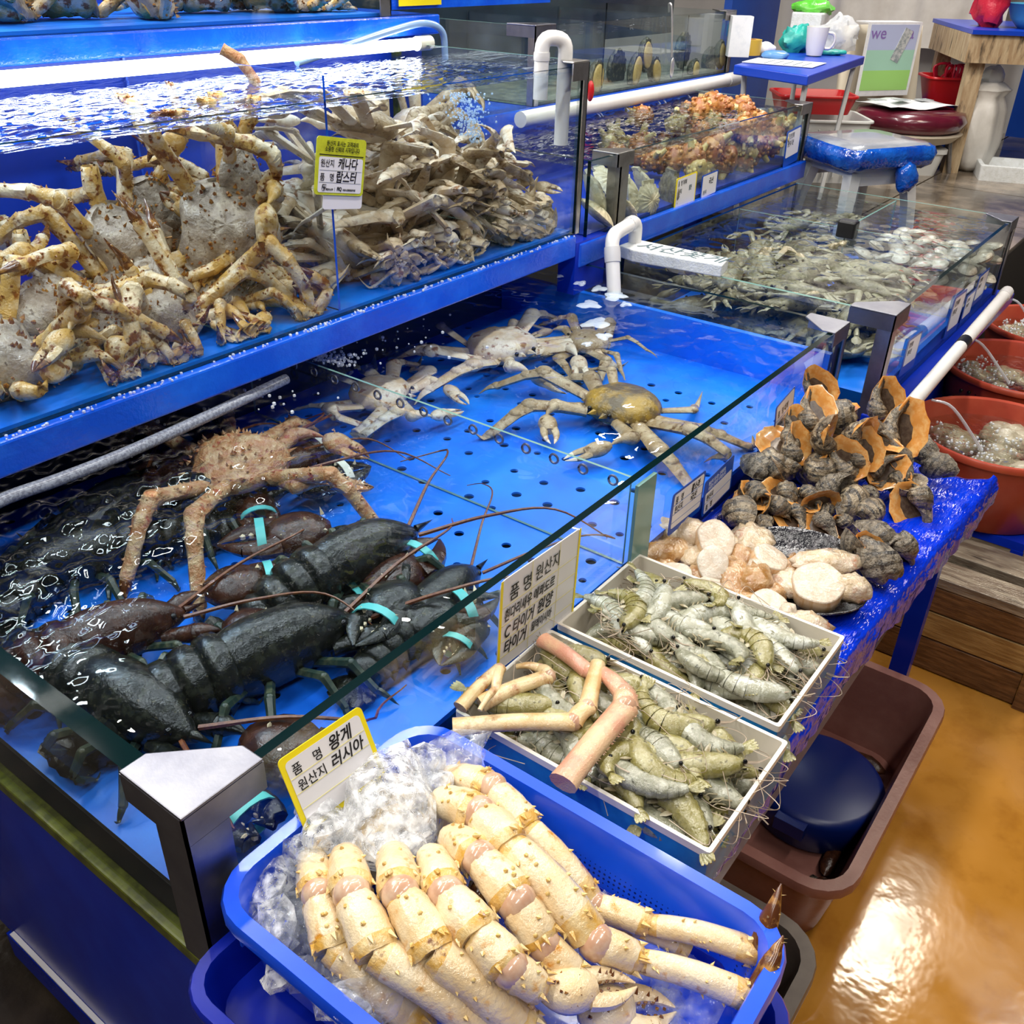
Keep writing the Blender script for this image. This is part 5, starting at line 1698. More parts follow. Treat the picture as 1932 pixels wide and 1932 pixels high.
# ------------------------------------------------------------------ whelks
wp = {'a': whelk_proto(1, 'whelk', True), 'b': whelk_proto(2, 'whelk_dark', True, m2='whelk'), 'c': whelk_proto(3, 'whelk', False), 'd': whelk_proto(4, 'whelk_bump', False, .28), 'e': whelk_proto(5, 'whelk_bump', True, .25)}
rnd = random.Random(77)
WL = [(1390, 965, 0.684, 'c', 1.00), (1445, 985, 0.681, 'c', 0.76), (1500, 965, 0.684, 'b', 0.85), (1548, 982, 0.684, 'e', 0.90), (1480, 925, 0.697, 'a', 1.04), (1405, 920, 0.697, 'b', 0.90), (1370, 905, 0.689, 'b', 0.95), (1460, 955, 0.697, 'c', 0.85),
      (1610, 940, 0.689, 'c', 1.04), (1560, 930, 0.697, 'd', 0.90), (1640, 975, 0.684, 'c', 0.85), (1730, 935, 0.689, 'a', 1.19), (1755, 880, 0.689, 'd', 0.85), (1690, 900, 0.697, 'e', 0.95), (1650, 890, 0.709, 'a', 0.90), (1600, 890, 0.718, 'a', 0.95),
      (1540, 880, 0.722, 'c', 1.00), (1440, 860, 0.726, 'c', 1.14), (1500, 860, 0.734, 'a', 0.90), (1420, 880, 0.709, 'd', 0.95), (1480, 823, 0.746, 'a', 1.19), (1530, 798, 0.767, 'a', 1.04), (1590, 778, 0.779, 'a', 1.42), (1640, 808, 0.767, 'a', 1.04),
      (1560, 838, 0.755, 'a', 1.00), (1610, 838, 0.755, 'a', 0.95), (1680, 833, 0.742, 'a', 1.28), (1700, 860, 0.722, 'e', 0.95), (1725, 845, 0.701, 'd', 1.00), (1545, 753, 0.771, 'b', 0.95), (1660, 778, 0.755, 'a', 1.04), (1625, 870, 0.734, 'a', 0.90), (1450, 803, 0.746, 'b', 0.76),
      (1625, 1035, 0.684, 'e', 0.90), (1665, 1020, 0.684, 'd', 0.90), (1702, 1030, 0.689, 'd', 1.09), (1672, 1075, 0.682, 'd', 1.04), (1640, 1060, 0.681, 'e', 0.76), (1560, 960, 0.684, 'b', 0.85), (1590, 985, 0.681, 'b', 0.76), (1360, 935, 0.682, 'b', 0.85), (1520, 930, 0.697, 'b', 0.85)]
wlab = ['round ribbed whelk at the glass end of the pile', 'small whelk tucked under the front of the pile', 'dark whelk in front beside the pen shell', 'striped whelk with a curled mouth at the front', 'big brown whelk turned mouth aside at the front', 'dark whelk with an orange mouth by the blue card',
        'blackest whelk at the blue card', 'squat whelk between two front ones', 'ribbed pale whelk right of the front row', 'crusted whelk in the front middle', 'leaning whelk at the front corner', 'big open whelk showing its dark lid on the film', 'crusted whelk farthest out on the film',
        'rough open whelk above the big open one', 'whelk with pale twisted lip at the right slope', 'whelk with twin orange lips', 'brown whelk above the front row', 'smooth round whelk leaning on the glass', 'whelk with a curled orange lip in the centre', 'crusted whelk behind the round one',
        'whelk with a tall rust-coloured mouth near the card', 'whelk with a yellow-orange tongue near the top', 'topmost huge whelk with a fluted amber mouth', 'upright whelk beside the topmost', 'long striped whelk with an orange slit', 'folded whelk under the topmost one', 'large pointed whelk with a broad orange slit',
        'rough whelk under the pointed one', 'jagged whelk at the outer top edge', 'dark whelk at the very back of the pile', 'upright whelk at the back edge', 'small orange-lipped whelk in the middle', 'dark small whelk behind the rust mouth', 'ribbed whelk with a horn-like snout on the film', 'dark barnacled whelk on the film',
        'roundest barnacled whelk with white spots on the film', 'pointed barnacled whelk nearest the table edge', 'small rough whelk beside the snouted one', 'dark whelk lost in the front shadow', 'dark whelk behind the leaning one', 'dark whelk against the glass', 'dark whelk in the middle of the front shadow']
for i, (px, py, z, kd, s) in enumerate(WL):
    q = zp(px, py, z)
    tgt = unit(A(-.55, -.35, .75) + A(rnd.gauss(0, .45), rnd.gauss(0, .45), rnd.gauss(0, .3))) if kd in 'abe' else unit(A(rnd.gauss(0, 1), rnd.gauss(0, 1), -.4))
    R = rot_to(tgt, unit(A(rnd.gauss(0, 1), rnd.gauss(0, 1), rnd.gauss(0, 1))))
    clone(wp[kd], (q[0], min(q[1], -.045 if z < .75 else -.03), z), R, wlab[i], 'whelks piled on the film', s)
for i, (px, py) in enumerate(((1420, 945), (1470, 900), (1510, 885), (1555, 870), (1595, 915), (1635, 905), (1530, 905), (1665, 860), (1580, 860), (1450, 900), (1620, 870), (1500, 840), (1555, 815), (1690, 925), (1640, 940))):
    q = zp(px, py, .682)
    clone(wp['bcd'[i % 3]], (q[0], min(q[1], -.05), .684 + .018 * (i % 4 == 1)), rot_to(unit(A(rnd.gauss(0, 1), rnd.gauss(0, 1), .3)), unit(A(rnd.gauss(0, 1), rnd.gauss(0, 1), rnd.gauss(0, 1)))), 'dark whelk buried under the others in the pile', 'whelks buried in the pile', .95)
for p in wp.values():
    drop(p)

# ------------------------------------------------------------------ blue baskets with the king crab on ice
bk = thing('plastic_basket', 'bright blue plastic basket holding king crab legs on ice', 'basket', (.150, -.252, .672))
g = tray(G(), .296, .452, .103, t=.005, rim=.013, r=.040, taper=.012, rimh=.014)
g.build('body', M['basket'], bk, smooth=40)
for x in np.linspace(-.11, .11, 4):
    for y in (-1, 1):
        G().bar((x - .0015, y * .226 - .006, .060), (x + .0015, y * .226 + .006, .088)).build('rib', M['basket'], bk, smooth=0)
for y in np.linspace(-.19, .19, 6):
    for x in (-1, 1):
        G().bar((x * .148 - .006, y - .0015, .060), (x * .148 + .006, y + .0015, .088)).build('rib', M['basket'], bk, smooth=0)
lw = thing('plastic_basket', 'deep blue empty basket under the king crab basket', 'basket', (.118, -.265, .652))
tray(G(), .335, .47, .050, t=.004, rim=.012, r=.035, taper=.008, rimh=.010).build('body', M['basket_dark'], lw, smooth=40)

kc0 = A(.16, -.22, .70)
kcb = thing('king_crab', 'cream coloured king crab with folded legs on ice in the blue basket', 'crab', kc0)
rnd = random.Random(15)


def big_leg(pts, rads, spines=6, tipseg=False, pincer=None, pink=(1,)):
    pts = [np.asarray(p, float) - kc0 for p in pts]
    root = None
    for i in range(len(pts) - 1):
        a, b = pts[i], pts[i + 1]
        L = np.linalg.norm(b - a)
        last = tipseg and i == len(pts) - 2
        t = np.linspace(0, 1, 11)
        rm = np.linspace(rads[i], rads[i + 1], 11)
        rr = rm * np.array([.78, .90, .93, .95, .97, .99, 1.01, 1.03, 1.05, 1.05, .95])
        if last:
            rr = rads[i] * np.array([.75, .9, .92, .86, .78, .68, .57, .46, .34, .2, .05])
        e0, e1 = (.06 if i in pink else -.02), (1 if last else (.92 if i + 1 in pink else 1.0))
        t2 = e0 + (e1 - e0) * t
        bow = np.outer(np.sin(PI * t) * L * .07, [0, 0, 1])
        C_ = a + (b - a) * t2[:, None] + bow
        g = G().tube(C_, np.stack([rr, rr * .92], 1), 20)
        V = g.v[0]
        g.v[0] = V + rads[i] * .07 * np.stack([wob(V, 150, i), wob(V, 150, i + 5), wob(V, 150, i + 9)], -1)
        if not last:
            for q in range(10 * 20):
                if q // 20 >= 8 or (q // 20 == 0 and i):
                    g.m[q] = 2
        d = unit(b - a)
        for _ in range(int(spines * L / .06) + 3):
            u = rnd.uniform(.05, .97)
            v = unit(A(rnd.gauss(0, 1), rnd.gauss(0, 1), rnd.gauss(.3, 1)))
            v = unit(v - d * np.dot(v, d))
            rad = np.interp(u, t, rr)
            h = rnd.uniform(.0022, .0055) * (1.3 if u > .85 else 1)
            g.cone(np.array([np.interp(u, t, C_[:, q]) for q in range(3)]) + v * rad * .93, v + d * .5, rad * .13, h, 5, 1)
        if not last:
            for q in range(6):
                a_ = 2 * PI * q / 6 + rnd.random()
                R = rot_to(d)
                v = R @ A(0, math.cos(a_), math.sin(a_))
                g.cone(C_[-2] + v * rr[-2] * .9, d + v * .5, .0036, rnd.uniform(.006, .012), 5, 2)
        o = g.build('leg' if root is None else ('leg_tip' if last else 'leg_segment'), [M['kc_tip'] if last else M['kc'], M['kc_spine'], M['kc_stain']], kcb if root is None else root, smooth=60)
        if root is None:
            root = o
        elif i in pink:
            G().ball(a + A(0, 0, .0018), rads[i] * .90, (14, 10)).build('joint', M['kc_joint'], root)
    if pincer:
        p, q, r = pincer
        p, q = np.asarray(p) - kc0, np.asarray(q) - kc0
        claw(root, p, q - p, np.linalg.norm(q - p), r, M['kc'], spines=1.8, spine_m=M['kc_tip'], rnd=rnd, gap=.3, flat=.8)
    return root


big_leg([zp(588, 1618, .775), zp(600, 1690, .788), zp(628, 1790, .775), zp(800, 1950, .715)], [.0165, .0180, .0185, .017])
big_leg([zp(652, 1615, .785), zp(664, 1690, .802), zp(712, 1800, .795), zp(960, 1975, .725)], [.0185, .0205, .0210, .019])
big_leg([zp(742, 1612, .790), zp(756, 1690, .808), zp(820, 1800, .800), zp(1010, 1960, .735)], [.0185, .0205, .0215, .018])
big_leg([zp(812, 1615, .790), zp(842, 1690, .808), zp(905, 1765, .808), zp(962, 1830, .798), zp(1020, 1868, .780)], [.0175, .0200, .0215, .0195, .014], pink=(1, 3), pincer=(zp(1020, 1872, .772), zp(1200, 1858, .755), .0205))
big_leg([zp(848, 1580, .790), zp(905, 1622, .808), zp(975, 1705, .802), zp(1025, 1785, .780), zp(1088, 1845, .760)], [.0175, .0200, .0215, .0185, .013], pink=(1, 2, 3), pincer=(zp(1090, 1905, .735), zp(1275, 1905, .728), .0245))
big_leg([zp(826, 1512, .785), zp(905, 1538, .802), zp(962, 1600, .806), zp(1125, 1780, .770), zp(1205, 1812, .755), zp(1425, 1890, .742), zp(1478, 1765, .792)], [.0185, .0210, .0215, .0200, .0135, .0135, .0125], tipseg=True, pink=(1, 3))
big_leg([zp(846, 1466, .770), zp(930, 1488, .792), zp(995, 1565, .785), zp(1120, 1712, .745), zp(1225, 1745, .745), zp(1430, 1800, .745), zp(1474, 1668, .800)], [.0165, .018, .0175, .0165, .0125, .0125, .0115], tipseg=True, pink=(1, 3))
big_leg([zp(960, 1560, .745), zp(1075, 1690, .735), zp(1190, 1745, .728), zp(1300, 1790, .72)], [.016, .0165, .0125, .011])
big_leg([zp(640, 1800, .72), zp(700, 1890, .705), zp(760, 1960, .70)], [.016, .016, .015])
body = G().ball(zp(730, 1560, .742) - kc0, (.070, .075, .030), (22, 12), 0, None, .06, 40, 2)
body.build('belly', [M['kc'], M['kc_spine']], kcb, smooth=70)
G().ball(zp(905, 1690, .765) - kc0, (.020, .014, .018), (12, 8), 0, None, .2, 90, 4).build('mouthparts', M['kc_tip'], kcb)

# ice
rnd = random.Random(3)
def ice(px, py, z, r, m='ice', label='clear chunk of ice heaped on the king crab', group='ice chunks in the blue basket', seed=None, rot=None):
    q = zp(px, py, z)
    sd = rnd.randint(0, 999) if seed is None else seed
    g = G().ball((0, 0, 0), r, (10, 7), 0, None, .34, 2.6 / max(1e-3, float(np.max(r))), sd)
    o = g.build('ice_chunk', M[m], None, q, eul(rnd.uniform(-25, 25), rnd.uniform(-25, 25), rnd.uniform(0, 360)) if rot is None else rot, smooth=24)
    return tag(o, label, 'ice', group)


ice(740, 1530, .792, (.062, .052, .030), 'ice_white', 'biggest white lump of ice on top of the king crab', None, 5, eul(10, -14, 30))
ice(865, 1428, .785, (.044, .030, .012), 'ice', 'flat clear slab of ice against the basket back wall', None, 6, eul(20, -20, -20))
ice(560, 1615, .785, (.012, .016, .024), 'ice', 'small upright ice cube beside the yellow price card', None, 7, eul(0, 0, 20))
ice(690, 1890, .760, (.034, .024, .018), 'ice', 'clear ice cube lying on the nearest legs', None, 8)
for _ in range(22):
    px = rnd.uniform(580, 900); py = 1530 + rnd.uniform(-95, 95) - (px - 740) * .25
    s = rnd.uniform(.012, .022)
    ice(px, py, .785 + rnd.uniform(-.016, .008), (s * 1.3, s, s * .8), rnd.choice(('ice', 'ice_white')))
for _ in range(30):
    t = rnd.random()
    px, py = 450 + 190 * t + rnd.uniform(-45, 70), 1600 + 260 * t + rnd.uniform(-40, 90)
    s = rnd.uniform(.013, .026)
    ice(px, py, .735 + rnd.uniform(-.02, .015), (s * 1.3, s, s * .8), 'ice' if rnd.random() < .7 else 'ice_white', 'clear chunk of ice in the near end of the blue basket', 'ice chunks at the near end')
for _ in range(18):
    t = rnd.random()
    px, py = 700 + 420 * t + rnd.uniform(-20, 20), 1400 + 300 * t + rnd.uniform(-5, 50)
    s = rnd.uniform(.010, .018)
    ice(px, py, .715 + rnd.uniform(-.01, .02), (s * 1.3, s, s * .8), 'ice', 'clear chunk of ice along the far wall of the blue basket', 'ice chunks along the far wall')
for _ in range(12):
    ice(rnd.uniform(1150, 1300), rnd.uniform(1850, 1930), .688, (.012, .010, .007), 'ice', 'melting bit of ice on the bare floor of the basket', 'ice bits on the basket floor')
P = []
for i, x in enumerate(np.linspace(.028, .272, 34)):
    P.append([(x, y, .697 + .010 * math.sin(x * 90 + y * 40) * math.sin(y * 75) + .022 * math.exp(-((x - .09) / .09) ** 2 - ((y + .13) / .12) ** 2)) for y in np.linspace(-.452, -.052, 50)])
tag(G().sheet(np.array(P)).build('crushed_ice', M['ice'], smooth=60), 'bed of wet crushed ice in the blue basket', 'ice', kind='stuff')
# ------------------------------------------------------------------ pipes, hoses, lamp, bits round the tanks
def pipe(name, label, pts, r, m='pvc', joints=(), group=None, n=14, cat='pipe', k=6, straight=False):
    pts = [np.asarray(p, float) for p in pts]
    c = pts[0]
    o = thing(name, label, cat, c, None, group)
    path = np.array(pts) if straight else curve(pts, k)
    G().tube(path - c, r, n).build('tube', M[m], o, smooth=50)
    for (a, b, f) in joints:
        a, b = np.asarray(a, float) - c, np.asarray(b, float) - c
        t = np.linspace(0, 1, 4)[:, None]
        G().tube(a + (b - a) * t, [r * f * .97, r * f, r * f, r * f * .97], n).build('collar', M['pvc_joint'], o, smooth=50)
    return o


def elbow(pts, rad=.03, n=6):
    """polyline with rounded corners."""
    P = [np.asarray(p, float) for p in pts]
    out = [P[0]]
    for i in range(1, len(P) - 1):
        a, b, c = P[i - 1], P[i], P[i + 1]
        u, v = unit(a - b), unit(c - b)
        s, e = b + u * rad, b + v * rad
        for t in np.linspace(0, 1, n):
            out.append((1 - t) ** 2 * s + 2 * t * (1 - t) * b + t * t * e)
    out.append(P[-1])
    return np.array(out)


def epipe(label, pts, r, rad=.03, joints=(), m='pvc', name='pvc_pipe'):
    return pipe(name, label, elbow(pts, rad), r, m, joints, straight=True)


a = A(1.600, .752, 1.255); b = A(1.600, .752, 1.382); c = A(1.650, .722, 1.378); d = A(1.648, .722, 1.155)
epipe('white hooked pipe over the far front corner of the king crab tank', [a, b, c, d], .0165, .026, [(A(1.600, .752, 1.335), A(1.600, .752, 1.352), 1.12)])
a = A(1.87, .625, .90); b = A(1.87, .625, .955); c = A(1.708, .600, .952); d = A(1.668, .555, .815)
epipe('white bent pipe pouring foam into the low crab tank', [a, b, c, d], .0175, .032, [(c + (d - c) * .18, c + (d - c) * .42, 1.16), (b + (c - b) * .16, b + (c - b) * .32, 1.14), (c + (d - c) * .92, d, 1.25)])
pipe('pvc_pipe', 'long white pipe raining water into the sea squirt tank', [A(2.05, 1.135, 1.122), A(2.8, 1.135, 1.122), A(3.47, 1.135, 1.122)], .0225, 'pvc', [(A(3.395, 1.135, 1.122), A(3.49, 1.135, 1.122), 1.13)], straight=True)
p, q = zp(1702, 783, .655), zp(1900, 551, .655)
pipe('pvc_pipe', 'thin white pipe along the gutter of the swimming crab tank', [p, (p + q) / 2, q], .0175, 'pvc', [(p, p + (q - p) * .07, 1.12), (q - (q - p) * .05, q, 1.15)], straight=True)
o = bpy.data.objects['pvc_pipe.003']
G().tube([(p + (q - p) * u) - p for u in (.475, .49, .51, .525)], .0182, 14).build('black_coupling', M['black'], o)
hz = [zp(x, y, .868) for x, y in ((-90, 1000), (0, 945), (110, 905), (220, 862), (320, 818), (420, 772), (540, 715))]
pipe('water_hose', 'grey braided hose running under the wet blue ledge', hz, .0095, 'hose', n=12, cat='hose')
pipe('air_hose', 'translucent blue hose arching behind the LED tube', [yp(560, 118, 1.165), yp(650, 88, 1.165), yp(740, 58, 1.165), yp(800, 44, 1.17), yp(834, 60, 1.175), yp(840, 110, 1.18)], .0088, 'hose_clear', n=10, cat='hose')
led = thing('led_tube', 'glaring white LED tube above the big tank water', 'lamp', (.30, 1.165, 1.338))
G().tube([(0, 0, 0), (.5, 0, 0), (1.0, 0, 0), (1.345, 0, 0)], .0135, 14).build('glowing_tube', M['led'], led)
G().tube([(1.345, 0, 0), (1.36, 0, 0), (1.395, 0, 0)], .017, 14).build('end_cap', M['led_cap'], led)
G().tube([(-.04, 0, 0), (-.02, 0, 0), (0, 0, 0)], .017, 14).build('end_cap', M['led_cap'], led)
sp = thing('hanging_spoon', 'long metal spoon hung on the rim of the abalone tank', 'spoon', yp(1266, 20, AY0 - .012))
s0 = yp(1266, 20, AY0 - .012)
G().tube(curve([yp(1262, 22, AY0 + .02) - s0, yp(1262, 8, AY0 + .004) - s0, yp(1267, 12, AY0 - .012) - s0, yp(1268, 60, AY0 - .012) - s0, yp(1267, 108, AY0 - .012) - s0], 5), .0032, 8).build('handle', M['steel_tray'], sp)
G().ball(yp(1268, 128, AY0 - .013) - s0, (.013, .005, .034), (14, 9)).build('bowl', M['steel_tray'], sp)
vv = yp(1114, 172, 1.10)
o = thing('valve_handle', 'red plastic valve handle behind the crab tank corner', 'valve', vv)
G().ball((0, 0, 0), (.012, .012, .030), (10, 8)).build('lever', M['red'], o)
G().tube([(0, .01, 0), (0, .035, 0)], .008, 8).build('spindle', M['pvc'], o)

# styrofoam name block resting on the two tank rims
fb = zp(1272, 486, .885)
d = unit(zp(1370, 502, .885) - zp(1195, 470, .885))
foam = thing('styrofoam_sign', 'thick white styrofoam block with handwriting beside the bent pipe', 'sign', fb, rot_to(d, (0.02, -.12, 1)))
L_, W_ = .285, .105
out = np.array([(-L_ / 2, -W_ * .30), (-L_ / 2 + .05, -W_ / 2), (L_ / 2, -W_ * .42), (L_ / 2 - .01, W_ * .30), (-L_ / 2 + .01, W_ / 2)])
G().prism(out, -.015, .015).build('slab', M['foam_board'], foam, smooth=0, bevel=.003)

# foam, bubbles, drops
rnd = random.Random(8)
g = G()
for px, py, r in ((1160, 560, .03), (1130, 545, .022), (1112, 575, .030), (1125, 610, .034), (1140, 635, .020), (1095, 535, .018), (1060, 520, .016), (1180, 575, .016), (1108, 650, .012)):
    q = zp(px, py, .8405)
    n = 18
    th = np.arange(n) * 2 * PI / n
    w = 1 + .25 * np.sin(3 * th + px) + .15 * np.sin(5 * th + py)
    g.rings([np.stack([q[0] + r * k * w * np.cos(th), q[1] + .8 * r * k * w * np.sin(th), np.full(n, q[2] + h)], 1) for k, h in ((1, 0), (.8, .003), (.3, .004))], 0, False, True)
tag(g.build('water_foam', M['foam']), 'white foam where the bent pipe pours into the tank', 'foam', kind='stuff')
g = G()
for _ in range(420):
    t = rnd.random()
    q = yp(875 + rnd.gauss(0, 6 + 16 * (1 - t)) + 18 * t, 175 + 95 * t, .92)
    g.ball(q + A(0, rnd.gauss(0, .012), 0), rnd.uniform(.0012, .0034), (6, 4))
tag(g.build('air_bubbles', M['bubble']), 'column of fine air bubbles in the snow crab half of the big tank', 'bubbles', kind='stuff')
g = G()
for cx, cy, s, n in ((635, 678, 20, 110), (600, 672, 16, 50), (760, 640, 60, 40), (480, 745, 60, 24), (300, 800, 90, 16)):
    for _ in range(n):
        q = zp(cx + rnd.gauss(0, s), cy + rnd.gauss(0, s * .35), .84 + abs(rnd.gauss(0, .012)))
        g.ball(q, rnd.uniform(.0012, .004), (6, 4))
tag(g.build('water_splash', M['drop']), 'splashing drops where water falls from the blue ledge', 'splash', kind='stuff')
g = G()
for px in (1133, 1138, 1186, 1245, 1255, 1300, 1340):
    q = yp(px, 205, 1.12)
    g.tube([(q[0], 1.135, 1.10), (q[0], 1.125, 1.05 + .045), (q[0] + .002, 1.118, 1.088)], [.0025, .002, .0016], 6)
tag(g.build('falling_water', M['drop']), 'thin water jets falling from the long white pipe', 'water', kind='stuff')
g = G()
for _ in range(260):
    x, y = rnd.uniform(-.2, 1.65), rnd.uniform(.667, .681)
    g.ball((x, y, .951), rnd.uniform(.0012, .0035), (6, 4))
tag(g.build('ledge_drops', M['drop']), 'beads of water on the wet blue ledge', 'water', kind='stuff')

# ------------------------------------------------------------------ bins under the table
def bin_(label, x0, x1, y0, y1, h, m, r=.06):
    o = thing('plastic_bin', label, 'bin', ((x0 + x1) / 2, (y0 + y1) / 2, 0))
    tray(G(), x1 - x0 - .04, y1 - y0 - .04, h, t=.006, rim=.020, r=r, taper=.03, rimh=.016).build('body', M[m], o, smooth=40)
    return o


bin_('reddish brown rectangular bin under the display table', .845, 1.51, -.455, -.03, .20, 'bin_brown')
bin_('dark grey bin on the floor below the king crab basket', .22, .765, -.462, -.03, .215, 'bin_grey')
bl = thing('blue_tub', 'round dark blue tub standing in the brown bin', 'tub', zp(1545, 1520, .05) * A(1, 1, 0) + A(.02, .02, .01))
G().lathe([(.001, .10), (.118, .10), (.128, .095), (.135, .085), (.125, .01), (.115, 0)], n=36, cap0=True, cap1=True)  .build('body', M['tub_navy'], bl, smooth=50)
G().bar((-.15, -.03, .06), (-.10, .03, .09)).build('grip', M['tub_navy'], bl, smooth=0)
rnd = random.Random(12)
for i in range(9):
    o = G().ball((0, 0, 0), (.045, .018, .012), (12, 7), 0, None, .2, 30, i).build('mussel_shell', M['lob_red'] if i % 2 else M['whelk_dark'], None, (rnd.uniform(.93, 1.40), rnd.uniform(-.40, -.34), .022), eul(rnd.uniform(-20, 20), 0, rnd.uniform(0, 180)), smooth=60)
    tag(o, 'dark wet shell scrap on the floor of the brown bin', 'shell', 'shell scraps in the brown bin')

# ------------------------------------------------------------------ duckboard and red tubs
db = thing('duckboard', 'wet wooden duckboard of planks beyond the display table', 'duckboard', (2.03, -.43, 0))
o_ = A(2.03, -.43, 0)
def dbar(lo, hi, name, m):
    return G().bar(A(*lo) - o_, A(*hi) - o_).build(name, M[m], db, smooth=0, bevel=.002)
for x0, x1 in ((1.825, 1.915), (1.955, 2.06), (2.10, 2.21), (2.25, 2.34)):
    dbar((x0, -.60, .246), (x1, -.20, .272), 'plank', 'wood_grey')
dbar((1.826, -.555, .176), (1.848, -.20, .244), 'side_board', 'wood_dark')
dbar((1.826, -.555, .098), (1.848, -.20, .172), 'side_board', 'wood_mid')
dbar((1.826, -.555, .004), (1.848, -.20, .094), 'side_board', 'wood_dark')
dbar((1.815, -.590, .0), (1.86, -.556, .245), 'post', 'wood_dark')
dbar((2.29, -.590, .0), (2.335, -.556, .245), 'post', 'wood_dark')
dbar((2.29, -.24, .0), (2.335, -.20, .245), 'post', 'wood_dark')
dbar((1.83, -.585, .18), (2.33, -.565, .244), 'runner', 'wood_dark')

TG = 'red rubber tubs beside the gutter'
for i, (lx, ly, cx, cy, lab) in enumerate(((1724, 800, 1888, 812, 'red rubber tub nearest the blue film table, full of bubbling seafood'), (1790, 684, 1935, 690, 'middle red rubber tub of the row beside the gutter'), (1862, 602, 1985, 612, 'farthest red rubber tub of the row beside the gutter'))):
    l, c = zp(lx, ly, .50), zp(cx, cy, .50)
    R = float(np.linalg.norm(l - c))
    t = thing('rubber_tub', lab, 'tub', (c[0], c[1], .285), None, TG)
    G().lathe([(R * .78, 0), (R * .80, .004), (R * .97, .195), (R * 1.02, .198), (R * 1.03, .207), (R * 1.01, .214), (R * .95, .212), (R * .93, .200), (R * .77, .014), (.001, .012)], n=48, cap0=True, cap1=True).build('shell', M['tub_red'], t, smooth=50)
    for k in range(4):
        p = A(-R * .86, R * .25 + .022 * k, .165)
        G().ball(p, (.004, .006, .006), (8, 6)).build('drain_hole', M['black'], t)
    tag(G().lathe([(.80 * R, 0), (.5 * R, .0), (.001, 0)], (c[0], c[1], .285), 10).build('tub_stand', M['blue_panel']), 'blue stand', 'stand') if False else None
    st = thing('tub_stand', 'low blue stand under the ' + ('nearest', 'middle', 'farthest')[i] + ' red tub', 'stand', (c[0], c[1], 0))
    G().box((0, 0, .272), (R * 1.4, R * 1.4, .024)).build('top', M['blue_panel'], st, smooth=0)
    for sx in (-1, 1):
        for sy in (-1, 1):
            G().box((sx * R * .64, sy * R * .64, .13), (.03, .03, .26)).build('leg', M['blue_panel'], st, smooth=0)
    n = 40
    rr, th = np.linspace(0.02, R * .90, 16), np.arange(n) * 2 * PI / n
    Pw = np.stack([np.outer(rr, np.cos(th)) + c[0], np.outer(rr, np.sin(th)) + c[1], np.zeros((16, n))], -1)
    Pw[..., 2] = .455 + .003 * wob(Pw, 60, i)
    tag(G().sheet(Pw, cv=True).build('tub_water', M['water_basin'], smooth=180), 'aerated water in the ' + ('nearest', 'middle', 'farthest')[i] + ' red tub', 'water', kind='stuff')
    rd = random.Random(50 + i)
    for k in range(16):
        a_, r_ = rd.uniform(0, 2 * PI), R * .72 * math.sqrt(rd.random())
        s = rd.uniform(.03, .06)
        o = G().ball((0, 0, 0), (s * 1.4, s, s * .6), (16, 9), 0, None, .25, 30, k).build('octopus', M['tub_inside'], None, (c[0] + r_ * math.cos(a_), c[1] + r_ * math.sin(a_), .415 + rd.uniform(-.03, .025)), eul(0, 0, rd.uniform(0, 360)), smooth=90)
        tag(o, 'grey soft seafood lump under the bubbles of the ' + ('nearest', 'middle', 'farthest')[i] + ' red tub', 'octopus', 'seafood in the red tubs')
    g = G()
    for _ in range(300):
        a_, r_ = rd.uniform(0, 2 * PI), R * .85 * math.sqrt(rd.random())
        if math.sin(a_ * 2 + i) > .65:
            continue
        g.ball((c[0] + r_ * math.cos(a_), c[1] + r_ * math.sin(a_), .457), rd.uniform(.0015, .005), (6, 4))
    tag(g.build('tub_bubbles', M['drop']), 'bubbles on the water of the ' + ('nearest', 'middle', 'farthest')[i] + ' red tub', 'bubbles', kind='stuff')
    j0 = A(c[0] - R * .75, c[1] + R * .7, .60)
    tag(G().tube(curve([j0, j0 + A(.03, -.05, -.02), A(c[0] - R * .25, c[1] + R * .1, .456)], 5), np.linspace(.003, .0045, 11), 7).build('water_jet', M['drop']), 'jet of water falling into the ' + ('nearest', 'middle', 'farthest')[i] + ' red tub', 'water', kind='stuff')

# ------------------------------------------------------------------ the seller's corner behind (on the raised tiled floor)
def place(px, py, dist, z=None):
    p = dp(px, py, dist)
    return p


BR = A(math.cos(RAD(-54)), math.sin(RAD(-54)), 0)      # screen-right on the floor there
BF = A(math.cos(RAD(36)), math.sin(RAD(36)), 0)        # away from the viewer
ROT = RAD(-54)
# stool with wrapped cushion
c = zp(1632, 262, 1.0)
st = thing('wrapped_stool', 'white plastic stool with a cushion wrapped in blue film', 'stool', (c[0], c[1], PLAT), RAD(-30))
tz = 1.0 - PLAT
n = 40
g = G()
rr_ = [rrect(.34, .30, .05, tz - .075, 8), rrect(.385, .345, .06, tz - .060, 8), rrect(.40, .36, .06, tz - .03, 8), rrect(.385, .345, .06, tz - .006, 8), rrect(.34, .30, .05, tz, 8)]
R_ = np.array(rr_)
R_ += (.006 * wob(R_, 40, 3))[..., None] * A(1, 1, 1)
g.rings(R_, 0, True, False).build('film_wrap', M['wrap'], st, smooth=60)
G().rings([rrect(.36, .32, .05, tz - .004, 8), rrect(.34, .30, .05, tz + .004, 8), rrect(.2, .16, .03, tz + .006, 8)]).build('cushion_top', M['wrap_top'], st, smooth=60)
G().ball((.06, -.17, tz - .10), (.045, .03, .055), (14, 10), 0, None, .2, 40, 3).build('film_knot', M['wrap'], st, smooth=60)
G().rings([rrect(.28, .25, .03, tz - .10, 4), rrect(.28, .25, .03, tz - .075, 4)]).build('seat', M['stool'], st, smooth=40)
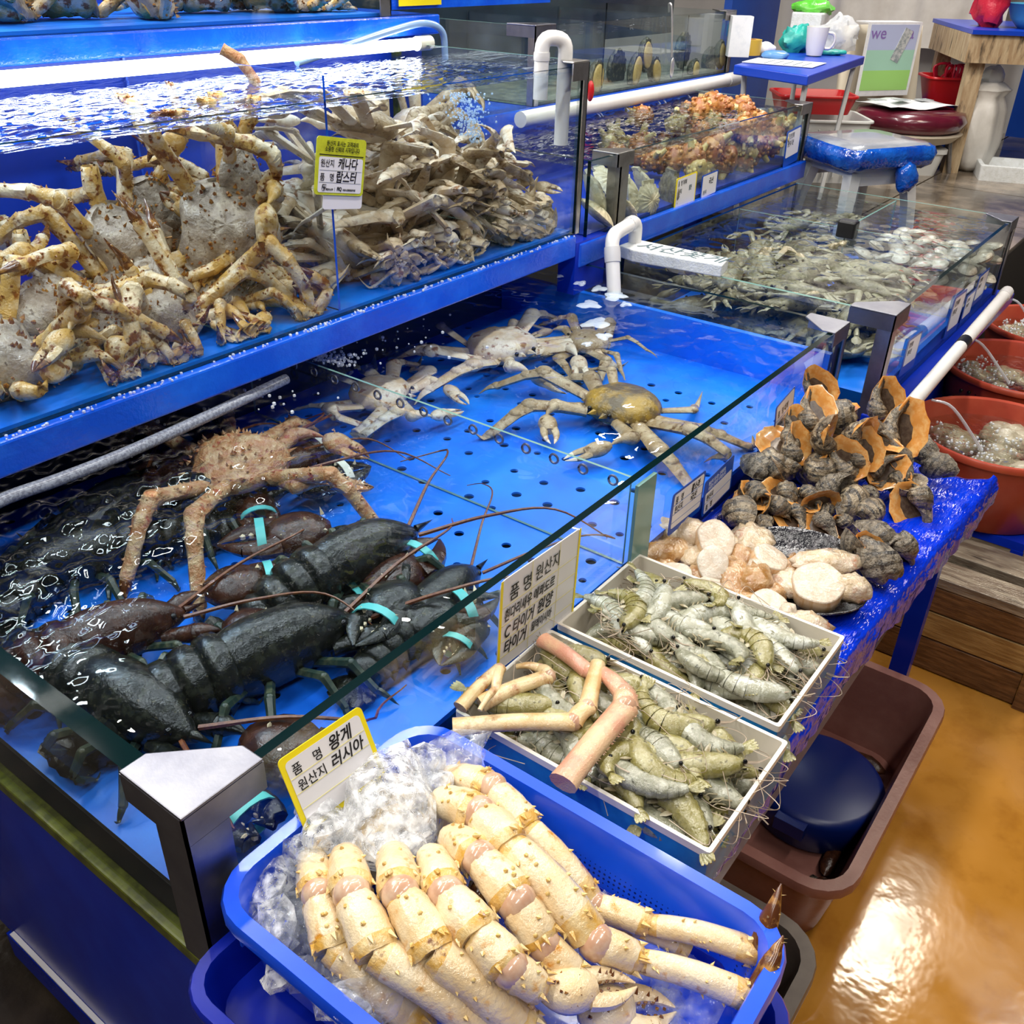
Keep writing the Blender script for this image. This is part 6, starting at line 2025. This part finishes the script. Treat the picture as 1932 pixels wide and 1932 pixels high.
for sx in (-1, 1):
    for sy in (-1, 1):
        G().tube([(sx * .12, sy * .105, tz - .09), (sx * .14, sy * .125, .15), (sx * .155, sy * .14, 0)], [[.030, .030], [.026, .026], [.024, .024]], 4).build('leg', M['stool'], st, smooth=0)
for sy in (-1, 1):
    G().bar((-.12, sy * .115 - .008, tz - .13), (.12, sy * .115 + .008, tz - .09)).build('apron', M['stool'], st, smooth=0)

# chair with newspapers
c = dp(1715, 212, 4.55)
ch = thing('chair', 'burgundy padded chair with newspapers on it', 'chair', (c[0], c[1], PLAT), RAD(-34))
sz = c[2] - PLAT
th = np.arange(36) * 2 * PI / 36
rg = lambda a_, b_, z: np.stack([a_ * np.cos(th), b_ * np.sin(th) * np.where(np.sin(th) < 0, 1.1, .95), np.full(36, z)], 1)
G().rings([rg(.20, .20, sz - .075), rg(.245, .235, sz - .055), rg(.262, .25, sz - .02), rg(.245, .235, sz + .015), rg(.18, .17, sz + .025)]).build('seat', M['vinyl'], ch, smooth=60)
G().rings([rg(.16, .16, sz - .125), rg(.22, .21, sz - .11), rg(.255, .245, sz - .075), rg(.24, .23, sz - .07)]).build('seat_shell', M['cream'], ch, smooth=60)
S = []
for v in np.linspace(0, 1, 10):
    S.append([(u * .235 * (1 - .06 * v), .24 + .06 * v - .05 * (1 - u * u) * -1 + .03 * (1 - abs(u)), sz - .05 + .40 * v) for u in np.linspace(-1, 1, 12)])
G().sheet(np.array(S)).build('backrest', M['cream'], ch, smooth=120, solid=.03)
for sx in (-1, 1):
    for sy in (-1, 1):
        G().tube([(sx * .15, sy * .15, sz - .11), (sx * .17, sy * .17, 0)], .011, 8).build('leg', M['steel_dull'], ch)
# poster page over the backrest, papers on the seat
Rch = rz(RAD(-34))
pg = thing('poster_page', 'green and violet magazine page hung over the chair back', 'magazine', A(c[0], c[1], c[2]) + Rch @ A(0, .225, .0), RAD(-34))
def sheet_strip(g, x0, x1, z0, z1, y, n=3):
    g.add([(x0, y, z0), (x1, y, z0), (x1, y, z1), (x0, y, z1)], [(0, 1, 2, 3)])
    return g
G().bar((-.155, -.003, .045), (.155, .003, .365)).build('paper', M['paper'], pg, smooth=0)
G().bar((-.14, -.0045, .07), (.14, -.0032, .16)).build('green_print', M['paper_green'], pg, smooth=0)
G().bar((-.14, -.0045, .16), (.14, -.0032, .25)).build('mid_print', M['paper_mid'], pg, smooth=0)
G().bar((-.14, -.0045, .25), (.14, -.0032, .36)).build('violet_print', M['paper_violet'], pg, smooth=0)
G().box((.055, -.0055, .27), (.05, .002, .15), eul(0, 22, 0)).build('figure_print', M['paper_grey'], pg, smooth=0)
G().bar((-.155, -.003, .365), (.155, .10, .371)).build('folded_top', M['paper'], pg, smooth=0)
nw = thing('newspaper', 'folded newspaper spread on the burgundy seat', 'newspaper', A(c[0], c[1], c[2] + .032) + Rch @ A(-.02, .02, 0), RAD(-34))
S = [[(x, y, .008 * math.sin(x * 20 + y * 9) + .006) for x in np.linspace(-.20, .24, 12)] for y in np.linspace(-.15, .14, 8)]
G().sheet(np.array(S)).build('pages', M['paper'], nw, smooth=120, solid=.002)
for k, x in enumerate((-.14, -.02, .10)):
    G().box((x, .03 - .02 * k, .022), (.07, .06, .0015)).build('printed_picture', M['paper_grey'], nw, smooth=0)
wb = thing('storage_box', 'white plastic storage box under the chair', 'box', A(c[0], c[1], PLAT) + Rch @ A(-.02, -.02, 0), RAD(-58))
G().rings([rrect(.30, .28, .03, 0), rrect(.34, .30, .03, sz - .16), rrect(.36, .32, .03, sz - .155), rrect(.36, .32, .03, sz - .135)]).build('body', M['stool'], wb, smooth=40)

# small blue table with odds and ends
tz1 = 1.20
pf_, pr_, pl_ = zp(1525, 143, tz1), zp(1632, 106, tz1), zp(1385, 122, tz1)
pb_ = pl_ + pr_ - pf_
ctop = (pl_ + pr_) / 2
tt = thing('side_table', 'small blue topped table with a mug and paper', 'table', (ctop[0], ctop[1], PLAT))
G().prism([(p_ - ctop)[:2] for p_ in (pf_, pr_, pb_, pl_)], tz1 - PLAT - .032, tz1 - PLAT).build('table_top', M['tablecloth_blue'], tt, smooth=0, bevel=.004)
for p_ in (pf_, pr_, pb_, pl_):
    e_ = (p_ - ctop) * .84
    G().tube([(e_[0], e_[1], tz1 - PLAT - .03), (e_[0] * .8, e_[1] * .8, 0)], .010, 8).build('leg', M['stool'], tt)
def on_t(px, py, dz=0):
    return zp(px, py, tz1 + dz)
TR_ = math.atan2(*(pr_ - pf_)[[1, 0]])
o = thing('paper_sheet', 'white printed sheet hanging over the blue table edge', 'paper', on_t(1480, 118, .003), TR_)
G().box((0, 0, 0), (.20, .26, .002)).build('sheet', M['paper'], o, smooth=0)
for k in range(5):
    G().box((-.02, -.09 + .035 * k, .0015), (.14, .004, .0006)).build('printed_line', M['ink_grey'], o, smooth=0)
q = on_t(1411, 103)
o = thing('tape_roll', 'yellow packing tape roll on the blue table', 'tape', q)
G().lathe([(.024, 0), (.048, 0), (.048, .055), (.024, .055), (.024, 0)], n=28).build('tape', M['tape'], o, smooth=50)
G().lathe([(.020, .001), (.0245, .001), (.0245, .056), (.020, .056), (.020, .001)], n=28).build('core', M['tape_core'], o, smooth=50)
q = on_t(1535, 106)
o = thing('mug', 'white mug on the blue table', 'mug', q)
G().lathe([(.001, .004), (.030, .004), (.036, .03), (.044, .105), (.041, .105), (.033, .03), (.026, .010), (.001, .009)], n=28, cap0=True, cap1=True).build('cup', M['mug'], o, smooth=50)
hp = [A(.040, 0, .085), A(.065, 0, .080), A(.072, 0, .055), A(.058, 0, .030), A(.037, 0, .028)]
G().tube(np.array(curve(hp, 4)) @ rz(RAD(-54)).T, .006, 8).build('handle', M['mug'], o)
def crumple(name, label, q, r, m, seed, cat, dis=.34):
    o = G().ball((0, 0, r[2] * .8), r, (22, 14), 0, None, dis, 3.0 / max(r), seed).build(name, M[m], None, q, ROT, smooth=50)
    return tag(o, label, cat)
crumple('rubber_glove', 'crumpled teal rubber gloves behind the mug', on_t(1500, 98), (.065, .05, .055), 'teal_glove', 3, 'gloves')
crumple('rubber_glove', 'teal glove end lying beside the mug', on_t(1568, 104), (.05, .03, .012), 'teal_glove', 5, 'gloves')
crumple('plastic_bag', 'clear crumpled plastic bag behind the mug', on_t(1578, 96), (.075, .06, .07), 'clear_bag', 6, 'bag')
crumple('plastic_bag', 'bright green plastic bag lying above the blue table', on_t(1522, 86) + A(0, 0, .118), (.085, .06, .035), 'green_bag', 8, 'bag')
o = thing('white_carton', 'white foam container under the green bag', 'carton', on_t(1522, 86), TR_)
G().box((0, 0, .066), (.17, .13, .132)).build('body', M['foam_board'], o, smooth=0, bevel=.006)
crumple('plastic_bag', 'white tissue pack at the near corner of the blue table', on_t(1440, 103), (.045, .035, .025), 'paper', 9, 'tissues', .15)
crumple('leaflet', 'crumpled blue and white leaflet packet on the blue table', on_t(1462, 112), (.055, .04, .018), 'blue_leaflet', 10, 'packet', .15)
o = thing('white_carton', 'white carton standing behind the tape roll', 'carton', on_t(1402, 110) + A(.05, .05, 0))
G().box((0, 0, .07), (.08, .06, .14), rz(ROT)).build('body', M['paper'], o, smooth=0)
rt = thing('red_tray', 'red plastic tray on the white crate under the blue table', 'tray', dp(1535, 175, 4.3) * A(1, 1, 0) + A(0, 0, .93), ROT)
tray(G(), .34, .24, .08, rim=.01, r=.03).build('body', M['red'], rt, smooth=40)
wc = thing('white_crate', 'white ribbed crate under the blue table', 'crate', dp(1535, 200, 4.3) * A(1, 1, 0) + A(0, 0, PLAT), ROT)
tray(G(), .46, .32, .27, rim=.012, r=.03, taper=.02).build('body', M['stool'], wc, smooth=40)
for x in np.linspace(-.19, .19, 9):
    G().bar((x - .004, -.166, .03), (x + .004, -.154, .23)).build('rib', M['stool'], wc, smooth=0)

# wooden workbench at the back
wbp = A(5.25, .40, PLAT)
bench = thing('workbench', 'worn wooden workbench with a blue top', 'workbench', wbp, RAD(-62))
bz = 1.275 - PLAT
G().bar((-.42, -.38, bz - .018), (1.1, .42, bz)).build('blue_top', M['tablecloth_blue'], bench, smooth=0)
G().bar((-.42, -.36, bz - .135), (1.1, -.32, bz - .019)).build('apron', M['wood_table'], bench, smooth=0)
G().bar((-.42, -.32, bz - .135), (-.38, .38, bz - .019)).build('apron', M['wood_table'], bench, smooth=0)
for x, y in ((-.38, -.30), (.30, -.30), (-.38, .32), (1.0, -.30)):
    G().bar((x, y, 0), (x + .07, y + .07, bz - .02)).build('leg', M['wood_table'], bench, smooth=0)
Rb = rz(RAD(-62))
def bp(x, y, z=0):
    return wbp + Rb @ A(x, y, bz + z)
o = thing('cutting_board', 'thick pale cutting board on the workbench', 'board', bp(.28, -.12), RAD(-62))
G().rings([rrect(.42, .28, .01, 0), rrect(.42, .28, .01, .03)]).build('slab', M['board'], o, smooth=30)
o = thing('metal_tray', 'aluminium tray on the cutting board', 'tray', bp(.42, -.08, .032), RAD(-62))
tray(G(), .34, .24, .03, rim=.012, r=.03, taper=.02).build('body', M['steel_tray'], o, smooth=40)
o = thing('plastic_bowl', 'aqua plastic bowl on the workbench', 'bowl', bp(-.10, -.16), RAD(-62))
G().lathe([(.001, 0), (.07, 0), (.11, .04), (.135, .10), (.142, .102), (.130, .10), (.10, .04), (.001, .01)], n=36, cap0=True, cap1=True).build('body', M['aqua'], o, smooth=60)
o = crumple('plastic_bag', 'crumpled red plastic bag beside the aqua bowl', bp(-.30, -.12), (.07, .09, .14), 'red_bag', 12, 'bag')
bs = thing('red_basin', 'red square basin full of red ribbons under the workbench', 'basin', dp(1785, 180, 4.9) * A(1, 1, 0) + A(0, 0, .90), RAD(-58))
tray(G(), .26, .22, .13, rim=.012, r=.04, taper=.03).build('body', M['red'], bs, smooth=40)
rd = random.Random(6)
for k in range(14):
    a_ = rd.uniform(0, 2 * PI)
    p0 = A(.08 * math.cos(a_), .06 * math.sin(a_), .12)
    G().tube(curve([p0, p0 * A(1.1, 1.1, 1) + A(0, 0, .05), p0 * A(.3, .6, 1) + A(0, 0, .06), p0 * A(-.6, -.5, 1)], 4), .005, 5).build('ribbon', M['red_bag'], bs)
cr = thing('blue_crate', 'blue crate holding the red basin under the workbench', 'crate', dp(1785, 180, 4.9) * A(1, 1, 0) + A(0, 0, PLAT), RAD(-58))
tray(G(), .36, .30, .245, rim=.01, r=.02, taper=.01).build('body', M['wall_blue'], cr, smooth=40)
# sack, foam lid
c = zp(1826, 320, PLAT)
sk = thing('white_sack', 'stuffed white sack slumped against the workbench', 'sack', (c[0], c[1], PLAT))
n, k = 28, 14
tz_ = np.linspace(0, 1, k)
R_ = []
for i, t in enumerate(tz_):
    rr = .125 * np.interp(t, [0, .08, .35, .7, .85, .92, 1], [.45, .85, 1.05, .95, .70, .95, .55])
    th = np.arange(n) * 2 * PI / n
    R_.append(np.stack([rr * np.cos(th) * (1 + .10 * np.sin(6 * th + 4 * t)), .8 * rr * np.sin(th) * (1 + .1 * np.cos(5 * th)), np.full(n, t * .40)], 1))
G().rings(R_).build('body', M['sack'], sk, smooth=80)
G().ball((.02, 0, .42), (.07, .05, .05), (12, 8), 0, None, .3, 30, 2).build('bag_top', M['clear_bag'], sk)
c = zp(1905, 338, PLAT)
o = thing('foam_lid', 'white styrofoam lid lying on the tiled floor', 'lid', (c[0] + .05, c[1] - .04, PLAT), RAD(-70))
tray(G(), .42, .26, .07, t=.02, rim=.0, r=.015, taper=.004).build('body', M['foam_board'], o, smooth=30)
# boards and curtain on the back wall
o = tag(G().bar((6.20, -1.2, PLAT), (6.24, .62, 3.0)).build('blue_board', M['wall_blue'], smooth=0), 'large blue board on the wall behind the workbench', 'board')
o = tag(G().bar((5.5, 2.14, PLAT), (6.2, 2.19, 3.0)).build('blue_board', M['wall_blue'], smooth=0), 'blue door panel beyond the blue table', 'board')
S = [[(5.9 + .012 * math.sin(u * 40 + v * 5) + .02 * math.sin(u * 13), .72 + u * 1.0, PLAT + .45 + v * 1.9) for u in np.linspace(0, 1, 40)] for v in np.linspace(0, 1, 14)]
tag(G().sheet(np.array(S)).build('plastic_curtain', M['curtain'], smooth=120), 'creased pale plastic curtain behind the chair', 'curtain')
# ------------------------------------------------------------------ price cards and lettering
def card(name, label, corners, layers, lines, group=None, thick=.0012, cat='price card', texts=()):
    """card from its top-left, top-right, bottom-right, bottom-left corner points.
    layers: (u0, v0, u1, v1, material); texts: (string, u, v, height, material, shear, width)."""
    tl, tr, br, bl = [np.asarray(p, float) for p in corners]
    W, H = np.linalg.norm((tr - tl) + (br - bl)) / 2, np.linalg.norm((bl - tl) + (br - tr)) / 2
    x = unit((tr - tl) + (br - bl))
    y = (tl - bl) + (tr - br)
    y = unit(y - x * np.dot(x, y))
    z = np.cross(x, y)
    c = (tl + tr + br + bl) / 4
    o = thing(name, label, cat, c, np.array([x, y, z]).T, group)
    U = lambda u, v: ((u - .5) * W, (.5 - v) * H)
    first = True
    for i, (u0, v0, u1, v1, m) in enumerate(layers):
        (xa, ya), (xb, yb) = U(u0, v0), U(u1, v1)
        w, h = abs(xb - xa), abs(yb - ya)
        t0 = 0 if i == 0 else thick + .00025 * i
        r = min(w, h) * .07
        pts = rrect(w, h, r, 0, 4)[:, :2] + A((xa + xb) / 2, (ya + yb) / 2)
        G().prism(pts, t0, thick + .00025 * (i + 1) if i else thick).build('card_board' if i == 0 else 'printed_panel', M[m], o, smooth=0)
    zt = thick + .00025 * (len(layers) + 1)
    for (u0, v0, u1, v1, m, t) in lines:
        (xa, ya), (xb, yb) = U(u0, v0), U(u1, v1)
        d = A(xb - xa, yb - ya, 0)
        G().box(((xa + xb) / 2, (ya + yb) / 2, zt), (np.linalg.norm(d), t, .0003), rot_to(d)).build('ruled_line', M[m], o, smooth=0)
    for (s, u, v, h, m, sh, ws) in texts:
        cu = bpy.data.curves.new('lettering', 'FONT')
        cu.body = s
        cu.size = h * H * 1.25
        cu.shear = sh
        cu.offset = .0003 if sh else .00008
        cu.extrude = .0001
        cu.materials.append(M[m])
        t = bpy.data.objects.new('lettering', cu)
        COL.objects.link(t)
        t.parent = o
        px, py = U(u, v)
        t.location = (px, py, zt + .0002)
        t.scale = (ws, 1, 1)
    return o


# yellow card in the ice
tl, tr, br, bl = zp(530, 1437, .862), zp(684, 1322, .868), zp(722, 1470, .785), zp(568, 1575, .785)
card('price_card', 'yellow edged king crab price card stuck in the ice', (tl, tr, br, bl), [(0, 0, 1, 1, 'yellow'), (.055, .075, .945, .93, 'white')],
     [(.06, v, .94, v, 'line', .0006) for v in (.30, .50, .70)],
     texts=[('품', .10, .27, .125, 'ink', 0, .95), ('명', .34, .27, .125, 'ink', 0, .95), ('왕게', .52, .27, .16, 'ink', .25, .95), ('원산지', .10, .48, .125, 'ink', 0, .95), ('러시아', .48, .485, .15, 'ink', .25, .95)])
# large shrimp card on the front glass
cs = [yp(936, 1104, -.006), yp(1092, 998, -.006), yp(1083, 1150, -.006), yp(943, 1262, -.006)]
card('price_card', 'large white shrimp price card with yellow grid on the glass', cs, [(0, 0, 1, 1, 'white'), (0, 0, .028, 1, 'yellow'), (.975, 0, 1, 1, 'yellow')],
     [(.03, v, .975, v, 'line', .0007) for v in (.30, .50, .68, .86)] + [(u, 0, u, 1, 'line', .0007) for u in (.37, .72)],
     texts=[('품 명', .10, .26, .15, 'ink', 0, .9), ('원산지', .41, .24, .15, 'ink', 0, .8), ('흰다리새우', .05, .46, .12, 'ink', .2, .62), ('에콰도르', .40, .45, .11, 'ink', .2, .70), ('C 타이거', .06, .66, .14, 'ink', .2, .72), ('원양', .46, .65, .14, 'ink', .2, .8), ('말레이시아', .40, .81, .095, 'ink', .2, .62), ('타이거', .06, .84, .14, 'ink', .2, .75)])
# blue cards on the front glass
cs = [yp(1267, 938, -.006), yp(1329, 886, -.006), yp(1322, 962, -.006), yp(1261, 1008, -.006)]
card('price_card', 'blue edged top shell price card behind the scallop flesh', cs, [(0, 0, 1, 1, 'blue_print'), (.05, .05, .95, .86, 'white')], [(.05, v, .95, v, 'line_blue', .0007) for v in (.30, .52, .72)],
     texts=[('품   명', .09, .27, .15, 'ink', 0, .7), ('활소라', .56, .27, .17, 'ink', .2, .66), ('원산지', .09, .49, .15, 'ink', 0, .7), ('국산', .56, .50, .17, 'ink', .2, .75)])
cs = [yp(1331, 912, -.006), yp(1386, 853, -.006), yp(1376, 925, -.006), yp(1321, 975, -.006)]
card('price_card', 'blue headed origin card half hidden by the dark whelks', cs, [(0, 0, 1, 1, 'blue_print'), (.05, .38, .95, .95, 'white')], [(.05, .66, .95, .66, 'line_blue', .0007)],
     texts=[('원산지 표시는 고객과의', .12, .19, .10, 'ink_white', 0, .72), ('소중한 신뢰의 시작입니다', .12, .32, .10, 'ink_white', 0, .68), ('원산지', .09, .60, .15, 'ink', 0, .7), ('품   명', .09, .88, .15, 'ink', 0, .7)])
cs = [yp(1462, 775, -.006), yp(1496, 728, -.006), yp(1495, 800, -.006), yp(1458, 838, -.006)]
card('price_card', 'small white card on the glass behind the whelk top', cs, [(0, 0, 1, 1, 'blue_print'), (.04, .03, .96, .90, 'white')], [(.05, v, .95, v, 'line_blue', .0007) for v in (.4, .7)],
     texts=[('품   명 대게', .12, .33, .15, 'ink', 0, .55), ('원산지 국산', .12, .62, .15, 'ink', 0, .55)])
# lime sticker on the big tank
cs = [yp(598, 256, UY0 - .002), yp(690, 264, UY0 - .002), yp(684, 371, UY0 - .002), yp(591, 366, UY0 - .002)]
card('price_card', 'white backing card under the lime sticker on the big tank', [yp(612, 300, UY0 - .0005), yp(686, 300, UY0 - .0005), yp(682, 395, UY0 - .0005), yp(608, 394, UY0 - .0005)], [(0, 0, 1, 1, 'white')], [], thick=.0006, cat='card')
card('price_card', 'lime edged origin sticker on the big king crab tank', cs, [(0, 0, 1, 1, 'lime'), (.06, .34, .95, .955, 'white')], [(.06, .305, .95, .305, 'ink', .0016), (.08, .57, .93, .57, 'ink_grey', .0003), (.08, .78, .93, .78, 'ink_grey', .0003), (.40, .86, .40, .93, 'ink_grey', .0004)],
     texts=[('원산지 표시는 고객과의', .19, .14, .078, 'ink', 0, .84), ('소중한 신뢰의 시작입니다', .16, .24, .078, 'ink', 0, .84), ('원산지', .09, .50, .115, 'ink', 0, .86), ('캐나다', .43, .52, .17, 'ink', .15, .86), ('품', .09, .74, .115, 'ink', 0, .9), ('명', .28, .74, .115, 'ink', 0, .9),
            ('랍스터', .40, .76, .18, 'ink', .15, .86), ('ᓫ', .13, .90, .09, 'ink', .2, .9), ('해양수산부', .22, .915, .035, 'ink', 0, .9), ('FIQ', .44, .915, .07, 'ink', .1, .9), ('국립수산물품질관리원', .56, .915, .032, 'ink', 0, .9)])
g = G().bar(yp(752, 12, 1.213), yp(832, -60, 1.211)); tag(g.build('price_card', M['yellow'], smooth=0), 'yellow card edge at the foot of the topmost tank', 'price card')
# cards on the scallop and sea squirt tank
yy = SY0 - .003
card('price_card', 'yellow edged scallop price card on the shallow tank', [yp(1277, 338, yy), yp(1316, 322, yy), yp(1309, 381, yy), yp(1270, 397, yy)], [(0, 0, 1, 1, 'yellow'), (.05, .04, .95, .96, 'white')], [],
     texts=[('품   명 가리비', .09, .26, .15, 'ink', 0, .55), ('원산지', .09, .52, .15, 'ink', 0, .55), ('일본', .62, .50, .15, 'ink_grey', .1, .6)])
card('price_card', 'narrow blue edged origin card next to the yellow one', [yp(1326, 332, yy), yp(1356, 319, yy), yp(1349, 364, yy), yp(1319, 377, yy)], [(0, 0, 1, 1, 'blue_print'), (.05, .05, .95, .95, 'white')], [],
     texts=[('국산', .42, .45, .24, 'ink', .2, .8), ('원산지', .12, .82, .16, 'ink_grey', 0, .6)])
card('price_card', 'blue footed sea squirt price card at the tank corner', [yp(1485, 250, yy), yp(1512, 234, yy), yp(1504, 302, yy), yp(1476, 316, yy)], [(0, 0, 1, 1, 'blue_print'), (.08, .05, .94, .76, 'white')], [],
     texts=[('품 명 멍게', .13, .24, .14, 'ink', 0, .55), ('원산지 국산', .13, .44, .14, 'ink', 0, .5)])
# cards on the swimming crab tank
yy = BY0 - .003
for i, (a_, b_, c_, d_, lab) in enumerate((((1716, 637), (1741, 625), (1722, 688), (1692, 717), 'blue footed card low on the near end of the swimming crab tank'), ((1799, 562), (1822, 549), (1806, 617), (1781, 641), 'blue edged card in the middle of the swimming crab tank'),
                                           ((1824, 558), (1842, 545), (1827, 595), (1809, 615), 'plain card just right of the middle one'), ((1847, 522), (1867, 505), (1852, 560), (1832, 580), 'farthest card on the swimming crab tank'))):
    card('price_card', lab, [yp(*a_, yy), yp(*b_, yy), yp(*c_, yy), yp(*d_, yy)], [(0, 0, 1, 1, 'blue_print'), (.10, .06, .92, .74 if i == 0 else .82, 'white')], [],
         texts=[('품 명 ' + ('꽃게', '바지락', '모시', '백합')[i], .16, .26, .13, 'ink', 0, .5), ('원산지 국산', .16, .46, .13, 'ink', 0, .45)])
# marker writing on the styrofoam block, letters on the poster
for s, x, y, z, sz_, m, par, rot in (('서산꽃게', -.105, -.022, .0156, .066, 'ink_grey', foam, (0, 0, 0)), ('we', -.135, -.0052, .30, .075, 'purple', pg, (PI / 2, 0, 0)), ('a', .085, -.0052, .30, .075, 'purple', pg, (PI / 2, 0, 0))):
    cu = bpy.data.curves.new('lettering', 'FONT')
    cu.body = s; cu.size = sz_; cu.extrude = .0002; cu.offset = .0004; cu.shear = .15 if par is foam else 0
    cu.materials.append(M[m])
    t = bpy.data.objects.new('lettering', cu)
    COL.objects.link(t)
    t.parent = par
    t.location = (x, y, z)
    t.rotation_euler = rot
# lettering as plain meshes
bpy.context.view_layer.update()
_dg = bpy.context.evaluated_depsgraph_get()
for _o in [o for o in bpy.data.objects if o.type == 'FONT']:
    _me = bpy.data.meshes.new_from_object(_o.evaluated_get(_dg))
    _n = bpy.data.objects.new('lettering', _me)
    COL.objects.link(_n)
    _n.parent = _o.parent
    _n.matrix_local = _o.matrix_local.copy()
    bpy.data.objects.remove(_o)
for _o in list(bpy.data.objects):
    if _o.type == 'EMPTY' and not _o.children:
        bpy.data.objects.remove(_o)
